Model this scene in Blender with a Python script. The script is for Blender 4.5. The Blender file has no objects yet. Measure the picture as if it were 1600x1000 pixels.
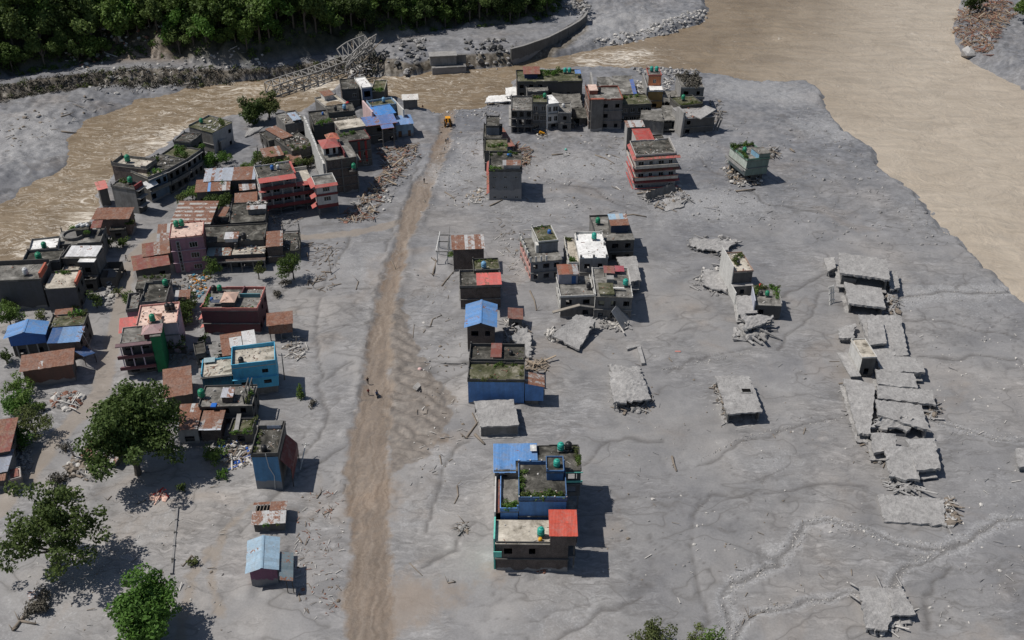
import bpy, math, random
import numpy as np
from mathutils import Vector, Matrix
R = random.Random(7)
C = bpy.context.scene.collection
SC = bpy.context.scene
# ------------------------------------------------------------------ camera
FPX, HZ, CH = 1620.0, -545.0, 125.0          # focal length in photo pixels, horizon row, camera height
TH = math.atan((500 - HZ) / FPX)
cam_d = bpy.data.cameras.new('camera'); cam = bpy.data.objects.new('camera', cam_d); C.objects.link(cam)
cam.location = (0, 0, CH); cam.rotation_euler = (math.pi / 2 - TH, 0, 0)
cam_d.sensor_width = 36.0; cam_d.lens = 36.0 * FPX / 1600.0
cam_d.clip_start = 1.0; cam_d.clip_end = 6000.0
SC.camera = cam
# ------------------------------------------------------------------ sky and sun
SUN_EL, SHX, SHY = math.radians(58), 1.0, -0.10     # shadows fall towards +X, a little towards the camera
w = bpy.data.worlds.new('World'); SC.world = w; w.use_nodes = True
nt = w.node_tree; bg = nt.nodes['Background']
sky = nt.nodes.new('ShaderNodeTexSky'); sky.sky_type = 'NISHITA'; sky.sun_disc = False
saz = math.atan2(-SHX, -SHY)                        # compass bearing of the sun, from +Y
sky.sun_elevation = SUN_EL; sky.sun_rotation = saz
nt.links.new(sky.outputs[0], bg.inputs[0]); bg.inputs[1].default_value = 0.060
sl = bpy.data.lights.new('sun', 'SUN'); sl.energy = 4.0; sl.angle = math.radians(0.5); sl.color = (1.0, 0.95, 0.88)
so = bpy.data.objects.new('sun', sl); C.objects.link(so)
sdir = Vector((SHX, SHY, -math.tan(SUN_EL) * math.hypot(SHX, SHY))).normalized()
so.rotation_euler = sdir.to_track_quat('-Z', 'Y').to_euler(); so.location = (-100, 200, 300)
SC.view_settings.view_transform = 'Standard'; SC.view_settings.look = 'None'
SC.view_settings.exposure = 0.06; SC.view_settings.gamma = 1.0
SC.render.engine = 'CYCLES'; SC.cycles.max_bounces = 5; SC.cycles.transparent_max_bounces = 6
SC.cycles.use_denoising = True

# ------------------------------------------------------------------ survey: photo point + height -> place
def G(p, z=0.0):
    x = p[0] - 800.0; y = 500.0 - p[1]
    dy = FPX * math.cos(TH) + y * math.sin(TH); dz = -FPX * math.sin(TH) + y * math.cos(TH)
    t = (CH - z) / -dz
    return Vector((x * t, dy * t, z))
def PX(p):
    x, y, z = p[0], p[1], p[2] - CH; dep = y * math.cos(TH) - z * math.sin(TH); up = y * math.sin(TH) + z * math.cos(TH)
    return (800 + FPX * x / dep, 500 - FPX * up / dep)
def GL(pts, z=0.0): return [G(p, z) for p in pts]

# ------------------------------------------------------------------ numpy noise
def vnoise(x, y, seed=0):
    ix = np.floor(x).astype(np.int64); iy = np.floor(y).astype(np.int64)
    fx = x - ix; fy = y - iy; fx = fx * fx * (3 - 2 * fx); fy = fy * fy * (3 - 2 * fy)
    def h(a, b):
        n = (a * 374761393 + b * 668265263 + seed * 974634777) & 0xffffffff
        n = ((n ^ (n >> 13)) * 1274126177) & 0xffffffff
        return ((n ^ (n >> 16)) & 0xffff) / 65535.0
    return (h(ix, iy) * (1 - fx) + h(ix + 1, iy) * fx) * (1 - fy) + (h(ix, iy + 1) * (1 - fx) + h(ix + 1, iy + 1) * fx) * fy
def fbm(x, y, o=4, seed=0, g=0.5):
    s = 0; a = 1; t = 0
    for i in range(o):
        s = s + a * vnoise(x * 2 ** i, y * 2 ** i, seed + i * 17); t += a; a *= g
    return s / t
def seg_dist(X, Y, pts, closed=False):
    d = np.full(X.shape, 1e18); n = len(pts)
    for i in range(n if closed else n - 1):
        ax, ay = pts[i][0], pts[i][1]; bx, by = pts[(i + 1) % n][0], pts[(i + 1) % n][1]
        vx, vy = bx - ax, by - ay; L = vx * vx + vy * vy + 1e-9
        t = np.clip(((X - ax) * vx + (Y - ay) * vy) / L, 0, 1)
        d = np.minimum(d, (X - ax - t * vx) ** 2 + (Y - ay - t * vy) ** 2)
    return np.sqrt(d)
def inside(X, Y, pts):
    r = np.zeros(X.shape, bool); n = len(pts)
    for i in range(n):
        ax, ay = pts[i][0], pts[i][1]; bx, by = pts[(i + 1) % n][0], pts[(i + 1) % n][1]
        if ay == by: continue
        c = ((ay > Y) != (by > Y)) & (X < (bx - ax) * (Y - ay) / (by - ay) + ax)
        r ^= c
    return r
def sdf(X, Y, pts):          # positive inside
    return np.where(inside(X, Y, pts), 1.0, -1.0) * seg_dist(X, Y, pts, True)
def sstep(a, b, x):
    t = np.clip((x - a) / (b - a), 0, 1); return t * t * (3 - 2 * t)

# ------------------------------------------------------------------ material helpers
class NT:
    def __init__(s, name):
        s.m = bpy.data.materials.new(name); s.m.use_nodes = True; s.t = s.m.node_tree
        s.b = s.t.nodes['Principled BSDF']; s.b.inputs['Roughness'].default_value = 0.85
        s.b.inputs['Specular IOR Level'].default_value = 0.25
    def n(s, typ, **kw):
        nd = s.t.nodes.new(typ)
        for k, v in kw.items():
            if k.startswith('i_'):
                k = k[2:]; k = int(k) if k.isdigit() else k.replace('_', ' ')
                nd.inputs[k].default_value = v
            else: setattr(nd, k, v)
        return nd
    def l(s, a, b): s.t.links.new(a, b)
    def pos(s): return s.n('ShaderNodeNewGeometry').outputs['Position']
    def obj(s): return s.n('ShaderNodeTexCoord').outputs['Object']
    def map(s, v, sc, rot=(0, 0, 0)):
        m = s.n('ShaderNodeMapping'); s.l(v, m.inputs[0]); m.inputs['Scale'].default_value = sc; m.inputs['Rotation'].default_value = rot
        return m.outputs[0]
    def noise(s, v, scale, detail=4, rough=0.55, dist=0.0, typ='FBM'):
        nd = s.n('ShaderNodeTexNoise', noise_type=typ, i_Scale=scale, i_Detail=detail, i_Roughness=rough, i_Distortion=dist)
        s.l(v, nd.inputs['Vector']); return nd.outputs[0]
    def ramp(s, f, stops):
        r = s.n('ShaderNodeValToRGB'); s.l(f, r.inputs[0]); e = r.color_ramp.elements
        while len(e) > 1: e.remove(e[-1])
        for i, (p, c) in enumerate(stops):
            c = (c, c, c, 1) if isinstance(c, (int, float)) else (*c, 1)
            if i == 0: e[0].position = p; e[0].color = c
            else: x = e.new(p); x.color = c
        return r.outputs[0]
    def mix(s, f, a, b, bt='MIX'):
        m = s.n('ShaderNodeMix', data_type='RGBA', blend_type=bt)
        for sock, v in ((m.inputs[0], f), (m.inputs[6], a), (m.inputs[7], b)):
            if isinstance(v, bpy.types.NodeSocket): s.l(v, sock)
            elif isinstance(v, (int, float)): sock.default_value = v
            else: sock.default_value = (*v, 1)
        return m.outputs[2]
    def math(s, op, a, b=None, clamp=False):
        m = s.n('ShaderNodeMath', operation=op, use_clamp=clamp)
        for sock, v in ((m.inputs[0], a), (m.inputs[1], b)):
            if v is None: continue
            if isinstance(v, bpy.types.NodeSocket): s.l(v, sock)
            else: sock.default_value = v
        return m.outputs[0]
    def attr(s, name): return s.n('ShaderNodeAttribute', attribute_name=name).outputs['Fac']
    def sep(s, v):
        x = s.n('ShaderNodeSeparateXYZ'); s.l(v, x.inputs[0]); return x.outputs
    def rnd(s): return s.n('ShaderNodeObjectInfo').outputs['Random']
    def col(s, c):
        if isinstance(c, bpy.types.NodeSocket): s.l(c, s.b.inputs['Base Color'])
        else: s.b.inputs['Base Color'].default_value = (*c, 1)
    def bump(s, h, st=0.4, dist=0.1):
        b = s.n('ShaderNodeBump', i_Strength=st, i_Distance=dist); s.l(h, b.inputs['Height']); s.l(b.outputs[0], s.b.inputs['Normal'])
def srgb(r, g, b):
    f = lambda c: (c / 255 / 12.92) if c <= 10 else ((c / 255 + 0.055) / 1.055) ** 2.4
    return (f(r), f(g), f(b))
MUD = (0.245, 0.238, 0.236)

# ------------------------------------------------------------------ mesh helpers
class MB:
    def __init__(s): s.v = []; s.f = []
    def quad(s, a, b, c, d):
        n = len(s.v); s.v += [tuple(a), tuple(b), tuple(c), tuple(d)]; s.f.append((n, n + 1, n + 2, n + 3)); return s
    def poly(s, pts):
        n = len(s.v); s.v += [tuple(p) for p in pts]; s.f.append(tuple(range(n, n + len(pts)))); return s
    def box(s, x0, x1, y0, y1, z0, z1, M=None):
        p = [Vector((x, y, z)) for z in (z0, z1) for y in (y0, y1) for x in (x0, x1)]
        if M is not None: p = [M @ q for q in p]
        n = len(s.v); s.v += [tuple(q) for q in p]
        s.f += [tuple(n + i for i in q) for q in ((0, 2, 3, 1), (4, 5, 7, 6), (0, 1, 5, 4), (2, 6, 7, 3), (0, 4, 6, 2), (1, 3, 7, 5))]
        return s
    def beam(s, a, b, wd, ht=None, up=(0, 0, 1)):
        a = Vector(a); b = Vector(b); d = b - a; L = d.length
        if L < 1e-6: return s
        d /= L; u = Vector(up)
        if abs(d.dot(u)) > 0.97: u = Vector((1, 0, 0))
        sd = d.cross(u).normalized(); u = sd.cross(d)
        ht = wd if ht is None else ht
        M = Matrix((( d.x, sd.x, u.x, a.x), (d.y, sd.y, u.y, a.y), (d.z, sd.z, u.z, a.z), (0, 0, 0, 1)))
        return s.box(0, L, -wd / 2, wd / 2, -ht / 2, ht / 2, M)
    def tube(s, pts, rad, n=6, cap=True):
        rings = []
        for i, p in enumerate(pts):
            p = Vector(p); q = Vector(pts[min(i + 1, len(pts) - 1)]) - Vector(pts[max(i - 1, 0)])
            q = q.normalized() if q.length > 1e-9 else Vector((0, 0, 1))
            u = q.cross(Vector((0.31, 0.17, 0.93)));
            if u.length < 0.05: u = q.cross(Vector((1, 0, 0)))
            u.normalize(); v = q.cross(u); r = rad[i] if isinstance(rad, (list, tuple)) else rad
            k = len(s.v)
            for j in range(n):
                a = 2 * math.pi * j / n; s.v.append(tuple(p + (u * math.cos(a) + v * math.sin(a)) * r))
            rings.append(k)
        for a, b in zip(rings, rings[1:]):
            for j in range(n): s.f.append((a + j, a + (j + 1) % n, b + (j + 1) % n, b + j))
        if cap:
            s.f.append(tuple(rings[0] + j for j in reversed(range(n)))); s.f.append(tuple(rings[-1] + j for j in range(n)))
        return s
    def lathe(s, prof, n=12, o=(0, 0, 0)):
        k = len(s.v)
        for r, z in prof:
            for j in range(n):
                a = 2 * math.pi * j / n; s.v.append((o[0] + r * math.cos(a), o[1] + r * math.sin(a), o[2] + z))
        for i in range(len(prof) - 1):
            for j in range(n):
                s.f.append((k + i * n + j, k + i * n + (j + 1) % n, k + (i + 1) * n + (j + 1) % n, k + (i + 1) * n + j))
        s.f.append(tuple(k + j for j in reversed(range(n)))); s.f.append(tuple(k + (len(prof) - 1) * n + j for j in range(n)))
        return s
    def mesh(s, name, mat=None, smooth=False):
        me = bpy.data.meshes.new(name); me.from_pydata(s.v, [], s.f); me.update()
        if mat: me.materials.append(mat)
        if smooth: me.polygons.foreach_set('use_smooth', [True] * len(me.polygons))
        return me
    def build(s, name, mat, parent=None, smooth=False, loc=None):
        o = bpy.data.objects.new(name, s.mesh(name, mat, smooth)); C.objects.link(o)
        if parent is not None: o.parent = parent
        if loc is not None: o.location = loc
        return o
def tag(o, label=None, cat=None, group=None, kind=None):
    if label: o['label'] = label
    if cat: o['category'] = cat
    if group: o['group'] = group
    if kind: o['kind'] = kind
    return o
def empty(name, loc=(0, 0, 0), rz=0.0, rx=0.0, ry=0.0):
    o = bpy.data.objects.new(name, None); C.objects.link(o); o.location = loc; o.rotation_euler = (rx, ry, rz); o.empty_display_size = 0.3
    return o
def link(name, me, parent=None, loc=(0, 0, 0), rz=0.0, sc=None):
    o = bpy.data.objects.new(name, me); C.objects.link(o); o.location = loc; o.rotation_euler = (0, 0, rz)
    if sc is not None: o.scale = sc if isinstance(sc, (tuple, list)) else (sc, sc, sc)
    if parent is not None: o.parent = parent
    return o
# plan of the buildings (centre x, y, width, depth, turn): silt is banked against their walls
FOOT = [(3.2,121.3,11.4,5.2,-0.01), (5.0,129.3,7.7,8.8,0.0), (4.3,136.0,14.5,6.7,0.02), (-3.0,168.4,10.9,11.4,-0.02), (-6.5,184.6,6.6,8.8,0.0), (-7.3,201.8,9.0,7.1,0.06), (-6.0,207.3,5.9,5.3,0.1), (-10.5,217.4,7.8,6.0,0.08), (-16.7,221.5,2.4,8.4,0.0), (-1.8,258.8,8.7,11.7,0.0), (-4.6,275.5,6.3,9.1,0.0), (-5.7,286.1,5.4,11.1,0.0), (-3.2,287.6,3.8,14.4,0.24), (6.8,216.4,7.5,11.8,0.2), (18.6,214.8,6.5,11.8,0.05), (24.4,225.9,9.1,12.4,0.07), (14.1,198.9,7.5,8.9,0.07), (22.1,199.5,8.1,12.0,0.0), (0.6,191.5,3.1,3.9,0.0), (52.2,208.8,4.5,8.2,0.13), (57.0,198.0,5.6,8.2,-0.1), (72.7,200.4,1.4,1.0,0.41), (71.9,175.0,2.9,6.4,0.08), (27.2,183.1,0.8,0.6,0.0), (39.7,265.9,12.5,10.5,0.07), (37.6,277.9,4.9,9.3,0.09), (35.9,286.5,5.1,3.9,0.09), (65.9,268.6,7.2,9.1,0.37), (2.9,304.7,6.2,10.7,0.0), (8.5,304.8,4.5,6.5,0.0), (11.5,305.4,3.7,6.8,0.29), (16.3,305.3,3.9,8.0,0.0), (12.0,327.9,21.1,10.9,0.03), (7.9,322.2,6.8,8.2,0.08), (28.4,308.0,10.2,11.1,0.05), (26.0,321.3,0.8,16.5,0.0), (39.4,323.7,1.2,14.1,0.0), (38.5,312.6,9.4,8.8,0.12), (46.1,326.3,4.7,13.7,0.0), (57.2,321.7,7.3,11.8,0.0), (54.7,310.5,7.6,7.9,0.29), (55.7,303.4,10.3,8.6,0.31), (-39.7,118.6,5.0,7.1,0.16), (-41.1,129.8,5.7,5.2,0.11), (-43.0,142.5,4.5,8.9,0.04), (-54.2,158.7,9.8,6.1,0.04), (-50.5,152.5,4.2,3.8,0.0), (-60.6,153.7,4.2,7.4,0.09), (-56.0,152.8,4.1,5.0,0.05), (-65.9,165.1,5.4,8.4,0.27), (-51.2,168.7,8.5,6.6,0.21), (-58.7,168.3,5.8,5.3,0.19), (-57.4,180.2,7.2,5.2,0.3), (-49.9,187.1,5.4,4.6,0.19), (-60.6,192.1,12.1,8.7,0.0), (-75.4,175.6,7.7,6.3,0.21), (-73.9,182.7,7.9,7.4,0.18), (-77.9,193.9,5.3,8.8,0.15), (-82.5,192.3,2.5,6.7,0.21), (-82.5,205.0,7.0,5.6,0.16), (-77.0,218.0,7.5,7.4,0.21), (-79.3,232.4,9.8,9.8,0.0), (-85.4,213.5,8.2,6.4,0.37), (-85.4,218.2,6.4,6.2,0.29), (-85.6,225.5,3.0,8.8,0.22), (-67.1,236.5,8.8,11.3,0.16), (-67.6,223.9,15.0,8.0,0.11), (-66.2,218.7,13.7,4.8,0.09), (-57.4,221.3,3.8,6.9,0.17), (-54.2,224.4,4.1,9.0,0.16), (-101.0,180.3,8.1,4.7,0.21), (-92.7,179.3,6.5,5.2,0.11), (-94.1,184.7,7.1,4.7,0.14), (-93.6,171.3,10.1,4.9,0.26), (-90.4,178.3,2.7,8.5,0.9), (-93.6,146.6,5.8,9.1,0.21), (-91.8,140.9,5.5,6.6,0.22), (-88.0,139.3,2.0,2.9,0.44), (-74.7,146.1,7.3,3.9,-0.22), (-111.4,201.5,12.8,7.6,0.09), (-100.5,200.2,6.6,6.9,0.13), (-108.6,209.8,8.2,5.5,0.15), (-111.4,217.4,6.3,5.5,0.25), (-99.9,211.4,7.8,5.2,0.0), (-101.6,209.2,4.0,6.2,0.15), (-104.9,222.9,10.5,7.7,0.15), (-93.9,210.7,3.5,7.4,0.08), (-100.8,234.7,9.2,5.3,0.04), (-100.8,247.4,7.3,3.5,-0.32), (-109.1,250.7,2.4,4.1,0.5), (-102.2,258.7,10.3,5.1,-0.24), (-96.6,258.6,5.2,8.6,0.4), (-93.3,267.6,9.5,5.5,-0.32), (-93.2,279.7,5.7,6.4,-0.25), (-89.5,289.3,8.6,8.8,-0.46), (-76.8,259.3,13.6,6.8,0.12), (-80.4,253.8,9.1,6.8,0.17), (-62.1,249.0,9.0,9.0,0.35), (-47.9,262.8,8.4,11.5,0.36), (-45.5,278.7,7.6,10.1,0.37), (-47.2,284.4,7.6,6.4,0.39), (-53.3,292.4,13.2,10.9,0.3), (-69.1,288.1,3.5,9.6,0.75), (-63.4,282.6,7.7,11.7,0.63), (-68.9,276.1,5.7,6.4,0.4), (-67.7,300.0,6.4,9.9,0.49), (-40.2,293.4,10.7,5.3,0.33), (-39.5,300.9,6.5,6.3,0.41), (-33.3,298.8,5.9,6.1,0.26), (-33.0,320.5,4.9,4.6,0.12), (-52.9,324.3,5.5,9.7,0.21), (-48.3,324.3,3.4,9.9,0.35), (-43.5,327.2,4.1,10.1,0.0), (-56.6,311.6,7.1,11.1,0.56), (-24.6,359.6,8.8,4.5,0.16)]
# ------------------------------------------------------------------ the lie of the land
WL = -1.6
P_PLAIN = GL([(-900,640),(-300,560),(-100,480),(-20,428),(40,396),(90,370),(138,345),(150,322),(146,300),(160,282),(180,262),(235,236),(255,222),(270,206),(300,190),(330,180),(360,176),(420,166),
    (470,172),(498,152),(512,140),(530,128),(560,120),(592,128),(608,145),(640,152),(662,165),(690,172),(740,166),(765,155),(790,146),(803,112),(830,104),(900,101),(985,103),(1010,101),(1060,104),(1095,108),(1150,117),
    (1205,124),(1262,124),(1280,132),(1300,172),(1328,200),(1360,228),(1396,268),(1432,296),(1464,328),(1492,360),(1516,380),(1538,410),(1556,420),(1584,452),(1600,464),(1700,560),(2100,900)], 0.0) + \
    [Vector((500, -900, 0)), Vector((-500, -900, 0))]
P_FAR = [Vector((-1500, 100, 0))] + GL([(-900,600),(-300,470),(-60,350),(0,321),(50,291),(100,258),(106,235),(104,216),(130,196),(180,170),(240,152),(300,136),(360,127),(430,120),(520,111),(590,117),(640,118),(690,107),
    (800,103),(830,94),(900,82),(960,70),(1050,52),(1106,30),(1108,12),(1100,0),(1105,-40),(1140,-120),(1180,-200)], -1.2) + [Vector((300, 2600, 0)), Vector((-1500, 2600, 0))]
P_RB = GL([(1560,-260),(1515,-60),(1500,0),(1488,40),(1493,65),(1520,97),(1560,117),(1600,139),(1750,200),(2300,420)], -1.0) + [Vector((2600, 300, 0)), Vector((2600, 2600, 0))]
TZ = 4.0
P_TERR = [Vector((-1500, 300, 0))] + GL([(-500,230),(-200,170),(-60,147),(0,137),(60,126),(110,119),(180,111),(290,105),(400,99),(480,90),(560,82),(600,86),(640,92),(690,80),(760,78),(800,76),(838,66),(872,52),(905,34),(916,22),(900,10),(890,-40),(880,-150)], TZ) + [Vector((100, 2600, 0)), Vector((-1500, 2600, 0))]
P_HILL = [Vector((-1500, 330, 0))] + GL([(-500,205),(-200,152),(0,124),(95,108),(150,98),(230,90),(290,96),(390,96),(450,87),(520,78),(590,67),(640,57),(700,46),(760,42),(830,36),(866,22),(876,-5),(880,-60),(870,-170)], TZ) + [Vector((60, 2600, 0)), Vector((-1500, 2600, 0))]
ROADL = [(545,1060),(545,900),(545,800),(542,740),(552,680),(564,600),(572,540),(588,470),(604,420),(620,360),(645,300),(670,250),(688,205),(690,172)]
ROADR = [(712,172),(707,205),(694,250),(674,300),(650,360),(634,410),(622,455),(612,520),(612,600),(606,680),(606,760),(608,840),(612,900),(615,1060)]
P_ROAD = GL(ROADL + ROADR)
P_CHURN = GL([(606,470),(626,470),(640,520),(662,565),(680,590),(706,620),(694,690),(655,715),(625,738),(606,750),(600,600)])
P_BROWN = GL([(600,760),(625,740),(612,820),(618,870),(640,905),(700,912),(770,890),(800,900),(745,925),(700,955),(640,990),(640,1060),(560,1060),(600,900)])
TRACKS = [([(455,372),(520,368),(570,362),(625,348)], 1.6), ([(290,345),(255,362),(225,385),(205,412),(196,445),(184,500),(168,560),(156,615),(122,650),(85,690),(45,745),(-20,815)], 1.9),
          ([(330,860),(300,900),(285,960),(280,1010)], 0.9), ([(395,790),(350,830),(330,900),(345,960)], 0.6)]
RIV = [([(1640,440),(1560,455),(1500,458),(1440,460),(1405,470)], 2.4, 1.0), ([(1640,690),(1560,684),(1500,672),(1465,660)], 1.2, 1.0),
       ([(1640,812),(1580,812),(1540,826),(1515,846),(1475,855),(1420,848),(1370,840),(1330,826),(1280,806),(1250,822),(1235,860),(1190,893),(1148,908),(1140,935),(1130,1000)], 1.3, 1.0),
       ([(1475,857),(1420,880),(1405,905),(1385,925),(1330,934),(1250,942),(1180,954),(1150,972),(1145,1010)], 0.8, 1.0),
       ([(1360,755),(1270,766),(1180,768),(1115,775),(1088,800),(1080,850),(1088,900),(1102,950),(1096,1010)], 0.5, 0.1),
       ([(1180,548),(1120,562),(1070,572),(1035,578)], 0.5, 0.6), ([(1310,655),(1260,664),(1215,672),(1150,690),(1090,720)], 0.5, 0.5),
       ([(1030,686),(980,688),(935,698),(905,722)], 0.5, 0.1), ([(1325,455),(1285,458),(1262,480),(1240,520),(1225,550)], 0.4, 0.1),
       ([(1480,880),(1455,905),(1445,930),(1450,975)], 0.4, 0.0),
       ([(540,372),(512,420),(500,470),(494,520),(500,575),(512,625),(500,680),(470,720)], 0.8, 0.2), ([(660,566),(735,567)], 0.5, 0.0), ([(735,570),(700,600),(690,640)], 0.4, 0.0),
       ([(560,560),(520,585),(500,600)], 0.35, 0.0), ([(575,500),(530,510),(505,520)], 0.35, 0.0), ([(585,455),(550,448),(515,450)], 0.3, 0.0),
       ([(735,690),(700,720),(690,760),(665,790),(672,830)], 0.4, 0.1), ([(745,820),(720,860),(690,870),(650,885)], 0.4, 0.2),
       ([(660,240),(640,300),(615,350),(600,390)], 0.5, 0.0), ([(1090,250),(1150,290),(1200,320),(1280,330)], 0.6, 0.3), ([(880,290),(930,300),(1000,335)], 0.5, 0.2),
       ([(1220,460),(1300,420),(1290,395)], 0.4, 0.2), ([(1600,530),(1540,520),(1480,505),(1420,500)], 0.35, 0.1), ([(1600,565),(1520,560),(1440,560)], 0.35, 0.0),
       ([(540,700),(500,720),(460,760),(400,800),(372,830)], 0.35, 0.0), ([(1000,935),(940,960),(880,990),(860,1010)], 0.4, 0.1)]
WHITE = [((890,975),14,10), ((700,720),10,6), ((560,415),16,10), ((1180,140),26,10), ((1240,150),20,9), ((1000,50),40,22), ((1520,470),16,9), ((30,220),26,20), ((60,960),14,9), ((230,820),9,8), ((480,600),7,9), ((830,330),26,8), ((1110,320),24,9), ((1440,330),20,14), ((1300,200),16,10), ((1200,720),12,6), ((700,270),14,8), ((750,230),14,9), ((660,790),9,7), ((1560,340),0.1,0.1), ((870,640),10,5), ((1040,230),18,8), ((900,260),20,8), ((680,460),7,7), ((1560,760),10,6)]

def axis(a, b, step0, step1, outer, ratio=1.35):
    c = [a]
    while c[-1] < b:
        t = (c[-1] - a) / (b - a); c.append(c[-1] + step0 + (step1 - step0) * t)
    st = step0 * 2; lo = []; x = a
    while x > outer[0]: x -= st; st *= ratio; lo.append(x)
    st = step1 * 2; hi = []; x = c[-1]
    while x < outer[1]: x += st; st *= ratio; hi.append(x)
    return np.array(lo[::-1] + c + hi)
def sheet_mesh(name, X, Y, Z, mask_faces, mat, attrs):
    ny, nx = X.shape; idx = np.arange(ny * nx).reshape(ny, nx)
    q = np.stack([idx[:-1, :-1], idx[:-1, 1:], idx[1:, 1:], idx[1:, :-1]], -1)[mask_faces]
    used, inv = np.unique(q.ravel(), return_inverse=True); nf = len(q)
    me = bpy.data.meshes.new(name); me.vertices.add(len(used)); me.loops.add(nf * 4); me.polygons.add(nf)
    co = np.stack([X.ravel()[used], Y.ravel()[used], Z.ravel()[used]], -1).astype(np.float32)
    me.vertices.foreach_set('co', co.ravel()); me.loops.foreach_set('vertex_index', inv.astype(np.int32))
    me.polygons.foreach_set('loop_start', np.arange(0, nf * 4, 4, dtype=np.int32)); me.polygons.foreach_set('loop_total', np.full(nf, 4, np.int32))
    me.polygons.foreach_set('use_smooth', np.ones(nf, bool)); me.update(); me.validate()
    for k, a in attrs.items():
        at = me.attributes.new(k, 'FLOAT', 'POINT'); at.data.foreach_set('value', a.ravel()[used].astype(np.float32))
    me.materials.append(mat)
    o = bpy.data.objects.new(name, me); C.objects.link(o); o['kind'] = 'structure'
    return o
def land(X, Y):
    nz = (fbm(X * 0.12, Y * 0.12, 4, 3) - 0.5)
    wob = nz * 5.0 + (fbm(X * 0.7, Y * 0.7, 3, 5) - 0.5) * 1.6
    dp = sdf(X, Y, P_PLAIN) + wob * 0.75 + (vnoise(X * .28, Y * .28, 77) - .5) * 2.2; df = sdf(X, Y, P_FAR) + wob * 0.6; dr = sdf(X, Y, P_RB) + wob * 0.6
    dt = sdf(X, Y, P_TERR) + wob * 0.35; dh = sdf(X, Y, P_HILL) + wob * 0.8
    zp = np.minimum(0.0, -1.75 + 0.85 * dp) 
    zf = np.minimum(-1.75 + 0.22 * df, 1.2) + sstep(-6, -0.3, dt) * 0.8
    zf = zf + (TZ - 1.6) * sstep(-4.2, 0.6, dt + (fbm(X * .6, Y * .6, 3, 15) - .5) * 3.0)
    zf = zf + np.where(dh > 0, np.minimum(dh, 140) * 0.72 + np.maximum(dh - 140, 0) * 0.35, 0)
    zr = np.minimum(-1.75 + 0.5 * dr, 3.0) + np.maximum(dr - 60, 0) * 0.5
    zw = -1.75 + np.maximum.reduce([dp, df, dr]) * 0.5
    z = np.where(dp > 0, zp, np.where(df > 0, zf, np.where(dr > 0, zr, np.maximum(zw, -5))))
    # the gravel bar beyond the retaining wall ends in a small bluff over the river
    bar = (df > 0) & (dt < 0) & (X > 0)
    z = np.where(bar, np.minimum(-1.75 + 0.9 * np.minimum(df, 1.2 + 2.4 * vnoise(X * .1, Y * .1, 8)) + 0.05 * np.maximum(df - 3, 0), 3.5), z)
    return z, dp, df, dr, dt, dh, nz
def height(x, y):
    return float(land(np.array([[float(x)]]), np.array([[float(y)]]))[0][0, 0])

xs = axis(-250, 250, 0.58, 0.58, (-1900, 1900)); ys = axis(98, 470, 0.42, 0.95, (-700, 2600))
X, Y = np.meshgrid(xs, ys)
Z, dp, df, dr, dt, dh, nz = land(X, Y)
road = sdf(X, Y, P_ROAD) + (fbm(X * 0.5, Y * 0.5, 3, 21) - 0.5) * 2.0 + (fbm(X * 0.11, Y * 0.11, 3, 27) - 0.5) * 2.6 + 0.15
churn = sdf(X, Y, P_CHURN) + (fbm(X * 0.4, Y * 0.4, 3, 22) - 0.5) * 4
brown = sdf(X, Y, P_BROWN) + (fbm(X * 0.25, Y * 0.25, 4, 23) - 0.5) * 7
tr = np.full(X.shape, -9.0)
for pts, wd in TRACKS:
    tr = np.maximum(tr, wd - seg_dist(X, Y, GL(pts)) + (fbm(X * 0.5, Y * 0.5, 3, 24) - 0.5) * 1.5)
gravel = np.zeros(X.shape); wet_dark = np.zeros(X.shape); rz = np.zeros(X.shape)
wx = X + (fbm(X * 0.15, Y * 0.15, 3, 31) - 0.5) * 5; wy = Y + (fbm(X * 0.15, Y * 0.15, 3, 32) - 0.5) * 5
for pts, wd, gr in RIV:
    P = GL(pts); d = seg_dist(wx, wy, P); var = 0.5 + vnoise(X * 0.12, Y * 0.12, 41)
    rz = np.minimum(rz, -0.24 * np.exp(-(d / (0.28 + wd * 0.12)) ** 2)); wet_dark = np.maximum(wet_dark, np.exp(-(d / (0.28 + wd * 0.12)) ** 2))
    if gr > 0: gravel = np.maximum(gravel, gr * np.exp(-(d / (wd * 1.5 * var + .3)) ** 2))
for p, rx, ry in WHITE:
    c = G(p); gravel = np.maximum(gravel, (0.55 if c.y < 250 else 0.95) * np.exp(-((X - c.x) / rx) ** 2 - ((Y - c.y) / (ry * 1.6)) ** 2))
edge = np.where(dp > 0, np.exp(-np.maximum(dp, 0) / 4.5), 0) * (X > 10); gravel = np.maximum(gravel, 0.95 * edge)
plain = dp > 1.5
rough = 0.10 + sstep(230, 330, Y) * 1.15
flow = fbm(X * 0.05 + 4 * fbm(X * 0.03, Y * 0.03, 2, 51), Y * 0.22, 4, 52)
mud_z = (nz * 0.6 + (fbm(X * 0.45, Y * 0.45, 4, 55) - 0.5) * 0.55 * rough + (flow - 0.5) * 0.30)
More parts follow.
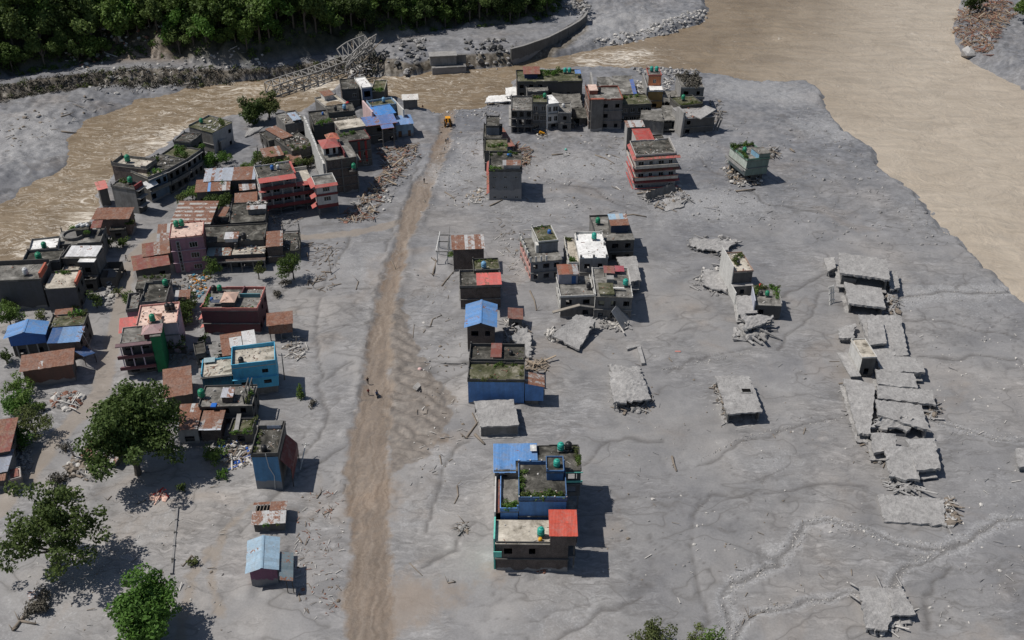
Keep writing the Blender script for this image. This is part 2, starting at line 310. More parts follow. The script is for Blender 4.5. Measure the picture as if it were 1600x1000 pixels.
# braided flow ridges
rd = np.abs(fbm(wx * 0.16, wy * 0.10, 3, 61) - 0.5); mud_z -= 0.08 * np.exp(-(rd / 0.012) ** 2)
rd2 = np.abs(fbm(wx * 0.07 + 9, wy * 0.13, 3, 62) - 0.5); mud_z -= 0.10 * np.exp(-(rd2 / 0.008) ** 2)
veins = np.maximum(np.exp(-(rd / 0.014) ** 2) * 0.6, np.exp(-(rd2 / 0.009) ** 2)) * sstep(0.42, 0.6, fbm(X * 0.03, Y * 0.03, 2, 63))
wet_dark = np.maximum(wet_dark, veins * 0.8)
wet_dark = np.maximum(wet_dark, 0.85 * np.exp(-((road + 0.5) / 0.38) ** 2) * (X < G((600, 500)).x + (Y - 175) * .22) * sstep(0.3, 0.55, fbm(X * .25, Y * .25, 3, 35)) * (Y > 128))  # darkens a line along the cut left edge of the road
for q_, a_ in ((1.3, .42), (2.3, .30), (3.3, .36)): wet_dark = np.maximum(wet_dark, a_ * np.exp(-((road + (fbm(X * .12, Y * .06, 2, 36) - .5) * 1.2 - q_) / 0.26) ** 2) * sstep(.3, .5, fbm(X * .1, Y * .05, 2, 37)))  # darkens rut lines on the road, in colour only
onroad = sstep(-0.3, 0.6, road)
berm = 0.40 * (0.3 + 1.2 * vnoise(X * .2, Y * .2, 33)) * np.exp(-((road + 0.7) / 0.8) ** 2) * (X < G((600, 500)).x + (Y - 200) * .22 + 12)
k = np.where(plain, 1.0, 0.0)
Z = Z + k * ((mud_z + rz) * (1 - 0.8 * onroad) + berm * 0.8 - 0.15 * onroad
    + np.where(churn > 0, np.minimum(churn, 2) * (0.45 * (fbm(X * 0.5, Y * 0.5, 3, 71) - 0.4) + 0.16 * np.sin(X * 1.1 + Y * 1.9 + 9 * fbm(X * .22, Y * .22, 3, 72))), 0)
    + onroad * 0.05 * np.sin(road * 3.0))
for fx, fy, fw, fd, fa in FOOT:
    ca, sa = math.cos(fa), math.sin(fa); i0, i1 = np.searchsorted(xs, (fx - 14, fx + 14)); j0, j1 = np.searchsorted(ys, (fy - 14, fy + 14))
    xx = X[j0:j1, i0:i1] - fx; yy = Y[j0:j1, i0:i1] - fy; u = np.abs(xx * ca + yy * sa) - fw / 2; v = np.abs(-xx * sa + yy * ca) - fd / 2
    d_ = np.hypot(np.maximum(u, 0), np.maximum(v, 0)); Z[j0:j1, i0:i1] += (dp[j0:j1, i0:i1] > 3) * np.exp(-(d_ / 1.5) ** 2) * (0.05 + 0.75 * vnoise(X[j0:j1, i0:i1] * .5, Y[j0:j1, i0:i1] * .5, 19))
Z = Z + np.where((df > 0) & (dt < 1), nz * 2.0 + (fbm(X * .5, Y * .5, 4, 81) - .5) * 1.5 * sstep(0.5, 5, df), 0) + np.where((dt > 1) & (dh < 0), nz * 0.8, 0) + np.where(dh > 0, nz * 7, 0)
Z = Z + np.where(dr > 0.5, (fbm(X * .4, Y * .4, 4, 82) - .4) * 2.0, 0)
slope_cliff = (df > 0) & (dt > -6.5) & (dt < 1.2)
cliff = np.where(slope_cliff & (X < 30), sstep(-6.5, -3.5, dt) * (1 - sstep(0.2, 1.2, dt)), 0)
soil = sstep(-2, 4, dh)
slide = np.exp(-((X - G((215, 100), TZ).x) / 15) ** 2) * np.exp(-((dh - 1) / 5) ** 2)
A = dict(road=np.clip(0.5 + road * 0.38, 0, 1), churn=np.clip(0.5 + churn * 0.35, 0, 1), brown=np.clip(0.45 + brown * 0.10, 0, 1), track=np.clip(0.5 + tr * 0.6, 0, 1),
         gravel=gravel, wet_dark=wet_dark, cliff=cliff, soil=soil, slide=slide, grey=sstep(185, 300, Y), dry=np.clip(sstep(8, -6, X + (fbm(X * .05, Y * .05, 3, 38) - .5) * 30) * (1 - sstep(190, 250, Y)) + sstep(.5, .7, fbm(X * .02, Y * .035, 3, 39)) * .5, 0, 1))
# ------------------------------------------------------------------ ground material
def mat_mud():
    s = NT('flood_mud'); P = s.pos()
    def warp(scale, amt, seed=0.0):
        nd = s.n('ShaderNodeTexNoise', i_Scale=scale, i_Detail=3.0, i_Roughness=0.6); s.l(P, nd.inputs['Vector'])
        v = s.n('ShaderNodeVectorMath', operation='MULTIPLY_ADD'); s.l(nd.outputs['Color'], v.inputs[0]); v.inputs[1].default_value = (amt, amt, 0); s.l(P, v.inputs[2]); return v.outputs[0]
    W1 = warp(0.06, 14.0); W2 = warp(0.22, 4.0)
    def lines(v, scale, wdt, det=5):
        return s.ramp(s.math('ABSOLUTE', s.math('SUBTRACT', s.noise(v, scale, det, 0.6), 0.5)), [(0.0, 1.0), (wdt, 0.25), (wdt * 2.4, 0.0)])
    big = s.noise(P, 0.028, 5, 0.6); med = s.noise(W1, 0.12, 5, 0.6); fine = s.noise(P, 2.6, 4, 0.65)
    stk = s.noise(s.map(W2, (0.30, 1.25, 1), (0, 0, 0.35)), 0.8, 6, 0.65, 1.2)
    c = s.ramp(med, [(0.30, (0.180, 0.178, 0.180)), (0.46, (0.220, 0.217, 0.218)), (0.60, (0.241, 0.237, 0.237)), (0.74, (0.292, 0.289, 0.289))])
    c = s.mix(0.8, c, s.ramp(big, [(0.32, (0.82, 0.83, 0.86)), (0.5, 1.0), (0.66, (1.16, 1.11, 1.05))]), 'MULTIPLY')
    c = s.mix(0.45, c, s.ramp(fine, [(0.30, 0.78), (0.5, 1.0), (0.72, 1.2)]), 'MULTIPLY')
    # feathery lighter flow streaks in patches
    patch = s.ramp(s.noise(P, 0.05, 4, 0.6, 0.5), [(0.46, 0.08), (0.58, 1.0)])
    c = s.mix(s.math('MULTIPLY', patch, 0.8), c, s.mix(1.0, c, s.ramp(stk, [(0.34, 0.74), (0.5, 0.98), (0.60, 1.22), (0.72, 1.75)]), 'MULTIPLY'))
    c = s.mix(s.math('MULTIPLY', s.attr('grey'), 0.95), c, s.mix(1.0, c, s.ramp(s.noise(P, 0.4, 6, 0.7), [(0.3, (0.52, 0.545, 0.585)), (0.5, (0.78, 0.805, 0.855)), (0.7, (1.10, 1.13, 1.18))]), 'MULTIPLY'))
    c = s.mix(s.math('MULTIPLY', s.attr('dry'), 0.8), c, s.mix(1.0, c, (1.16, 1.15, 1.14), 'MULTIPLY'))
    # fine dendritic drainage lines
    m1 = s.ramp(s.noise(P, 0.02, 3, 0.6), [(0.44, 0.1), (0.58, 1.0)]); l1 = lines(s.map(W1, (0.55, 1.25, 1), (0, 0, 0.3)), 0.035, 0.0045, 3); l2 = lines(s.map(W2, (0.4, 1.3, 1), (0, 0, -0.25)), 0.10, 0.010, 4); l3 = lines(s.map(W2, (0.5, 1.5, 1), (0, 0, 0.2)), 0.30, 0.022, 6)
    ln = s.math('MAXIMUM', s.math('MULTIPLY', l1, 0.6), s.math('MAXIMUM', s.math('MULTIPLY', s.math('MULTIPLY', l2, m1), 0.6), s.math('MULTIPLY', s.math('MULTIPLY', l3, patch), 0.35)))
    c = s.mix(ln, c, (0.125, 0.119, 0.114))
    # far bank, cliff, soil
    veg = s.ramp(s.noise(P, 0.9, 5, 0.7), [(0.35, (0.055, 0.046, 0.034)), (0.52, (0.115, 0.098, 0.076)), (0.68, (0.22, 0.20, 0.175))])
    c = s.mix(s.attr('cliff'), c, veg)
    c = s.mix(s.attr('soil'), c, s.ramp(s.noise(P, 0.6, 5, 0.7), [(0.35, (0.022, 0.026, 0.014)), (0.6, (0.055, 0.055, 0.034))]))
    c = s.mix(s.math('MULTIPLY', s.attr('slide'), 0.9), c, s.ramp(s.noise(P, 1.2, 5, 0.7), [(0.4, (0.10, 0.070, 0.046)), (0.6, (0.24, 0.19, 0.145))]))
    # dirt road and tracked-out earth
    n2 = s.noise(P, 0.8, 5, 0.65)
    def edge(a, amp=0.5, lo=0.40, hi=0.62):
        return s.ramp(s.math('ADD', a, s.math('MULTIPLY', s.math('SUBTRACT', s.math('MULTIPLY', s.math('ADD', n2, s.noise(P, 0.25, 4, 0.6)), 0.5), 0.5), amp * 1.6)), [(lo, 0.0), (hi, 1.0)])
    ruts = s.noise(s.map(W2, (1.3, 0.05, 1), (0, 0, 0.02)), 1.0, 5, 0.65)
    dirt = s.ramp(ruts, [(0.30, (0.165, 0.130, 0.101)), (0.5, (0.222, 0.179, 0.143)), (0.70, (0.272, 0.226, 0.186))])
    dirt = s.mix(0.5, dirt, s.ramp(fine, [(0.3, 0.72), (0.5, 1.0), (0.7, 1.2)]), 'MULTIPLY'); dirt = s.mix(0.5, dirt, s.ramp(s.noise(P, 0.12, 5, 0.65), [(0.35, 0.72), (0.65, 1.18)]), 'MULTIPLY')
    br = s.mix(s.noise(P, 0.5, 5, 0.6), (0.275, 0.225, 0.185), (0.240, 0.212, 0.188))
    c = s.mix(s.math('MULTIPLY', edge(s.attr('brown'), 0.9, 0.35, 0.75), 0.8), c, br)
    c = s.mix(s.math('MULTIPLY', edge(s.attr('churn')), 0.85), c, s.ramp(n2, [(0.35, (0.128, 0.110, 0.095)), (0.55, (0.200, 0.173, 0.149)), (0.7, (0.26, 0.224, 0.19))]))
    c = s.mix(s.math('MULTIPLY', edge(s.attr('track'), 0.9, 0.32, 0.80), 0.75), c, s.mix(n2, (0.225, 0.192, 0.16), (0.29, 0.25, 0.21)))
    c = s.mix(edge(s.attr('road'), 0.7, 0.28, 0.72), c, dirt)
    # brownish stains here and there on the open mud
    st = s.ramp(s.noise(P, 0.045, 4, 0.6, 0.8), [(0.56, 0.0), (0.72, 0.65)])
    c = s.mix(st, c, s.mix(1.0, c, (1.05, 0.92, 0.79), 'MULTIPLY'))
    # washed gravel and wet channels, dark road-edge and rut lines
    g = s.math('MULTIPLY', s.ramp(s.math('ADD', s.attr('gravel'), s.math('MULTIPLY', s.math('SUBTRACT', s.noise(W2, 0.4, 6, 0.75, 1.0), 0.5), 1.7)), [(0.42, 0.0), (0.85, 1.0)]), 0.62)
    sp = s.ramp(s.noise(P, 2.6, 4, 0.75), [(0.40, (0.24, 0.24, 0.242)), (0.55, (0.35, 0.35, 0.355)), (0.70, (0.55, 0.55, 0.555))])
    c = s.mix(g, c, sp)
    c = s.mix(s.math('MULTIPLY', s.attr('wet_dark'), 0.72), c, (0.095, 0.09, 0.087))
    s.col(c)
    rg = s.ramp(med, [(0.3, 0.42), (0.6, 0.68)]); s.l(rg, s.b.inputs['Roughness']); s.b.inputs['Specular IOR Level'].default_value = 0.32
    hgt = s.math('ADD', s.math('MULTIPLY', stk, s.math('ADD', s.math('MULTIPLY', patch, 0.9), 0.25)), s.math('ADD', s.math('MULTIPLY', fine, 0.16), s.math('SUBTRACT', s.math('MULTIPLY', med, 0.8), s.math('MULTIPLY', ln, 0.5))))
    s.bump(hgt, 0.36, 0.36)
    return s.m
M_MUD = mat_mud()
c4 = lambda a: (a[:-1, :-1] + a[1:, :-1] + a[:-1, 1:] + a[1:, 1:]) / 4
fr, fdp, fdf, fdt, fdh, ftr = c4(road), c4(dp), c4(df), c4(dt), c4(dh), c4(tr)
cls = np.zeros(fr.shape, int)
cls[(fdp > 0) & (fr > 0)] = 1
cls[(fdp > 0) & (fr <= 0) & (ftr > 0)] = 2
cls[(fdp <= 0)] = 3
cls[(fdf > 0) & (fdh > 0)] = 4
for i, nm in ((0, 'ground'), (1, 'road'), (2, 'path'), (3, 'river_bank'), (4, 'hillside')):
    sheet_mesh(nm, X, Y, Z, cls == i, M_MUD, A)
# height lookup for things that stand on the land
def gz(x, y):
    i = min(max(int(np.searchsorted(ys, y)), 1), len(ys) - 1); j = min(max(int(np.searchsorted(xs, x)), 1), len(xs) - 1)
    ty = (y - ys[i - 1]) / (ys[i] - ys[i - 1]); tx = (x - xs[j - 1]) / (xs[j] - xs[j - 1])
    return float((Z[i - 1, j - 1] * (1 - tx) + Z[i - 1, j] * tx) * (1 - ty) + (Z[i, j - 1] * (1 - tx) + Z[i, j] * tx) * ty)
# ------------------------------------------------------------------ water
xw = axis(-300, 330, 0.8, 0.8, (-1900, 1900), 1.5); yw = axis(150, 520, 0.7, 1.1, (100, 2600), 1.5)
XW, YW = np.meshgrid(xw, yw)
RAP = [((960,92),20,6,1), ((990,84),14,4,1), ((930,102),12,3,.7), ((262,222),14,10,1), ((235,240),8,8,.7), ((500,133),16,5,1), ((130,345),8,6,1), ((60,385),10,6,.8), ((390,138),18,4,.8), ((360,148),20,5,.5), ((560,125),14,4,.6), ((870,97),14,3,.5), ((1215,60),5,2,.5), ((720,115),25,3,.35), ((150,300),10,12,.5), ((1440,62),10,20,.30), ((640,120),20,3,.5), ((300,165),26,9,.4)]
rap = np.zeros(XW.shape)
for p, rx, ry, a in RAP:
    c = G(p, WL); rap = np.maximum(rap, a * np.exp(-((XW - c.x) / rx) ** 2 - ((YW - c.y) / (ry * 2)) ** 2))
a_, b_ = G((1276, 124), WL), G((1365, -40), WL)
sd = ((b_.x - a_.x) * (YW - a_.y) - (b_.y - a_.y) * (XW - a_.x)) / (b_ - a_).length
pale = sstep(45, -35, sd + (fbm(XW * .03, YW * .03, 3, 91) - .5) * 24)
br_w = sdf(XW, YW, GL([(-400,430),(0,360),(170,200),(300,150),(560,120),(760,125),(760,150),(660,160),(500,150),(300,190),(160,290),(60,395),(-400,700)], WL)); swirl = sstep(-20, 6, br_w)
th = -0.32; U = XW * math.cos(th) + YW * math.sin(th); V = -XW * math.sin(th) + YW * math.cos(th)
amp = 0.09 + 0.55 * rap + 0.20 * swirl
ZW = WL + amp * (fbm(XW * 0.45 + fbm(XW * .1, YW * .1, 2, 93) * 6, YW * 0.45, 3, 92) - 0.5) * 1.6 + 0.05 * (1 + swirl) * np.sin(V * 0.9 + 7 * fbm(U * .05, V * .05, 3, 94))
def mat_water():
    s = NT('silty_water'); P = s.pos()
    nd = s.n('ShaderNodeTexNoise', i_Scale=0.07, i_Detail=3.0); s.l(P, nd.inputs['Vector']); v = s.n('ShaderNodeVectorMath', operation='MULTIPLY_ADD'); s.l(nd.outputs['Color'], v.inputs[0]); v.inputs[1].default_value = (12, 12, 0); s.l(P, v.inputs[2]); W = v.outputs[0]
    pl = s.attr('pale'); n = s.noise(s.map(W, (1, 1, 1), (0, 0, 0.3)), 0.05, 5, 0.6, 1.2)
    a = s.ramp(n, [(0.35, (0.175, 0.132, 0.086)), (0.65, (0.232, 0.180, 0.122))])
    b = s.ramp(n, [(0.35, (0.372, 0.318, 0.252)), (0.65, (0.412, 0.356, 0.286))])
    c = s.mix(pl, a, b)
    fl = s.noise(s.map(W, (0.22, 1.1, 1), (0, 0, 0.45)), 0.30, 4, 0.5, 0.6)
    c = s.mix(0.35, c, s.ramp(fl, [(0.3, 0.66), (0.5, 1.0), (0.72, 1.32)]), 'MULTIPLY')
    fn = s.noise(s.map(W, (0.30, 1.5, 1), (0, 0, 0.5)), 0.55, 8, 0.72, 1.2)
    f = s.ramp(s.math('ADD', s.math('MULTIPLY', s.attr('rapid'), 0.30), s.math('MULTIPLY', s.math('SUBTRACT', fn, 0.5), 1.5)), [(0.20, 0.0), (0.36, 1.0)])
    sw = s.noise(s.map(W, (0.45, 1.6, 1), (0, 0, 0.45)), 0.22, 6, 0.66, 1.0)
    f2 = s.ramp(s.math('ABSOLUTE', s.math('SUBTRACT', sw, 0.5)), [(0.0, 0.9), (0.008, 0.4), (0.02, 0.0)])
    f = s.math('MAXIMUM', f, s.math('MULTIPLY', f2, s.math('ADD', s.math('MULTIPLY', s.attr('swirl'), 0.9), 0.12)))
    c = s.mix(s.math('MULTIPLY', f, 0.85), c, (0.68, 0.63, 0.55)); s.col(c)
    s.b.inputs['Roughness'].default_value = 0.36; s.b.inputs['Specular IOR Level'].default_value = 0.3
    h = s.math('ADD', s.noise(s.map(W, (0.8, 1.5, 1), (0, 0, 0.4)), 0.8, 3, 0.5, 0.3), s.math('MULTIPLY', s.noise(W, 0.22, 3, 0.5), 2.4))
    s.bump(h, 0.38, 0.7)
    return s.m
M_WATER = mat_water()
wm = (c4(sdf(XW, YW, P_PLAIN)) < 5) & (c4(sdf(XW, YW, P_FAR)) < 8) & (c4(sdf(XW, YW, P_RB)) < 8)
sheet_mesh('river_water', XW, YW, ZW, wm, M_WATER, dict(rapid=rap, pale=pale, swirl=swirl))
# ------------------------------------------------------------------ building materials
_mc = {}
def cached(f):
    def g(*a):
        k = (f.__name__,) + a
        if k not in _mc: _mc[k] = f(*a)
        return _mc[k]
    return g
def mudline(s, P, c, lvl=1.0, amp=3.0):
    z = s.sep(P)[2]
    f = s.math('ADD', s.math('SUBTRACT', lvl + 0.4, z), s.math('MULTIPLY', s.math('SUBTRACT', s.noise(P, 0.35, 4, 0.6), 0.5), amp))
    return s.mix(s.ramp(f, [(0.45, 0.0), (0.58, 0.93)]), c, s.mix(s.noise(P, 1.5, 4), (0.20, 0.195, 0.192), (0.29, 0.283, 0.28)))
def mute(c, sat=0.86, val=0.88):
    g = (c[0] + c[1] + c[2]) / 3; return tuple((g + (x - g) * sat) * val for x in c)
@cached
def wall_m(col, dirt=0.5, lvl=1.0):
    s = NT('plaster'); P = s.pos(); col = mute(col)
    v = s.noise(s.map(P, (1.2, 1.2, 0.16)), 1.0, 5, 0.65); b = s.noise(P, 0.45, 5, 0.65)
    c = s.mix(0.5, col, s.mix(1.0, col, s.ramp(s.noise(P, 1.3, 5, 0.7), [(0.3, 0.78), (0.6, 1.15)]), 'MULTIPLY'))
    d = s.math('MULTIPLY', s.ramp(s.math('ADD', s.math('MULTIPLY', v, 0.6), s.math('MULTIPLY', b, 0.5)), [(0.47, 0.0), (0.64, 1.0)]), dirt)
    c = s.mix(d, c, (0.075, 0.07, 0.062))
    c = mudline(s, P, c, lvl); s.col(c); s.bump(s.noise(P, 4, 4, 0.6), 0.25, 0.05)
    return s.m
@cached
def brick_m(col=(0.19, 0.115, 0.085), lvl=0.9):
    s = NT('bare_brick'); P = s.pos()
    sx = s.sep(P); cv = s.n('ShaderNodeCombineXYZ'); s.l(s.math('ADD', sx[0], sx[1]), cv.inputs[0]); s.l(sx[2], cv.inputs[1])
    bt = s.n('ShaderNodeTexBrick', i_Scale=1.0, i_Brick_Width=0.26, i_Row_Height=0.09, i_Mortar_Size=0.012); s.l(cv.outputs[0], bt.inputs['Vector'])
    bt.inputs['Color1'].default_value = (*col, 1); bt.inputs['Color2'].default_value = (col[0] * .72, col[1] * .72, col[2] * .75, 1); bt.inputs['Mortar'].default_value = (0.2, 0.19, 0.18, 1)
    c = s.mix(0.8, bt.outputs['Color'], s.ramp(s.noise(P, 0.6, 5, 0.7), [(0.3, 0.5), (0.55, 1.0), (0.75, 1.3)]), 'MULTIPLY')
    c = s.mix(s.ramp(s.noise(s.map(P, (1, 1, 0.2)), 0.9, 5, 0.7), [(0.55, 0.0), (0.72, 0.7)]), c, (0.05, 0.045, 0.04))
    c = mudline(s, P, c, lvl); s.col(c); s.bump(bt.outputs['Fac'], 0.3, 0.02)
    return s.m
@cached
def roof_m(kind):
    s = NT('roof_' + kind); P = s.pos(); a = s.noise(P, 0.35, 6, 0.7, 0.5); b = s.noise(P, 1.6, 5, 0.7); d = s.noise(P, 0.15, 3, 0.6)
    S = {'dark': [(0.36, (0.022, 0.021, 0.018)), (0.47, (0.050, 0.048, 0.041)), (0.57, (0.105, 0.100, 0.088)), (0.70, (0.25, 0.24, 0.21))],
         'grey': [(0.34, (0.055, 0.053, 0.047)), (0.46, (0.125, 0.12, 0.11)), (0.58, (0.215, 0.207, 0.19)), (0.70, (0.33, 0.32, 0.30))],
         'tan':  [(0.34, (0.10, 0.088, 0.07)), (0.44, (0.33, 0.30, 0.25)), (0.60, (0.50, 0.46, 0.395)), (0.75, (0.58, 0.54, 0.47))],
         'white': [(0.28, (0.30, 0.30, 0.29)), (0.42, (0.62, 0.615, 0.60)), (0.6, (0.74, 0.735, 0.72)), (0.75, (0.80, 0.80, 0.79))],
         'pink': [(0.30, (0.30, 0.19, 0.16)), (0.42, (0.52, 0.38, 0.32)), (0.6, (0.62, 0.47, 0.40)), (0.75, (0.67, 0.53, 0.46))],
         'moss': [(0.34, (0.026, 0.030, 0.014)), (0.45, (0.062, 0.066, 0.032)), (0.56, (0.125, 0.120, 0.080)), (0.70, (0.28, 0.262, 0.215))],
         'mud':  [(0.28, (0.185, 0.18, 0.178)), (0.45, (0.255, 0.248, 0.244)), (0.60, (0.305, 0.298, 0.292)), (0.75, (0.40, 0.393, 0.387))]}[kind]
    c = s.ramp(a, S)
    c = s.mix(0.75, c, s.ramp(b, [(0.28, 0.62), (0.5, 1.0), (0.72, 1.28)]), 'MULTIPLY')
    c = s.mix(0.5, c, s.ramp(d, [(0.3, 0.75), (0.7, 1.25)]), 'MULTIPLY'); s.col(c); s.bump(s.math('ADD', b, a), 0.5, 0.12)
    return s.m
@cached
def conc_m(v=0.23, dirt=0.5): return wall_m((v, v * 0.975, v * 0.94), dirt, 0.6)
@cached
def mudcrete_m(rough=1.0):
    s = NT('mud_coated_concrete'); P = s.pos(); a = s.noise(P, 0.5, 6, 0.7, 0.8); b = s.noise(P, 2.2, 6, 0.72, 0.8)
    st = s.noise(s.map(P, (1.6, 0.35, 1), (0, 0, 0.5)), 1.0, 6, 0.7, 1.8)
    c = s.ramp(a, [(0.28, (0.215, 0.21, 0.206)), (0.46, (0.290, 0.283, 0.277)), (0.6, (0.342, 0.335, 0.327)), (0.74, (0.44, 0.432, 0.424))])
    c = s.mix(0.85, c, s.ramp(b, [(0.28, 0.62), (0.5, 1.0), (0.72, 1.25)]), 'MULTIPLY'); c = s.mix(0.5, c, s.ramp(st, [(0.3, 0.8), (0.7, 1.25)]), 'MULTIPLY')
    s.col(c); s.bump(s.math('ADD', s.math('MULTIPLY', st, 1.2), b), 0.5 * rough, 0.2); return s.m
@cached
def tin_m(col, rust=0.4, stripe=0.0):
    col = mute(col); s = NT('corrugated_sheet'); P = s.pos(); O = s.obj(); r = s.rnd()
    add = s.n('ShaderNodeVectorMath', operation='ADD'); s.l(P, add.inputs[0]); cv = s.n('ShaderNodeCombineXYZ'); s.l(s.math('MULTIPLY', r, 40), cv.inputs[2]); s.l(cv.outputs[0], add.inputs[1]); Q = add.outputs[0]
    n = s.noise(Q, 0.9, 6, 0.75, 0.8); n2 = s.noise(Q, 2.6, 5, 0.72)
    c = s.mix(0.6, col, s.mix(1.0, col, s.ramp(n2, [(0.3, 0.72), (0.6, 1.15)]), 'MULTIPLY'))
    c = s.mix(1.0, c, s.ramp(r, [(0.0, 0.84), (1.0, 1.12)]), 'MULTIPLY')
    f = s.math('ADD', s.math('ADD', s.math('MULTIPLY', n, 1.35), s.math('MULTIPLY', n2, 0.5)), s.math('MULTIPLY', s.math('SUBTRACT', r, 0.5), 0.55))
    lo = 1.22 - 0.9 * rust
    rc = s.ramp(n2, [(0.3, (0.115, 0.048, 0.030)), (0.5, (0.20, 0.092, 0.058)), (0.7, (0.30, 0.17, 0.115))])
    c = s.mix(s.ramp(f, [(lo, 0.0), (lo + 0.12, 1.0)]) if lo < 1 else s.math('MULTIPLY', s.math('GREATER_THAN', f, lo), 1.0), c, rc)
    c = s.mix(s.ramp(s.noise(P, 0.7, 6, 0.7, 0.6), [(0.45, 0.0), (0.75, 0.55)]), c, (0.25, 0.235, 0.215)); c = s.mix(s.ramp(s.noise(s.map(P, (3, 0.5, 1)), 1.0, 5, 0.7), [(0.55, 0.0), (0.8, 0.35)]), c, (0.08, 0.07, 0.06))
    s.col(c); s.b.inputs['Roughness'].default_value = 0.55; s.b.inputs['Specular IOR Level'].default_value = 0.3
    s.bump(n2, 0.2, 0.03); return s.m
@cached
def plain_m(col, rough=0.6, spec=0.3, var=0.25):
    s = NT('painted'); P = s.pos()
    c = s.mix(1.0, col, s.ramp(s.noise(P, 1.8, 5, 0.7), [(0.3, 1 - var), (0.6, 1.0), (0.75, 1 + var)]), 'MULTIPLY'); s.col(c)
    s.b.inputs['Roughness'].default_value = rough; s.b.inputs['Specular IOR Level'].default_value = spec; return s.m
@cached
def glass_m():
    s = NT('window_glass'); s.col((0.012, 0.014, 0.016)); s.b.inputs['Roughness'].default_value = 0.12; s.b.inputs['Specular IOR Level'].default_value = 0.5; return s.m
@cached
def leaf_m(a, b, transl=0.25):
    s = NT('foliage'); P = s.pos(); n = s.noise(P, 0.35, 3, 0.6); n2 = s.noise(P, 2.5, 2, 0.6)
    c = s.mix(s.math('ADD', s.math('MULTIPLY', n, 0.6), s.math('MULTIPLY', n2, 0.4)), a, b)
    c = s.mix(1.0, c, s.ramp(s.rnd(), [(0.0, 0.72), (1.0, 1.28)]), 'MULTIPLY')
    s.col(c); s.b.inputs['Roughness'].default_value = 0.6; s.b.inputs['Specular IOR Level'].default_value = 0.2
    if transl:
        tb = s.n('ShaderNodeBsdfTranslucent'); s.l(c, tb.inputs[0]); mx = s.n('ShaderNodeMixShader', i_0=transl)
        s.l(s.b.outputs[0], mx.inputs[1]); s.l(tb.outputs[0], mx.inputs[2]); s.l(mx.outputs[0], s.t.nodes['Material Output'].inputs[0])
    return s.m
@cached
def wood_m(a=(0.13, 0.10, 0.075), b=(0.30, 0.265, 0.225)):
    s = NT('weathered_wood'); P = s.pos(); s.col(s.mix(s.noise(P, 0.8, 6, 0.75), a, b)); return s.m
FR_WHITE = plain_m((0.55, 0.54, 0.52)); FR_DARK = plain_m((0.06, 0.05, 0.045)); FR_WOOD = plain_m((0.16, 0.09, 0.05))
# ------------------------------------------------------------------ building kit
_winc = {}
def win_mesh(wd, ht, mat, bars):
    k = (round(wd, 1), round(ht, 1), mat.name, bars)
    if k not in _winc:
        wd, ht = k[0], k[1]; f = MB(); e = 0.07
        f.box(0, wd, 0, .08, 0, e); f.box(0, wd, 0, .08, ht - e, ht); f.box(0, e, 0, .08, e, ht - e); f.box(wd - e, wd, 0, .08, e, ht - e)
        for i in range(1, bars): f.box(wd * i / bars - .03, wd * i / bars + .03, .005, .075, e, ht - e)
        p = MB(); p.quad((e, .05, e), (wd - e, .05, e), (wd - e, .05, ht - e), (e, .05, ht - e))
        _winc[k] = (f.mesh('window', mat), p.mesh('pane', glass_m()))
    return _winc[k]
_doorc = {}
def door_mesh(wd, ht, mat):
    k = (round(wd, 1), round(ht, 1), mat.name)
    if k not in _doorc:
        wd, ht = k[0], k[1]; d = MB(); d.box(.03, wd - .03, .0, .05, .02, ht - .03)
        for a in (0.12, 0.55): d.box(wd * .15, wd * .85, -.02, 0, ht * a, ht * (a + .35))
        _doorc[k] = d.mesh('door', mat)
    return _doorc[k]
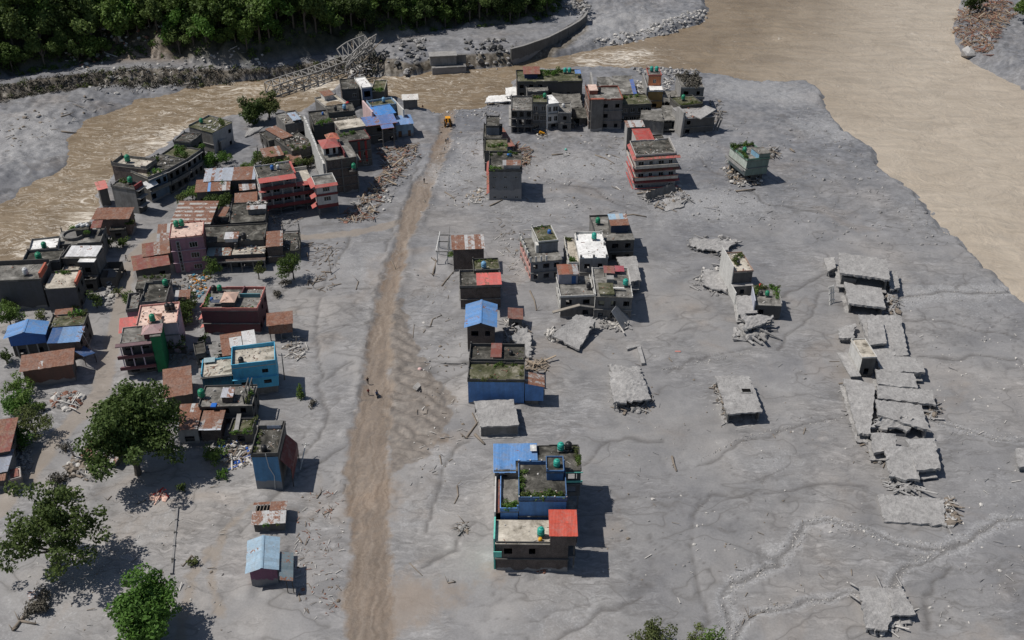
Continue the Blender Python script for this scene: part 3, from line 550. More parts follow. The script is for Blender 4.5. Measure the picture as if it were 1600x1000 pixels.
class Bld:
    def __init__(s, label, fl, fr, bk, h, name='house', cat='house', group=None, rx=0.0, ry=0.0, base=None, seed=None):
        p0 = G(fl, h); p1 = G(fr, h); d = p1 - p0; s.W = d.length; s.ang = math.atan2(d.y, d.x)
        s.ax = d.normalized(); s.ay = Vector((-s.ax.y, s.ax.x, 0)); s.o = Vector((p0.x, p0.y, 0)); s.h = h
        s.D = s.loc(bk, h)[1] if isinstance(bk, tuple) else bk
        s.rr = random.Random(seed if seed is not None else int(fl[0] * 131 + fl[1]))
        s.e = empty(name, (p0.x, p0.y, 0 if base is None else base), s.ang, rx, ry); tag(s.e, label, cat, group); s.label = label
        s.M = Matrix.Translation(s.e.location) @ s.e.rotation_euler.to_matrix().to_4x4()
    def loc(s, px, z):
        q = G(px, z) - s.o; return (q.dot(s.ax), q.dot(s.ay))
    def pt(s, x, y, z): return s.M @ Vector((x, y, z))
    def part(s, name, mb, mat, par=None, smooth=False): return mb.build(name, mat, par or s.e, smooth)
    # one wall with real openings; A->B runs with the outside on the right
    def wall(s, A, B, z0, z1, mat, ops=(), t=0.2, fm=None, dm=None, name='wall'):
        A = Vector(A); B = Vector(B); d = B - A; L = d.length
        if L < .05: return
        d /= L; nin = Vector((-d.y, d.x)); m = MB()
        def P(u, v, k=0.0): q = A + d * u + nin * k; return (q.x, q.y, z0 + v)
        H = z1 - z0; ops = [o for o in ops if o[0] > .02 and o[1] < L - .02 and o[3] < H - .02 and o[2] >= 0]
        us = sorted({0, L, *[o[0] for o in ops], *[o[1] for o in ops]}); vs = sorted({0, H, *[o[2] for o in ops], *[o[3] for o in ops]})
        for u0, u1 in zip(us, us[1:]):
            for v0, v1 in zip(vs, vs[1:]):
                cu, cv = (u0 + u1) / 2, (v0 + v1) / 2
                if not any(o[0] < cu < o[1] and o[2] < cv < o[3] for o in ops): m.quad(P(u0, v0), P(u1, v0), P(u1, v1), P(u0, v1))
        for o in ops:
            u0, u1, v0, v1, k = o
            m.quad(P(u0, v0), P(u0, v0, t), P(u0, v1, t), P(u0, v1)); m.quad(P(u1, v0, t), P(u1, v0), P(u1, v1), P(u1, v1, t))
            m.quad(P(u0, v1), P(u0, v1, t), P(u1, v1, t), P(u1, v1)); m.quad(P(u0, v0, t), P(u0, v0), P(u1, v0), P(u1, v0, t))
            q = A + d * u0 + nin * (t * .5); rz = math.atan2(d.y, d.x)
            if k == 'w':
                fm_, pm = win_mesh(u1 - u0, v1 - v0, fm or FR_WHITE, 2 if u1 - u0 < 1.7 else 3)
                wo = link('window', fm_, s.e, (q.x, q.y, z0 + v0), rz); link('pane', pm, wo)
            elif k == 'd': link('door', door_mesh(u1 - u0, v1 - v0, dm or FR_WOOD), s.e, (q.x, q.y, z0 + v0), rz)
        return m.build(name, mat, s.e)
    def ops(s, L, H, st, kind='w', bay=3.2, ww=1.3, wh=1.25, sill=0.9, skip=0.15, door=None):
        n = max(1, int(round(L / bay))); r = []; fh = H / st
        for k in range(st):
            for i in range(n):
                if s.rr.random() < skip: continue
                c = L * (i + .5) / n + s.rr.uniform(-.15, .15); w_ = min(ww, L / n * .75) * s.rr.choice((.8, 1, 1, 1.15)); sl = k * fh + min(sill, fh * .4)
                if sl + wh > (k + 1) * fh - .15: continue
                kd = kind if kind != 'mix' else s.rr.choice(('w', 'w', 'o'))
                r.append((c - w_ / 2, c + w_ / 2, sl, sl + wh, kd))
        return r
    # a storeyed box with openings: wm = wall materials (front, right, back, left)
    def box(s, x0, x1, y0, y1, z0, z1, wm, st=1, win=('w', 'w', None, 'w'), roof='dark', par=0.0, pm=None, over=0.12, t=0.16, ledge=True, bay=3.2, skip=0.2, fm=None, psides='FRBL', ww=1.3, wh=1.25, ledge_m=None, sill=0.9, pt=0.14):
        if not isinstance(wm, (tuple, list)): wm = (wm,) * 4
        cs = [(x0, y0), (x1, y0), (x1, y1), (x0, y1)]
        for i in range(4):
            if wm[i] is None: continue
            A, B = cs[i], cs[(i + 1) % 4]; L = math.hypot(B[0] - A[0], B[1] - A[1])
            o = s.ops(L, z1 - z0, st, win[i], bay, ww, wh, sill, skip) if win[i] else ()
            s.wall(A, B, z0, z1, wm[i], o, fm=fm)
        if ledge and st > 1:
            for k in range(1, st):
                z = z0 + (z1 - z0) * k / st
                s.part('floor_ledge', MB().box(x0 - .22, x1 + .22, y0 - .30, y0 + .01, z - .07, z + .05), ledge_m or conc_m(.25))
                if win[3]: s.part('floor_ledge', MB().box(x0 - .22, x0 + .01, y0 + .012, y1, z - .07, z + .05), ledge_m or conc_m(.25))
        if roof:
            if x1 - x0 > 3 and y1 - y0 > 3 and roof != 'mud': litter(s, x0 + .3, x1 - .3, y0 + .3, y1 - .3, z1 + t, int(6 + (x1 - x0) * (y1 - y0) * .12), None, .4)
            s.part('roof_slab', MB().box(x0 - over, x1 + over, y0 - over, y1 + over, z1, z1 + t), roof_m(roof))
            if par > 0: s.parapet(x0 - over + .03, x1 + over - .03, y0 - over + .03, y1 + over - .03, z1 + t, par, pm or wm[0] or conc_m(), psides, pt)
    def parapet(s, x0, x1, y0, y1, z, h, mat, sides='FRBL', t=0.14):
        def run(a0, a1, f):
            n = max(1, int((a1 - a0) / 1.6)); m = MB(); cuts = [a0 + (a1 - a0) * i / n + (s.rr.uniform(-.3, .3) if 0 < i < n else 0) for i in range(n + 1)]
            for q0, q1 in zip(cuts, cuts[1:]): f(m, q0, q1, z + max(.12, h * (1 - (s.rr.uniform(0, .10) if s.rr.random() < .85 else s.rr.uniform(.2, .6)))))
            s.part('parapet', m, mat)
        if 'F' in sides: run(x0, x1, lambda m, a, b, k: m.box(a, b, y0, y0 + t, z, k))
        if 'B' in sides: run(x0, x1, lambda m, a, b, k: m.box(a, b, y1 - t, y1, z, k))
        if 'L' in sides: run(y0 + t, y1 - t, lambda m, a, b, k: m.box(x0, x0 + t, a, b, z, k))
        if 'R' in sides: run(y0 + t, y1 - t, lambda m, a, b, k: m.box(x1 - t, x1, a, b, z, k))
        for cx, cy in ((x0 + .15, y0 + .15), (x1 - .15, y0 + .15), (x1 - .15, y1 - .15), (x0 + .15, y1 - .15)):
            if s.rr.random() < .4: s.posts([(cx, cy)], z, z + h + s.rr.uniform(.1, .5), mat, .26, s.rr.random() < .6)
    def posts(s, pts, z0, z1, mat=None, t=0.25, rebar=False, name='pillar'):
        for x, y in pts:
            s.part(name, MB().box(x - t / 2, x + t / 2, y - t / 2, y + t / 2, z0, z1), mat or conc_m(.25))
            if rebar:
                m = MB()
                for a, b in ((-.07, -.07), (.07, -.07), (.07, .07), (-.07, .07)): m.beam((x + a, y + b, z1), (x + a * 1.6, y + b * 1.6, z1 + .7), .025)
                tag(s.part('rebar', m, plain_m((0.10, 0.06, 0.045))), kind='stuff')
    # corrugated sheets laid side by side from (x0..x1) rising y0->y1
    def tin(s, x0, x1, y0, y1, z0, z1, mats, sheet=0.95, along='x', seed=0, rows=1, amp=0.03, alt=False):
        rr = random.Random(seed + int(x0 * 10)); mats = mats if isinstance(mats, (list, tuple)) else [mats]
        flip = along == 'y'     # sheets side by side along y, slope along x
        a0, a1 = (y0, y1) if flip else (x0, x1); b0, b1 = (x0, x1) if flip else (y0, y1)
        n = max(1, int(round((a1 - a0) / sheet))); wd = (a1 - a0) / n
        for r in range(rows):
            c0 = b0 + (b1 - b0) * r / rows - (.06 if r else 0); c1 = b0 + (b1 - b0) * (r + 1) / rows
            for i in range(n):
                m = MB(); k = 8; pts = []; dz = rr.uniform(0, .025) + r * .02; sk = rr.uniform(-.04, .04)
                ex = rr.uniform(-.06, .06)
                for j in range(k + 1):
                    u = a0 + wd * i + wd * 1.02 * j / k; zz = amp * (j % 2)
                    for c in (c0 - (ex if r == 0 else 0), c1):
                        z = z0 + (z1 - z0) * (c - b0) / (b1 - b0) + zz + dz
                        pts.append((c, u, z) if flip else (u, c, z))
                m.v = pts; m.f = [(2 * j, 2 * j + 2, 2 * j + 3, 2 * j + 1) if not flip else (2 * j, 2 * j + 1, 2 * j + 3, 2 * j + 2) for j in range(k)]
                s.part('roof_sheet', m, mats[r % len(mats)] if alt else rr.choice(mats))
    def gable(s, x0, x1, y0, y1, ze, zr, mats, axis='y', wm=None, seed=0, sheet=1.0, rows=1):
        if axis == 'y':         # ridge runs back from the front
            xm = (x0 + x1) / 2
            s.tin(x0, xm, y0, y1, ze, zr, mats, sheet, 'y', seed, rows); s.tin(xm, x1, y0, y1, zr, ze, mats, sheet, 'y', seed + 1, rows)
            s.part('ridge_cap', MB().poly([(xm - .25, y0, zr - .02 + .07), (xm, y0, zr + .1), (xm, y1, zr + .1), (xm - .25, y1, zr + .05)]), mats[0] if isinstance(mats, (list, tuple)) else mats)
            s.part('ridge_cap', MB().poly([(xm, y0, zr + .1), (xm + .25, y0, zr + .05), (xm + .25, y1, zr + .05), (xm, y1, zr + .1)]), mats[0] if isinstance(mats, (list, tuple)) else mats)
            if wm:
                for y in (y0 + .35, y1 - .35): s.part('gable_wall', MB().poly([(x0 + .3, y, ze), (x1 - .3, y, ze), (xm, y, zr - .08)]), wm)
        else:
            ym = (y0 + y1) / 2
            s.tin(x0, x1, y0, ym, ze, zr, mats, sheet, 'x', seed, rows); s.tin(x0, x1, ym, y1, zr, ze, mats, sheet, 'x', seed + 1, rows)
            if wm:
                for x in (x0 + .35, x1 - .35): s.part('gable_wall', MB().poly([(x, y0 + .3, ze), (x, y1 - .3, ze), (x, ym, zr - .08)]), wm)
    def hip(s, x0, x1, y0, y1, z0, z1, mat, k=.35):
        xm0, xm1, ym0, ym1 = x0 + (x1 - x0) * k, x1 - (x1 - x0) * k, y0 + (y1 - y0) * k, y1 - (y1 - y0) * k
        b = [(x0, y0, z0), (x1, y0, z0), (x1, y1, z0), (x0, y1, z0)]; t = [(xm0, ym0, z1), (xm1, ym0, z1), (xm1, ym1, z1), (xm0, ym1, z1)]
        for i in range(4): s.part('roof_face', _q(b[i], b[(i + 1) % 4], t[(i + 1) % 4], t[i]), mat)
        s.part('roof_face', _q(*t), mat)
    def awning(s, x0, x1, y, z, d=0.9, mat=None, side='F', drop=0.45):
        m = MB()
        if side == 'F':
            m.quad((x0, y - d, z - drop), (x1, y - d, z - drop), (x1, y, z), (x0, y, z)); m.quad((x0, y - d, z - drop - .08), (x1, y - d, z - drop - .08), (x1, y - d, z - drop), (x0, y - d, z - drop))
            m.quad((x0, y - d, z - drop - .08), (x0, y, z - .08), (x1, y, z - .08), (x1, y - d, z - drop - .08))
        else:
            m.quad((y - d, x1, z - drop), (y - d, x0, z - drop), (y, x0, z), (y, x1, z)); m.quad((y - d, x1, z - drop - .08), (y - d, x0, z - drop - .08), (y - d, x0, z - drop), (y - d, x1, z - drop))
            m.quad((y - d, x0, z - drop - .08), (y - d, x1, z - drop - .08), (y, x1, z - .08), (y, x0, z - .08))
        s.part('awning', m, mat)
    def blk(s, fl, fr, bk, z1, z0=0.0, **kw):      # sub-block from photo points of its roof edge
        a = s.loc(fl, z1); b = s.loc(fr, z1); y0 = (a[1] + b[1]) / 2; y1 = s.loc(bk, z1)[1] if isinstance(bk, tuple) else y0 + bk
        s.box(a[0], b[0], y0, y1, z0, z1, **kw); return (a[0], b[0], y0, y1)
def _q(a, b, c, d):
    m = MB(); m.quad(a, b, c, d); return m
# ------------------------------------------------------------------ leaves
def leaf_arrays(cl, n_per, size, rng, flat=0.3, shell=0.55):
    V = []
    for (cx, cy, cz, r) in cl:
        n = max(4, int(n_per * r * r))
        d = rng.normal(size=(n, 3)); d /= np.linalg.norm(d, axis=1)[:, None] + 1e-9
        rad = r * (shell + (1 - shell) * rng.random(n) ** 0.6) * (0.85 + 0.3 * rng.random(n))
        p = np.array([cx, cy, cz]) + d * rad[:, None] * np.array([1, 1, 0.8])
        nr = d * 0.7 + rng.normal(size=(n, 3)) * 0.55 + np.array([0, 0, flat]); nr /= np.linalg.norm(nr, axis=1)[:, None] + 1e-9
        t = np.cross(nr, rng.normal(size=(n, 3))); t /= np.linalg.norm(t, axis=1)[:, None] + 1e-9; b = np.cross(nr, t)
        s = (size * (0.6 + 0.8 * rng.random(n)))[:, None]
        V.append(np.stack([p - t * s, p - b * s * 0.55, p + t * s, p + b * s * 0.55], 1))
    return np.concatenate(V).reshape(-1, 3)
def quads_mesh(name, V, mat):
    nf = len(V) // 4; me = bpy.data.meshes.new(name); me.vertices.add(len(V)); me.loops.add(nf * 4); me.polygons.add(nf)
    me.vertices.foreach_set('co', V.astype(np.float32).ravel()); me.loops.foreach_set('vertex_index', np.arange(nf * 4, dtype=np.int32))
    me.polygons.foreach_set('loop_start', np.arange(0, nf * 4, 4, dtype=np.int32)); me.polygons.foreach_set('loop_total', np.full(nf, 4, np.int32))
    me.update(); me.materials.append(mat); return me
def crown_clumps(rng, rx, ry, rz, n, rmin, rmax, zc, gap=0.0):
    out = []; lobes = []
    for i in range(max(5, n // 5)):
        d = rng.normal(size=3); d /= np.linalg.norm(d); d[2] = abs(d[2]) * (1 if rng.random() < .7 else -0.6); lobes.append(d * rng.uniform(.55, 1.0))
    for i in range(n):
        q = lobes[i % len(lobes)] + rng.normal(size=3) * .24 if i >= len(lobes) else lobes[i] * .5
        out.append((q[0] * rx, q[1] * ry, zc + q[2] * rz, rng.uniform(rmin, rmax)))
    return out
BARK = wood_m((0.06, 0.05, 0.04), (0.15, 0.13, 0.11))
def make_tree(name, label, cat, x, y, z, cl, leaf, n_per=38, size=0.28, trunk_r=0.3, seed=1, group=None, lim=9, root_z=None):
    rng = np.random.default_rng(seed); e = tag(empty(name, (x, y, z)), label, cat, group)
    t = MB(); hmid = min(c[2] for c in cl) if cl else 2; zc = sum(c[2] for c in cl) / len(cl)
    t.tube([(0, 0, -.5), (.1, .05, hmid * .5), (0, 0, max(hmid, zc * .55))], [trunk_r, trunk_r * .8, trunk_r * .6], 7)
    for c in sorted(cl, key=lambda c: -c[3])[:lim]:
        b0 = (0, 0, max(hmid * .7, zc * .4)); mid = (c[0] * .45, c[1] * .45, b0[2] + (c[2] - b0[2]) * .6)
        t.tube([b0, mid, c[:3]], [trunk_r * .5, trunk_r * .3, trunk_r * .12], 5)
    t.build('trunk', BARK, e)
    o = bpy.data.objects.new('crown', quads_mesh('crown', leaf_arrays(cl, n_per, size, rng), leaf)); C.objects.link(o); o.parent = e
    return e
LEAF_DARK = leaf_m((0.034, 0.064, 0.016), (0.105, 0.150, 0.042), .3); LEAF_MID = leaf_m((0.048, 0.095, 0.018), (0.140, 0.205, 0.050), .3)
LEAF_BRIGHT = leaf_m((0.055, 0.130, 0.020), (0.130, 0.245, 0.050), .3); LEAF_OLIVE = leaf_m((0.060, 0.080, 0.024), (0.150, 0.175, 0.062), .3); LEAF_YG = leaf_m((0.065, 0.105, 0.028), (0.165, 0.225, 0.065), .3); LEAF_DRY = leaf_m((0.048, 0.044, 0.034), (0.150, 0.138, 0.115), 0.1)
_pl = []
def plant_protos():
    for k, m in enumerate((LEAF_MID, LEAF_BRIGHT, LEAF_OLIVE, LEAF_DARK)):
        for j in range(2):
            rng = np.random.default_rng(300 + k * 2 + j)
            cl = [(rng.uniform(-.45, .45), rng.uniform(-.35, .35), rng.uniform(.15, .75), rng.uniform(.28, .45)) for _ in range(7)]
            _pl.append(quads_mesh('rooftop_plant', leaf_arrays(cl, 130, 0.13, rng), m))
plant_protos()
def plants(b, pts, z, where, kinds=(0, 1, 2), sc=(0.7, 1.3), name='rooftop_plant', noun='leafy green plants growing'):
    for x, y in pts:
        me = _pl[b.rr.choice(kinds) * 2 + b.rr.randint(0, 1)]; s_ = b.rr.uniform(*sc)
        o = link(name, me, None, b.pt(x, y, z), b.rr.uniform(0, 6.3), (s_ * b.rr.uniform(.8, 1.3), s_, s_ * b.rr.uniform(.7, 1.2)))
        tag(o, noun + ' ' + where, 'plant', 'plants ' + where)
def along(p, q, n, r, j=0.2):
    return [(p[0] + (q[0] - p[0]) * (i + .5) / n + r.uniform(-j, j), p[1] + (q[1] - p[1]) * (i + .5) / n + r.uniform(-j, j)) for i in range(n)]
# ------------------------------------------------------------------ rooftop water tank
TANKC = dict(green=(0.02, 0.22, 0.12), teal=(0.03, 0.33, 0.26), black=(0.02, 0.02, 0.022), blue=(0.03, 0.13, 0.40), white=(0.55, 0.56, 0.56), skyblue=(0.16, 0.34, 0.52))
_tk = {}
def tank_meshes(col):
    if col not in _tk:
        m = plain_m(TANKC[col], 0.45, 0.4, 0.12)
        body = MB().lathe([(.55, 0), (.58, .05), (.58, .35), (.61, .38), (.61, .44), (.58, .47), (.58, .80), (.61, .83), (.61, .89), (.58, .92), (.58, 1.15), (.46, 1.34), (.24, 1.42)], 14).mesh('tank_body', m, True)
        lid = MB().lathe([(.22, 1.42), (.24, 1.44), (.24, 1.52), (.12, 1.55)], 10).mesh('lid', m)
        st = MB()
        for i in range(4):
            a = math.pi / 4 + i * math.pi / 2; st.beam((.5 * math.cos(a), .5 * math.sin(a), -.45), (.5 * math.cos(a), .5 * math.sin(a), -.05), .08)
        st.box(-.6, .6, -.6, .6, -.05, -.004); _tk[col] = (body, lid, st.mesh('stand', conc_m(.25)))
    return _tk[col]
def tank(p, col, label, sc=1.0, stand=True):
    e = tag(empty('water_tank', p), label, 'water tank', 'rooftop water tanks'); a, l, st = tank_meshes(col)
    dz = .45 if stand else 0; kw = dict(sc=sc)
    o = link('tank_body', a, e, (0, 0, dz * sc), 0, sc); link('lid', l, o)
    if stand: link('stand', st, e, (0, 0, dz * sc), 0, sc)
    return e
# ------------------------------------------------------------------ buried slab ruins
def slab_grid(c, t, seed, n=10, m=8, rough=0.10, bite=0.0, sag=0.0):
    rng = np.random.default_rng(seed); mb = MB(); c = [Vector(q) for q in c]; top = []
    L1 = ((c[1] - c[0]).length + (c[2] - c[3]).length) / 2; L2 = ((c[3] - c[0]).length + (c[2] - c[1]).length) / 2
    n = max(4, min(22, int(L1 / .55))); m = max(4, min(22, int(L2 / .55)))
    for j in range(m + 1):
        for i in range(n + 1):
            u, v = i / n, j / m; p = c[0] * (1 - u) * (1 - v) + c[1] * u * (1 - v) + c[2] * u * v + c[3] * (1 - u) * v
            e = (i in (0, n)) or (j in (0, m)); a = rough * (1.6 if e else .6)
            p = p + Vector((rng.normal() * a * (1 if e else .3), rng.normal() * a * (1 if e else .3), rng.normal() * a * .55 - sag * math.sin(math.pi * u) * math.sin(math.pi * v)))
            top.append(p)
    k = len(top); mb.v = [tuple(p) for p in top] + [tuple(p - Vector((0, 0, t * (1 + .15 * rng.normal())))) for p in top]
    idx = lambda i, j: j * (n + 1) + i
    for j in range(m):
        for i in range(n):
            edge = i in (0, n - 1) or j in (0, m - 1)
            if edge and rng.random() < bite: continue
            q = (idx(i, j), idx(i + 1, j), idx(i + 1, j + 1), idx(i, j + 1)); mb.f.append(q); mb.f.append(tuple(k + x for x in reversed(q)))
    for i in range(n):
        for j, r in ((0, 0), (m, 1)):
            a, b = idx(i, j), idx(i + 1, j); mb.f.append((a, k + a, k + b, b) if r == 0 else (b, k + b, k + a, a))
    for j in range(m):
        for i, r in ((0, 0), (n, 1)):
            a, b = idx(i, j), idx(i, j + 1); mb.f.append((b, k + b, k + a, a) if r == 0 else (a, k + a, k + b, b))
    return mb
def ruin(label, c, z, t=0.45, walls='FRBL', op='', inset=0.9, mat=None, wmat=None, seed=1, rough=0.06, bite=0.0, sag=0.0, name='collapsed_house', cat='ruin', zb=-0.4, cols=True, base=None):
    """c: photo points front-left, front-right, back-right, back-left of the roof slab; z height(s)"""
    zz = z if isinstance(z, (list, tuple)) else (z,) * 4; P = [G(p, h) for p, h in zip(c, zz)]
    cen = sum(P, Vector()) / 4; e = tag(empty(name, (cen.x, cen.y, 0)), label, cat); off = Vector((cen.x, cen.y, 0)); L = [p - off for p in P]
    slab_grid(L, t, seed, rough=rough, bite=bite, sag=sag).build('roof_slab', mat or mudcrete_m(), e)
    mid = sum(L, Vector()) / 4; I = [p + (mid - p).normalized() * inset - Vector((0, 0, t + .0)) for p in L]; wm = wmat or mudcrete_m()
    for i, sd_ in enumerate('FRBL'):
        a, b = I[i], I[(i + 1) % 4]
        if sd_ in walls:
            rr = random.Random(seed * 7 + i); n = max(2, int((b - a).length / 2.6))
            for q in range(n):
                if sd_ in op and rr.random() < .55: continue
                u0, u1 = a.lerp(b, q / n), a.lerp(b, (q + 1) / n); m = MB(); d = (b - a).normalized(); nn = Vector((-d.y, d.x, 0)) * .18
                hcut = rr.choice((0, 0, .2, .5)) * (1 if sd_ in op else 0); low = Vector((u0.x, u0.y, zb)), Vector((u1.x, u1.y, zb))
                t0, t1 = Vector((u0.x, u0.y, zb + (u0.z - zb) * (1 - hcut))), Vector((u1.x, u1.y, zb + (u1.z - zb) * (1 - hcut)))
                m.quad(low[0], low[1], t1, t0); m.quad(low[1] + nn, low[0] + nn, t0 + nn, t1 + nn); m.quad(t0, t1, t1 + nn, t0 + nn); m.quad(low[0] + nn, low[0], t0, t0 + nn); m.quad(low[1], low[1] + nn, t1 + nn, t1)
                m.build('wall', wm, e)
        if cols: MB().box(a.x - .15, a.x + .15, a.y - .15, a.y + .15, zb, a.z + .02).build('pillar', wm, e)
    if base is None and min(zz) > 1.5 and random.Random(seed).random() < .75: base = (-.5, -.7, min(zz) * .32)
    if base:
        B = [Vector((p.x, p.y, 0)) + Vector((base[0], base[1], base[2])) for p in L]; slab_grid(B, .2, seed + 50, rough=rough * .7).build('floor_slab', mat or mudcrete_m(), e)
    return e
# ------------------------------------------------------------------ debris
_ph = (1 + 5 ** .5) / 2
_IV = np.array([(-1, _ph, 0), (1, _ph, 0), (-1, -_ph, 0), (1, -_ph, 0), (0, -1, _ph), (0, 1, _ph), (0, -1, -_ph), (0, 1, -_ph), (_ph, 0, -1), (_ph, 0, 1), (-_ph, 0, -1), (-_ph, 0, 1)]) / 1.9
_IF = [(0, 11, 5), (0, 5, 1), (0, 1, 7), (0, 7, 10), (0, 10, 11), (1, 5, 9), (5, 11, 4), (11, 10, 2), (10, 7, 6), (7, 1, 8), (3, 9, 4), (3, 4, 2), (3, 2, 6), (3, 6, 8), (3, 8, 9), (4, 9, 5), (2, 4, 11), (6, 2, 10), (8, 6, 7), (9, 8, 1)]
def rock(mb, c, r, rng):
    d = _IV * (0.65 + 0.6 * rng.random((12, 1))) * (0.7 + .6 * rng.random((1, 3))) * r; k = len(mb.v)
    mb.v += [(c[0] + p[0], c[1] + p[1], c[2] + p[2] * .7) for p in d]; mb.f += [(k + a, k + b, k + e) for a, b, e in _IF]
def in_px(poly, n, rr, z=0.0):
    xs_ = [p[0] for p in poly]; ys_ = [p[1] for p in poly]; out = []; tries = 0
    A = np.array(poly, float)
    while len(out) < n and tries < n * 30:
        tries += 1; x, y = rr.uniform(min(xs_), max(xs_)), rr.uniform(min(ys_), max(ys_))
        if inside(np.array([x]), np.array([y]), A)[0]: out.append(G((x, y), z))
    return out
def rubble(label, poly, n, smin, smax, mats, name='debris', cat='debris', planks=0.3, pile=0.0, seed=3, z=0.0, flat=1.0):
    rr = random.Random(seed); rng = np.random.default_rng(seed); mbs = [MB() for _ in mats]; pts = in_px(poly, n, rr, z)
    if not pts: return
    cx = sum(p.x for p in pts) / len(pts); cy = sum(p.y for p in pts) / len(pts); sp = max(1.0, max(math.hypot(p.x - cx, p.y - cy) for p in pts))
    for p in pts:
        mb = rr.choice(mbs); s_ = rr.uniform(smin, smax) * (1 if rr.random() < .8 else 1.5); k = 1 - math.hypot(p.x - cx, p.y - cy) / sp
        z0 = (gz(p.x, p.y) if z == 0 else z) + pile * k * rr.random()
        if rr.random() < planks:
            a = rr.uniform(0, 6.28); L = s_ * rr.uniform(1.5, 4); d = Vector((math.cos(a), math.sin(a), rr.uniform(-.12, .3) * flat)) * L / 2; q = Vector((p.x, p.y, z0 + .1 + abs(d.z) * .8))
            mb.beam(q - d, q + d, s_ * rr.uniform(.15, .35), s_ * .12)
        else: rock(mb, (p.x, p.y, z0 + s_ * .1), s_ * .6, rng)
    e = None
    for i, (mb, mt) in enumerate(zip(mbs, mats)):
        if not mb.f: continue
        o = mb.build(name, mt, e); tag(o, kind='stuff')
        if e is None: e = o; tag(o, label, cat)
    return e
M_STONE = conc_m(.30, .3); M_PALE = plain_m((0.52, 0.50, 0.47)); M_BRICKBIT = plain_m((0.24, 0.12, 0.085)); M_WOODBIT = wood_m(); M_TAN = wood_m((0.22, 0.17, 0.12), (0.42, 0.35, 0.27)); M_MUDBIT = mudcrete_m()
def log(pts, r, label, mat=None, name='driftwood_log', cat='log', group=None, zs=None, br=0):
    P = [G(p, (zs[i] if zs else 0.0)) for i, p in enumerate(pts)]; P = [Vector((p.x, p.y, gz(p.x, p.y) + r * .6 + (zs[i] if zs else 0))) for i, p in enumerate(P)]
    o0 = P[0]; m = MB(); m.tube([p - o0 for p in P], [r * (1 - .4 * i / max(1, len(P) - 1)) for i in range(len(P))], 6)
    o = m.build(name, mat or M_WOODBIT, None, True, o0); tag(o, label, cat, group); rr = random.Random(int(pts[0][0] * 7 + pts[0][1]))
    for i in range(br):
        k = rr.randint(0, len(P) - 1); q = P[k] - o0; d = Vector((rr.uniform(-1, 1), rr.uniform(-1, 1), rr.uniform(.1, .7))) * rr.uniform(.8, 2.2)
        MB().tube([q, q + d * .5 + Vector((0, 0, .1)), q + d], [r * .4, r * .3, r * .1], 5).build('branch', mat or M_WOODBIT, o, True)
    return o
def litter(b, x0, x1, y0, y1, z, n=25, mats=None, smax=.5):
    rng = np.random.default_rng(int(abs(b.o.x * 13 + b.o.y))); rr = b.rr; mats = mats or (M_PALE, M_MUDBIT, M_WOODBIT, M_BRICKBIT)
    mbs = [MB() for _ in mats]
    for i in range(n):
        mb = rr.choice(mbs); x, y, s_ = rr.uniform(x0, x1), rr.uniform(y0, y1), rr.uniform(.12, smax)
        if rr.random() < .4:
            a = rr.uniform(0, 6.3); L = s_ * rr.uniform(1.5, 4); d = Vector((math.cos(a), math.sin(a), rr.uniform(0, .15))) * L / 2; q = Vector((x, y, z + .08)); mb.beam(q - d, q + d, s_ * .25, .06)
        else: rock(mb, (x, y, z + s_ * .15), s_ * .6, rng)
    for mb, mt in zip(mbs, mats):
        if mb.f: tag(mb.build('roof_litter', mt, b.e), kind='stuff')
# ------------------------------------------------------------------ houses along the road, centre of the valley floor
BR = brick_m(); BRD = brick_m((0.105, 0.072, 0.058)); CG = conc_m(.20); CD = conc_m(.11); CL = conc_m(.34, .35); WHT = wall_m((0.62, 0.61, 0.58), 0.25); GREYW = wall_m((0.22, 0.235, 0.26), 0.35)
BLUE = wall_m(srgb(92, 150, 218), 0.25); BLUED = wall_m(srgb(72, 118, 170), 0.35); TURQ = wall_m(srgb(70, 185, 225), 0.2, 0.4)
T_BLUE = tin_m(srgb(82, 142, 205), 0.0); T_BLUE2 = tin_m(srgb(105, 150, 200), 0.0); T_RED = tin_m(srgb(205, 74, 48), 0.0); T_PINK = tin_m(srgb(215, 98, 90), 0.05); T_SILV = tin_m((0.40, 0.41, 0.42), 0.45); T_RUST = tin_m((0.30, 0.26, 0.23), 0.95); T_MIX = tin_m((0.46, 0.44, 0.42), 0.66); T_PALE = tin_m((0.52, 0.52, 0.52), 0.30); T_MAROON = tin_m(srgb(140, 78, 66), 0.25); T_LBLUE = tin_m(srgb(150, 182, 205), 0.0); T_GREEN = tin_m((0.36, 0.45, 0.43), 0.08)
REDM = plain_m(srgb(190, 75, 65)); TEALM = plain_m(srgb(110, 195, 180)); WPOST = plain_m((0.6, 0.6, 0.58))

# red hut house at the near end
b = Bld('two-storey grey house with tan roof terrace and bright red rooftop hut', (775, 850), (888, 851), (776, 814), 6.2)
b.box(0, b.W, 0, b.D, 0, 6.2, (BRD, CD, CD, CL), 2, ('o', 'o', None, 'w'), 'tan', 0.0, bay=4, skip=.35, ledge_m=CD)
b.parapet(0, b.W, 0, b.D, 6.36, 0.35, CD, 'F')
b.part('curved_side_wall', MB().box(-.42, -.16, .2, b.D, 0, 7.15), TEALM); b.part('balcony_front', MB().box(-.42, .9, -.75, -.62, 4.0, 5.2), TEALM); b.part('balcony_floor', MB().box(-.42, .9, -.62, -.32, 4.0, 4.15), CL)
x0, y0 = b.loc((858, 838), 8.6); x1, _ = b.loc((903, 837), 8.6); y1 = b.loc((857, 798), 8.6)[1]
b.box(x0 + .2, x1 - .2, y0 + .3, y1 - .2, 6.36, 8.5, BRD, 1, (None, 'o', None, 'o'), None)
b.part('floor_slab', MB().box(b.W + .14, x1, .5, b.D, 6.1, 6.3), CD)
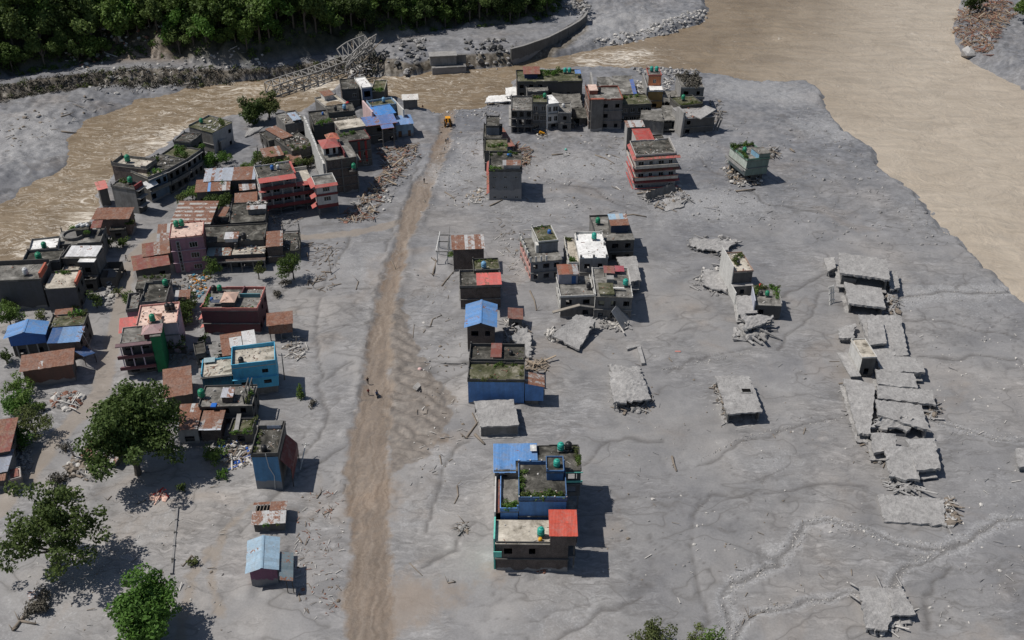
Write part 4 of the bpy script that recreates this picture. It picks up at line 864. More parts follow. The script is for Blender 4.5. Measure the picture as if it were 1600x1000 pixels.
b.posts([(b.W + 1.0, .8), (b.W + 1.0, b.D - .6)], 0, 6.1, CD); b.part('balcony_floor', MB().box(b.W + .01, b.W + 1.3, .4, b.D - .2, 3.0, 3.15), CG)
b.tin(x0, x1, y0, y1, 8.55, 8.85, T_RED, 1.0, rows=2)
tank(b.pt(*b.loc((845, 838), 6.4), 6.37), 'teal', 'teal water tank on the tan terrace beside the red hut')
o = MB().lathe([(.28, 0), (.34, .3), (.3, .62)], 10).build('plastic_drum', plain_m((0.75, 0.38, 0.03)), None, True, b.pt(*b.loc((844, 845), 6.4), 6.37)); tag(o, 'orange plastic drum beside the teal tank on the tan terrace', 'drum')
BTH = b
# blue house behind it
b = Bld('blue-walled house with overgrown stepped roof terraces', (811, 783), (885, 783), (811, 727), 9.6)
x0, y0 = b.loc((782, 800), 7.4); yb = b.loc((781, 743), 7.4)[1]
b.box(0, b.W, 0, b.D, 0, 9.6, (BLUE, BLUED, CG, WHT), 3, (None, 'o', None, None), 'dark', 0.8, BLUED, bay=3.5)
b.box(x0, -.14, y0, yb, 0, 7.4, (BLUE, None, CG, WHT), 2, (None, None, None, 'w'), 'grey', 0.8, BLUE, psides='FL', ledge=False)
b.posts([(b.W * i / 4, -.05) for i in range(5)] + [(b.W * i / 4, b.D + .05) for i in range(5)], 10.56, 10.75, WPOST, .2, name='parapet_cap')
b.part('tiled_strip', MB().box(x0 - .75, x0 - .15, y0, yb, 7.1, 7.3), tin_m(srgb(150, 80, 62), .1)); b.part('side_screen', MB().box(x0 - 1.0, x0 - .78, y0 - .5, yb + 1, 0, 7.9), WHT)
b.box(b.W * .60, b.W - .3, b.D * .55, b.D - .3, 9.76, 11.4, BLUED, 1, ('o', None, None, None), 'dark', 0.4, BLUED)
tank(b.pt(b.W * .82, b.D * .72, 11.56), 'teal', 'teal water tank on the small stair room of the blue overgrown house', .95, False)
wh = 'on the terraces of the blue-walled house'
plants(b, along((x0 + .4, y0 + .7), (-.5, y0 + .9), 7, b.rr, .5), 7.5, wh, (1, 1, 0), (1.1, 1.6)); plants(b, along((.3, .6), (b.W - .4, .7), 13, b.rr, .25), 9.7, wh, (0, 3, 2), (1.0, 1.5)); plants(b, along((.5, .8), (.5, b.D * .8), 6, b.rr), 9.7, wh, (1, 0), (.7, 1.2))
# blue tin house at the back of this row
b = Bld('concrete house with bright blue tin roof and dark roof terrace', (773, 739), (908, 737), (773, 699), 8.9)
xm = b.loc((840, 720), 8.9)[0]; yl = b.loc((811, 722), 8.9)[1]; xl = b.loc((806, 739), 8.9)[0]
b.box(0, b.W, .3, b.D, 3.2, 8.9, (conc_m(.16), CG, CG, WHT), 2, ('o', 'o', None, 'w'), 'dark', 0.0)
b.posts([(b.W * k, .6) for k in (.55, .75, .98)] + [(b.W - .3, b.D - .5)], 0, 3.2); b.box(0, b.W * .6, .4, b.D, 0, 3.2, CD, 1, ('o', 'o', None, 'o'), None)
b.tin(-.2, xm, yl, b.D, 9.2, 9.7, T_BLUE, 1.0); b.tin(-.2, xl, -.1, yl + .05, 8.95, 9.25, T_BLUE, 1.0)
b.part('balcony_rail', MB().box(xm + 3, b.W + .3, -.15, -.05, 6.6, 7.0), TEALM); b.part('balcony_rail', MB().box(xm + 3, b.W + .3, -.15, -.05, 8.7, 8.88), TEALM); b.part('balcony_floor', MB().box(xm + 2, b.W + .3, -.05, .29, 6.0, 6.15), CG)
b.parapet(xm + .3, b.W, .3, b.D, 9.06, .35, CD, 'BR')
tank(b.pt(*b.loc((876, 705), 9.1), 9.06), 'teal', 'teal water tank at the back edge beside the black tank'); tank(b.pt(*b.loc((888, 704), 9.1), 9.06), 'black', 'black water tank at the back edge beside the teal tank')
plants(b, along((b.W - .5, 1), (b.W - .5, b.D - 1), 6, b.rr), 9.1, 'on the right edge of the blue tin house', (1, 0, 2))
b.part('torn_tarpaulin', MB().box(xm - 1.2, xm - .1, b.D - 2.3, b.D - .6, 9.83, 9.9), plain_m((0.6, 0.6, 0.58), .8, .1, .5))
# low buried house
ruin('half-buried one-room house with mud-grey slab roof below the blue wall', [(750, 667), (811, 664), (803, 624), (740, 626)], 2.6, .32, inset=.5, seed=11, wmat=conc_m(.24, .4), base=(.2, -.5, .05), op='L')
# blue-fronted wide house
b = Bld('wide house with faded blue front wall and two overgrown roof terraces', (731, 596), (819, 597), (727, 544), 5.8)
ym = b.D * .50
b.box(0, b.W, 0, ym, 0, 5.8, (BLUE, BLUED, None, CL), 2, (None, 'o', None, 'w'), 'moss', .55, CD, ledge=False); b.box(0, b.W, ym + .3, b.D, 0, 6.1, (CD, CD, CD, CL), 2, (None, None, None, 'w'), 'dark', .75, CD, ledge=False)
b.part('rust_roof_sheet', MB().box(b.W * .38, b.W * .58, ym + .8, b.D + .1, 7.0, 7.08), T_MAROON); b.posts([(b.W * .39, ym + 1), (b.W * .57, ym + 1), (b.W * .57, b.D - .3), (b.W * .39, b.D - .3)], 6.26, 7.0, CD, .12)
x1 = b.loc((851, 604), 4.7)[0]; yb = b.loc((818, 581), 5.6)[1]
b.box(b.W + .15, x1 - .2, .1, yb, 1.2, 4.5, (BLUE, BLUED, None, None), 1, (None, None, None, None), None); b.box(b.W + .15, x1 - 1.2, .3, yb, 0, 1.2, CG, 1, (None,) * 4, None)
b.tin(b.W + .16, x1, -.1, yb + .3, 5.5, 4.65, T_MIX, .9, 'y'); b.part('eave_wall', MB().poly([(b.W + .15, .1, 4.5), (x1 - .2, .1, 4.5), (b.W + .15, .1, 5.45)]), BLUE)
wh = 'on the roof of the faded blue house'
plants(b, along((.6, .5), (b.W * .5, .7), 6, b.rr, .4), 5.9, wh, (2, 2, 0), (.6, 1.1)); plants(b, along((b.W * .3, ym - .6), (b.W - .5, ym - .5), 8, b.rr, .5), 5.9, wh, (0, 2), (.5, 1)); plants(b, along((b.W - .6, .8), (b.W - .5, b.D - .8), 4, b.rr), 6, wh, (2, 0), (.5, 1))
tank(b.pt(b.W * .75, b.D * .75, 6.26), 'black', 'squat black water tank on the faded blue house', .7, False)
# gable blue roof house
b = Bld('narrow house under a bright blue gabled tin roof', (726, 511), (776, 511), (728, 476), 7.0)
b.box(.5, b.W - .5, .6, b.D - .3, 0, 6.9, (BRD, BRD, BRD, CG), 2, ('o', 'o', None, 'o'), None, ledge=False); b.gable(-.1, b.W + .1, -.2, b.D + .2, 6.95, 8.1, T_BLUE, 'y', BRD)
# brown brick house with red roof
b = Bld('dark brick house with small coral-red roof and open side terrace', (719, 451), (782, 449), (719, 426), 5.6)
b.box(0, b.W, 0, b.D, 0, 5.6, (BRD, BRD, BRD, CL), 2, (None, 'o', None, 'w'), 'dark', .6, CG)
x0, y0 = b.loc((745, 444), 8.2); x1 = b.loc((784, 443), 8.2)[0]; y1 = b.loc((746, 428), 8.2)[1]
b.box(x0 + .2, x1 - .2, max(y0 + .2, .2), y1, 5.78, 8.0, BRD, 1, (None,) * 4, None); b.tin(x0, x1, y0 - .2, y1 + .2, 8.05, 8.3, T_PINK, .9)
b = Bld('dark flat-roofed house with mossy terrace and pale blue tank', (741, 426), (781, 424), (742, 408), 6.0)
b.box(0, b.W, 0, b.D, 0, 6, (BRD, BRD, CD, CG), 2, (None, 'o', None, None), 'moss', .5, CD); tank(b.pt(*b.loc((756, 420), 6.2), 6.2), 'skyblue', 'pale blue water tank on the mossy terrace')
plants(b, along((.5, b.D - .6), (b.W - .5, b.D - .6), 6, b.rr), 6.2, 'at the back of the mossy terrace', (0, 2), (.5, .9))
b = Bld('dark brick house under a patched pale and rusty tin roof', (706, 390), (758, 388), (706, 371), 6.6)
b.box(.3, b.W - .3, .3, b.D - .2, 0, 6.5, (BRD, BRD, BRD, CL), 2, (None, None, None, 'o'), None, ledge=False); b.tin(0, b.W, -.1, b.D + .1, 6.55, 7.1, [T_PALE, T_PALE, T_MIX, T_RUST], .8)
plants(b, [(-.3, 1), (-.4, 2), (-.2, 3)], 4, 'hanging beside the patched tin roof', (2, 0), (.7, 1.2))
b = Bld('bare frame of grey posts and beams standing beside the patched tin house', (683, 392), (699, 392), (683, 366), 4.5, 'timber_frame', 'frame')
b.posts([(0, 0), (b.W, 0), (0, b.D * .6), (b.W, b.D * .6), (0, b.D), (b.W, b.D)], 0, 4.2, WPOST, .2)
for y in (0, b.D * .6, b.D): b.part('beam', MB().box(-.3, b.W + .3, y - .1, y + .1, 4.2, 4.4), CG)
b.part('beam', MB().beam((-.3, 0, 4.5), (.2, b.D, 5.2), .18), WPOST); b.part('beam', MB().beam((b.W, .5, 4.6), (b.W + .2, b.D + .4, 6.4), .16), CG)
# tall house with red side awnings
b = Bld('tall grey three-storey house with stacked red awnings and green roof terrace', (764, 268), (815, 268), (766, 240), 8.8)
CW = wall_m((0.20, 0.205, 0.215), .35, 3.6)
b.box(0, b.W, 0, b.D, 0, 8.8, (CW, CG, CG, CL), 3, ('w', None, None, 'w'), 'dark', .6, CD, ledge=False, ww=.9, wh=.6, bay=3.4)
for z in (2.6, 5.4, 8.2): b.awning(.3, b.D * .75, 0, z, .75, tin_m(srgb(172, 84, 74), .2), 'L', .6)
b.box(b.W * .45, b.W - .4, .3, 2.4, 8.96, 10.6, wall_m((0.45, 0.42, 0.40), .3), 1, ('w', None, None, None), None); b.tin(b.W * .42, b.W - .2, 0, 2.7, 10.6, 10.9, T_SILV)
plants(b, along((.5, .6), (b.W * .45, .8), 7, b.rr, .5), 8.9, 'on the terrace above the red awnings', (1, 1, 0), (.8, 1.4)); plants(b, along((.5, b.D - 1), (b.W - .5, b.D - 1), 8, b.rr, .8), 8.9, 'on the terrace above the red awnings', (0, 3, 1), (.8, 1.4))
o = tag(MB().box(-.6, .6, -.5, .5, 0, .4).build('tarpaulin_bundle', plain_m((0.04, 0.18, 0.55)), None, False, b.pt(b.W * .62, b.D * .85, 8.97)), 'blue tarpaulin bundle on the terrace above the red awnings', 'tarpaulin')
b = Bld('low mossy-roofed house between the red-awning house and dark hut', (757, 239), (792, 239), (757, 219), 6.2)
b.box(0, b.W, .4, b.D, 0, 6.2, (CD, CD, CD, CL), 2, (None, 'o', None, 'o'), 'moss', .4, CD); plants(b, along((.5, b.D * .4), (b.W, b.D * .5), 7, b.rr, 1), 6.3, 'on the low mossy roof', (1, 0, 2), (.8, 1.3))
b = Bld('small dark rooftop hut house at the far end of the awning row', (755, 219), (784, 219), (758, 196), 6.0)
b.box(0, b.W, 0, b.D, 0, 6, (CD, CD, CD, T_MAROON), 2, (None, None, None, None), 'dark', .4, CD); b.box(b.W * .15, b.W * .85, b.D * .3, b.D - .2, 6.16, 8.6, GREYW, 1, ('o', None, None, None), 'dark', .4, CD)
b = Bld('row of rusty and pale roof sheets sliding off beside the awning row', (782, 229), (802, 227), (774, 199), 4.2, 'fallen_roof', 'roof', ry=.12)
b.tin(0, b.W, 0, b.D, 4.0, 4.4, [T_RUST, T_MIX, tin_m(srgb(170, 95, 80), .3), T_PALE], 1.6, 'y'); b.posts([(0.2, .3), (b.W - .2, .3), (.2, b.D - .3), (b.W - .2, b.D - .3)], -.5, 4.1, M_WOODBIT, .15)

# ------------------------------------------------------------------ cluster right of the road
b = Bld('roofless blue and white ruin with crenellated broken walls', (829, 411), (878, 406), (834, 372), 5.4)
b.box(0, b.W, 0, b.D, 0, 5.4, (GREYW, GREYW, WHT, wall_m(srgb(215, 160, 150), .3)), 2, ('o', 'o', None, 'o'), 'grey', 0, skip=.05, bay=2.2)
b.box(b.W * .38, b.W, b.D * .35, b.D, 5.56, 8.1, (GREYW, GREYW, WHT, WHT), 1, (None, None, None, 'o'), 'moss', .4, WHT)
b.posts([(b.W * i / 6, 0) for i in range(4)] + [(0, b.D * i / 5) for i in range(1, 6)], 5.56, 7.0, WHT, .4, True); b.part('broken_wall', MB().box(0, .2, b.D * .2, b.D, 5.56, 6.5), WHT); b.part('broken_wall', MB().box(b.W * .3, b.W * .45, b.D * .35, b.D * .5, 5.56, 7.6), WHT)
tank(b.pt(b.W * .85, b.D * .7, 8.06), 'blue', 'dark blue water tank on the crenellated ruin', .8, False); plants(b, along((b.W * .5, b.D - .5), (b.W, b.D - .4), 6, b.rr), 8.1, 'on the crenellated ruin', (2, 0), (.6, 1)); plants(b, along((.3, b.D - .5), (.3, 1), 4, b.rr), 5.6, 'on the crenellated ruin', (2, 0), (.6, 1))
b = Bld('house with bright white roof terrace and overgrown side terrace', (906, 404), (950, 403), (904, 366), 7.2)
b.box(0, b.W, 0, b.D, 0, 7.2, (CL, CG, CG, WHT), 2, ('o', 'o', None, 'o'), 'white', 0); x0, y0 = b.loc((889, 415), 5.0); yb = b.loc((887, 374), 5)[1]
b.box(x0, -.14, y0, yb, 0, 5, (CL, None, CG, WHT), 2, ('o', None, None, 'o'), 'tan', .8, WHT, psides='FLB')
b.posts([(.3, .1), (b.W * .5, .1), (b.W - .3, .1), (.2, b.D - .2), (b.W - .2, b.D - .2), (b.W - .1, b.D * .5)], 7.36, 8.1, CL, .5)
b.parapet(0, b.W, b.D * .7, b.D, 7.36, .6, WHT, 'LBR'); tank(b.pt(b.W * .65, b.D * .72, 7.36), 'teal', 'teal water tank on the bright white roof terrace')
plants(b, along((x0 + .6, y0 + 1), (-1, y0 + 1.2), 5, b.rr, .4), 5.2, 'in the corner of the white terrace house', (1, 0), (.9, 1.5)); plants(b, along((x0 + .6, yb - 1), (-1, yb - .8), 4, b.rr, .4), 5.2, 'in the corner of the white terrace house', (2,), (.7, 1.1))
b = Bld('grey flat-roofed house with dark terrace and striped tin rooftop hut', (932, 377), (991, 375), (918, 340), 6.0)
b.box(0, b.W, 0, b.D, 0, 6, (CD, CD, CD, CG), 2, ('o', 'o', None, None), 'grey', .5, CD, psides='LB')
x0, y0 = b.loc((954, 352), 8.4); x1 = b.loc((983, 350), 8.4)[0]; y1 = b.loc((949, 337), 8.4)[1]
b.box(x0 + .2, x1 - .2, y0 + .3, y1 - .2, 6.16, 8.3, (wall_m(srgb(50, 66, 92), .3), CD, CD, CD), 1, ('o', None, None, None), None); b.tin(x0, x1, y0 - .1, (y0 + y1) / 2, 8.3, 8.6, T_RUST, .9); b.tin(x0, x1, (y0 + y1) / 2, y1, 8.62, 8.85, [T_LBLUE, T_PALE], .9)
tank(b.pt(*b.loc((934, 350), 6.3), 6.17), 'green', 'grey-green water tank on the terrace by the striped tin hut')
ruin('low grey slab house at the right of the white terrace house', [(981, 440), (1002, 438), (994, 400), (963, 402)], 3.0, .3, seed=21, op='FR')
b = Bld('grey house with rusty-roofed rooftop room and white terrace edge', (876, 466), (929, 464), (873, 434), 5.4)
b.box(0, b.W, 0, b.D, 0, 5.4, (CG, CG, CG, WHT), 2, ('o', None, None, 'o'), 'grey', .5, WHT, psides='FLR')
x0, y0 = b.loc((873, 429), 8.2); x1 = b.loc((905, 429), 8.2)[0]; y1 = b.loc((872, 415), 8.2)[1]; x0 = max(x0, .1)
b.box(x0 + .1, x1 - .2, y0 + .2, y1, 5.56, 8.1, wall_m((0.36, 0.35, 0.40), .2), 1, (None,) * 4, None); b.tin(x0 - .1, (x0 + x1) / 2 + 1, y0, y1, 8.15, 8.5, tin_m(srgb(160, 92, 66), .35), .9); b.tin((x0 + x1) / 2 + 1, x1, y0, y1, 8.1, 8.4, T_SILV, .9)
link('door', door_mesh(1.0, 2.0, plain_m(srgb(50, 90, 140))), b.e, (x1 - 1.6, y0 + .14, 5.6)); tank(b.pt(b.W - .9, b.D * .35, 5.56), 'black', 'black water tank on the terrace below the rusty rooftop room', .9)
b.part('fallen_beam', MB().beam((-2, -2.5, 3.4), (b.W * .55, -1.2, 4.2), .8, .25), wood_m((.2, .18, .15), (.34, .31, .27))); b.part('fallen_beam', MB().beam((b.W * .5, -1.2, 4.1), (b.W * 1.3, -.6, 2.6), .7, .25), CG)
b = Bld('leaning grey house with tin-covered terrace and teal tank', (929, 464), (987, 464), (925, 421), 6.2, rx=.0, ry=.03)
b.box(0, b.W, 0, b.D, 0, 6.2, (CG, CG, CG, WHT), 2, ('o', 'o', None, None), 'grey', .55, WHT, psides='LBR'); b.box(b.W * .12, b.W * .5, .2, b.D * .4, 4.2, 6.8, wall_m((0.30, 0.29, 0.20), .4), 1, (None,) * 4, 'moss')
b.tin(b.W * .3, b.W * .6, b.D * .7, b.D * .95, 7.4, 7.6, tin_m(srgb(150, 90, 85), .2)); b.posts([(b.W * .32, b.D * .72), (b.W * .58, b.D * .72)], 6.36, 7.4, CG, .12); b.tin(b.W * .62, b.W * .88, b.D * .8, b.D * .98, 7.2, 7.5, tin_m(srgb(170, 70, 85), .1))
b.part('stair_block', MB().box(b.W * .35, b.W * .55, b.D * .45, b.D * .6, 6.36, 7.6), CL); tank(b.pt(b.W * .86, b.D * .38, 6.36), 'teal', 'teal water tank on the leaning grey house'); b.part('bench_slab', MB().box(b.W * .5, b.W * .8, b.D * .2, b.D * .25, 6.9, 7.1), WHT)
b.part('fallen_wall', MB().beam((b.W * .55, -.6, 4.2), (b.W * .9, -2.0, .4), 4.5, .25), GREYW)
ruin('large tilted grey roof slab lying in front of the leaning house', [(862, 524), (904, 546), (934, 496), (900, 492)], [1.8, 1.0, 2.6, 3.0], .4, walls='R', op='R', seed=22, bite=.06, sag=.2)
b = Bld('small wrecked hut with brown roof beside the blue gabled house', (793, 497), (815, 497), (791, 482), 3.2, 'wrecked_hut', 'hut', ry=.08)
b.box(0.1, b.W - .1, .1, b.D, 0, 3.1, CG, 1, ('o', 'o', None, 'o'), None); b.tin(-.2, b.W + .1, -.1, b.D + .1, 3.15, 3.4, tin_m(srgb(128, 82, 70), .2))
ruin('crumpled mud-covered slab fallen behind the faded blue house', [(800, 552), (832, 558), (826, 512), (806, 508)], [1.2, .8, 2.0, 2.4], .4, walls='FR', op='FR', seed=23, bite=.12, rough=.2, sag=.3)
rubble('grey rubble between the gabled house and the crumpled slab', [(784, 498), (812, 496), (830, 520), (812, 560), (788, 545)], 130, .3, 1.0, [M_STONE, M_MUDBIT, M_PALE, M_WOODBIT], planks=.35, pile=1.2, seed=24)
rubble('wooden planks spilled right of the faded blue house', [(816, 566), (850, 562), (858, 578), (822, 584)], 60, .4, 1.0, [M_TAN, M_WOODBIT], planks=.85, pile=.6, seed=25)
rubble('grey rubble in front of the leaning house', [(925, 494), (985, 490), (978, 516), (940, 512)], 120, .3, .9, [M_STONE, M_MUDBIT, M_PALE], planks=.4, pile=.9, seed=26)
rubble('white stones at the foot of the tilted roof slab', [(850, 515), (866, 512), (872, 532), (858, 536)], 40, .3, .9, [M_PALE, M_STONE], planks=.2, pile=.6, seed=27)
rubble('rubble and branches between the slab house and white terrace house', [(950, 386), (985, 384), (978, 402), (955, 410)], 90, .3, .8, [M_WOODBIT, M_MUDBIT, M_STONE], planks=.6, pile=1.4, seed=28)
# ------------------------------------------------------------------ right-hand ruins
MC = mudcrete_m(); PALEW = wall_m((0.60, 0.595, 0.57), .2, .2)
b = Bld('grey ruin with tall white sunlit side wall and planted terrace', (1146, 426), (1176, 424), (1139, 398), 6.0, 'ruined_house', 'ruin', rx=.03)
b.box(0, b.W, 0, b.D, 3.0, 6, (conc_m(.14), CG, CG, PALEW), 1, (None, 'o', None, None), 'tan', .35, wall_m(srgb(170, 140, 125), .3), psides='FRB'); b.part('side_wall', MB().box(-.35, -.16, -.3, b.D + .3, -.3, 8.0), PALEW)
b.box(0, b.W, -1.2, b.D, 0, 3, (conc_m(.25), CG, CG, PALEW), 1, ('o', 'o', None, None), 'mud'); b.part('side_wall', MB().box(-.35, -.16, -4, -.32, -.3, 3.2), PALEW)
plants(b, along((.8, b.D * .3), (b.W - .6, b.D * .9), 8, b.rr, .9), 6.2, 'on the terrace beside the tall white wall', (2, 0, 3), (.8, 1.4)); tank(b.pt(b.W * .45, b.D * .4, 6.16), 'black', 'black tank with pale lid beside the tall white wall', .7, False); litter(b, .3, b.W, .3, b.D, 6.16)
b = Bld('leaning grey ruin with flower-edged terrace and green tank', (1181, 477), (1221, 479), (1172, 447), 3.6, 'ruined_house', 'ruin', rx=-.02)
b.box(0, b.W, 0, b.D, .4, 3.6, (CD, CD, CG, WHT), 1, ('o', 'o', None, None), 'grey', 0); b.part('side_wall', MB().box(-.4, -.15, -.3, b.D * .7, .2, 4.9), wall_m((0.45, 0.47, 0.55), .2)); b.part('parapet', MB().box(b.W - .1, b.W + .1, 0, b.D * .5, 3.76, 4.4), CL)
wh = 'edging the leaning ruin terrace'; plants(b, along((.4, b.D - .6), (b.W, b.D - .5), 7, b.rr, .3), 3.8, wh, (0, 1, 2), (.8, 1.4)); plants(b, along((b.W - .5, b.D - 1), (b.W - .4, b.D * .3), 5, b.rr, .3), 3.8, wh, (1, 0), (.8, 1.4)); plants(b, along((.5, b.D - .6), (.5, b.D * .4), 4, b.rr, .3), 3.8, wh, (0, 3))
tank(b.pt(b.W * .5, b.D * .45, 3.76), 'green', 'bright green water tank on the flower-edged ruin terrace', .8); tank(b.pt(b.W * .28, b.D * .5, 3.76), 'black', 'black water tank beside the bright green one on the ruin', .7, False)
o = tag(MB().lathe([(.4, 0), (.5, .4), (.3, .9)], 8).build('plastic_sack', plain_m(srgb(215, 80, 75)), None, True, b.pt(b.W * .35, b.D + .3, 3.4)), 'red plastic sack at the back of the flower-edged ruin', 'sack')
ruin('mud-grey floor slab with white edge between the two right ruins', [(1154, 492), (1184, 488), (1178, 461), (1150, 462)], [2.2, 2.4, 2.6, 2.6], .3, walls='L', wmat=PALEW, seed=31, inset=.2)
ruin('broken pale slab wedge tipping over at the front of the right ruins', [(1162, 516), (1186, 508), (1212, 494), (1158, 491)], [2.2, 2.3, 2.6, 2.8], .35, walls='FR', op='FR', seed=32, bite=.05, rough=.15)
rubble('grey boulders and mud blocks below the broken slab wedge', [(1142, 516), (1175, 512), (1200, 505), (1195, 530), (1150, 534)], 80, .5, 1.8, [M_MUDBIT, M_STONE], planks=.25, pile=1.0, seed=33)
ruin('sunken mud-covered slab left of the tall white wall', [(1098, 446), (1136, 456), (1132, 424), (1096, 418)], [.9, 1.0, 1.2, .9], .35, walls='F', op='F', seed=34, rough=.2, bite=.08)
ruin('sunken mud-covered slab behind the tall white wall', [(1080, 386), (1128, 394), (1158, 376), (1078, 371)], [.9, 1.1, 1.2, .7], .35, walls='F', op='F', seed=35, rough=.2, bite=.08)
rubble('mud blocks around the sunken slabs by the white wall', [(1072, 384), (1110, 388), (1132, 410), (1095, 420), (1080, 450), (1120, 462), (1138, 458), (1135, 380), (1160, 372), (1074, 368)], 160, .3, 1.1, [M_MUDBIT, M_STONE, M_PALE], planks=.25, pile=.4, seed=36)
# the long buried row on the right
ruin('largest buried house with pale slab roof at the top of the right row', [(1313, 426), (1391, 437), (1385, 405), (1310, 394)], [4.70, 4.50, 4.50, 4.80], .5, walls='FRL', op='F', seed=41, wmat=conc_m(.2, .4))
b = Bld('splayed white frame panel leaning at the left of the largest buried house', (1302, 452), (1310, 450), 1.0, 4.4, 'leaning_frame', 'wreckage', rx=-.25)  # loose frame panel leaning at the corner of the wrecked house
for k in range(3): b.part('panel_post', MB().beam((k * .5, 0, -.5), (k * .55 + .2, .5, 4.6), .3, .12), PALEW)
for z in (1.2, 2.8, 4.3): b.part('panel_rail', MB().beam((-.1, .1 + z * .1, z), (1.5, .1 + z * .1, z), .25, .1), PALEW)
ruin('low side slab right of the largest buried house', [(1391, 452), (1406, 450), (1402, 422), (1386, 424)], 2.0, .5, seed=42, op='F')
ruin('small tilted slab left of the largest buried house', [(1293, 424), (1306, 418), (1304, 402), (1287, 403)], [1.70, 2.50, 2.10, 1.10], .5, walls='F', op='F', seed=43)
ruin('second buried house with flat slab over a dark opening', [(1326, 474), (1384, 481), (1377, 450), (1319, 441)], 2.9, .5, walls='RL', seed=44, base=(-.6, -1.2, .1), wmat=conc_m(.15))
rubble('rubble heap beside the second buried house', [(1350, 440), (1385, 446), (1402, 462), (1405, 490), (1385, 492), (1380, 462)], 140, .3, 1.1, [M_MUDBIT, M_STONE, M_WOODBIT], planks=.5, pile=1.0, seed=45)
ruin('broad flat mud slab behind the white box house', [(1366, 556), (1419, 556), (1408, 493), (1341, 492)], [2.10, 1.90, 1.80, 2.00], .5, seed=46, op='R', rough=.08)
ruin('raised box room on the broad flat mud slab', [(1358, 538), (1386, 537), (1379, 500), (1355, 498)], 3.2, .5, seed=47, walls='FRBL', wmat=conc_m(.24))
ruin('thin mud shelf left of the broad flat slab', [(1311, 528), (1333, 528), (1338, 505), (1310, 512)], [1.40, 1.70, 1.70, 1.20], .5, walls='F', seed=48, rough=.08)
b = Bld('small pale box house with tan roof standing in the buried row', (1347, 560), (1369, 559), (1340, 532), 5.0, 'buried_house', 'ruin', rx=.02)
b.box(0, b.W, 0, b.D, 0, 5, (conc_m(.13), CG, CG, PALEW), 1, ('o', 'o', None, None), 'tan', .25, WHT, wh=1.6); b.part('side_slab', MB().beam((-1.2, -1.5, 1.6), (-1.4, b.D, 1.9), 2.2, .3), MC)
tank(b.pt(b.W * .6, b.D + .6, 3.4), 'black', 'black tank behind the small pale box house', .8)
ruin('grey slab right of the small pale box house', [(1376, 581), (1446, 582), (1440, 560), (1368, 552)], [2.50, 2.30, 2.30, 2.50], .5, seed=49, op='FR')
ruin('grey slab stepped below the box house slab', [(1372, 600), (1434, 606), (1428, 584), (1368, 577)], [2.70, 2.50, 2.50, 2.80], .5, seed=50, op='R')
ruin('wide grey slab with notched right end in the buried row', [(1372, 622), (1462, 632), (1456, 610), (1370, 602)], [2.50, 2.10, 2.10, 2.50], .5, seed=51, op='FR')
ruin('big sloping grey slab above the crushed house front', [(1372, 648), (1454, 673), (1440, 633), (1368, 624)], [2.90, 2.50, 2.50, 3.10], .5, seed=52, op='FR', sag=.2)
ruin('long narrow grey slab down the left of the buried row', [(1341, 677), (1360, 678), (1368, 600), (1317, 590)], [1.80, 2.10, 2.50, 2.00], .5, seed=53, op='L', rough=.08)
ruin('crushed house front with bent beams in the buried row', [(1357, 668), (1424, 672), (1424, 652), (1374, 650)], [1.90, 1.80, 2.70, 2.90], .5, seed=54, bite=.1, rough=.2, walls='F', op='F')
ruin('small grey slab below the crushed house front', [(1364, 706), (1402, 704), (1400, 678), (1361, 676)], [2.10, 2.20, 2.30, 2.20], .5, seed=55, op='FL')
ruin('pale cracked slab in the middle of the lower row', [(1390, 745), (1437, 750), (1434, 698), (1382, 697)], [1.90, 1.80, 2.50, 2.70], .5, seed=56, op='FL', rough=.08)
ruin('grey slab on the right of the lower row', [(1432, 735), (1470, 731), (1460, 684), (1416, 687)], [2.30, 2.30, 2.50, 2.50], .5, seed=57, op='FR')
ruin('long flat slab lying alone at the end of the row', [(1382, 814), (1478, 821), (1474, 779), (1370, 772)], [.55, .6, .7, .6], .45, seed=58, walls='', cols=False, rough=.07)
rubble('rubble at the right end of the long flat slab', [(1476, 778), (1490, 775), (1497, 818), (1478, 828)], 70, .3, 1.0, [M_MUDBIT, M_PALE, M_WOODBIT], planks=.5, pile=.6, seed=59)
rubble('broken beams between the lower row and the long slab', [(1384, 748), (1440, 750), (1442, 772), (1395, 770)], 60, .6, 1.4, [M_MUDBIT, M_STONE], planks=.8, pile=.8, seed=60)
rubble('splintered beams along the left of the buried row', [(1316, 590), (1328, 600), (1370, 690), (1385, 730), (1365, 720), (1330, 660)], 130, .3, 1.0, [M_MUDBIT, M_STONE, M_WOODBIT], planks=.6, pile=.4, seed=61)
rubble('splintered debris at the right of the big sloping slab', [(1445, 632), (1462, 628), (1470, 640), (1452, 668)], 50, .3, .9, [M_MUDBIT, M_WOODBIT], planks=.8, pile=.9, seed=62)
ruin('mud-caked wrecked slab with torn corner near the bottom right', [(1353, 982), (1385, 986), (1414, 921), (1342, 916)], [1.50, 1.40, 1.70, 1.60], .4, seed=63, walls='FL', op='F', rough=.08, bite=.04)
ruin('right wing of the wrecked slab near the bottom right', [(1392, 962), (1430, 960), (1414, 926), (1390, 924)], [1.80, 1.60, 1.70, 1.75], .4, seed=64, walls='FR', op='F', rough=.08)
for i, (a, c_) in enumerate([((1328, 912), (1346, 922)), ((1328, 930), (1345, 942)), ((1368, 902), (1378, 922)), ((1400, 900), (1409, 918))]): log([a, c_], .22, 'grey beam jutting from the wrecked slab, %s' % ('upper left', 'lower left', 'top middle', 'top right')[i], M_MUDBIT, 'broken_beam', 'beam', zs=[.3, .9])
rubble('blocks under the torn corner of the wrecked slab', [(1350, 975), (1400, 960), (1432, 955), (1425, 972), (1395, 992), (1355, 990)], 50, .3, .9, [M_MUDBIT, M_PALE], planks=.3, pile=.4, seed=65)
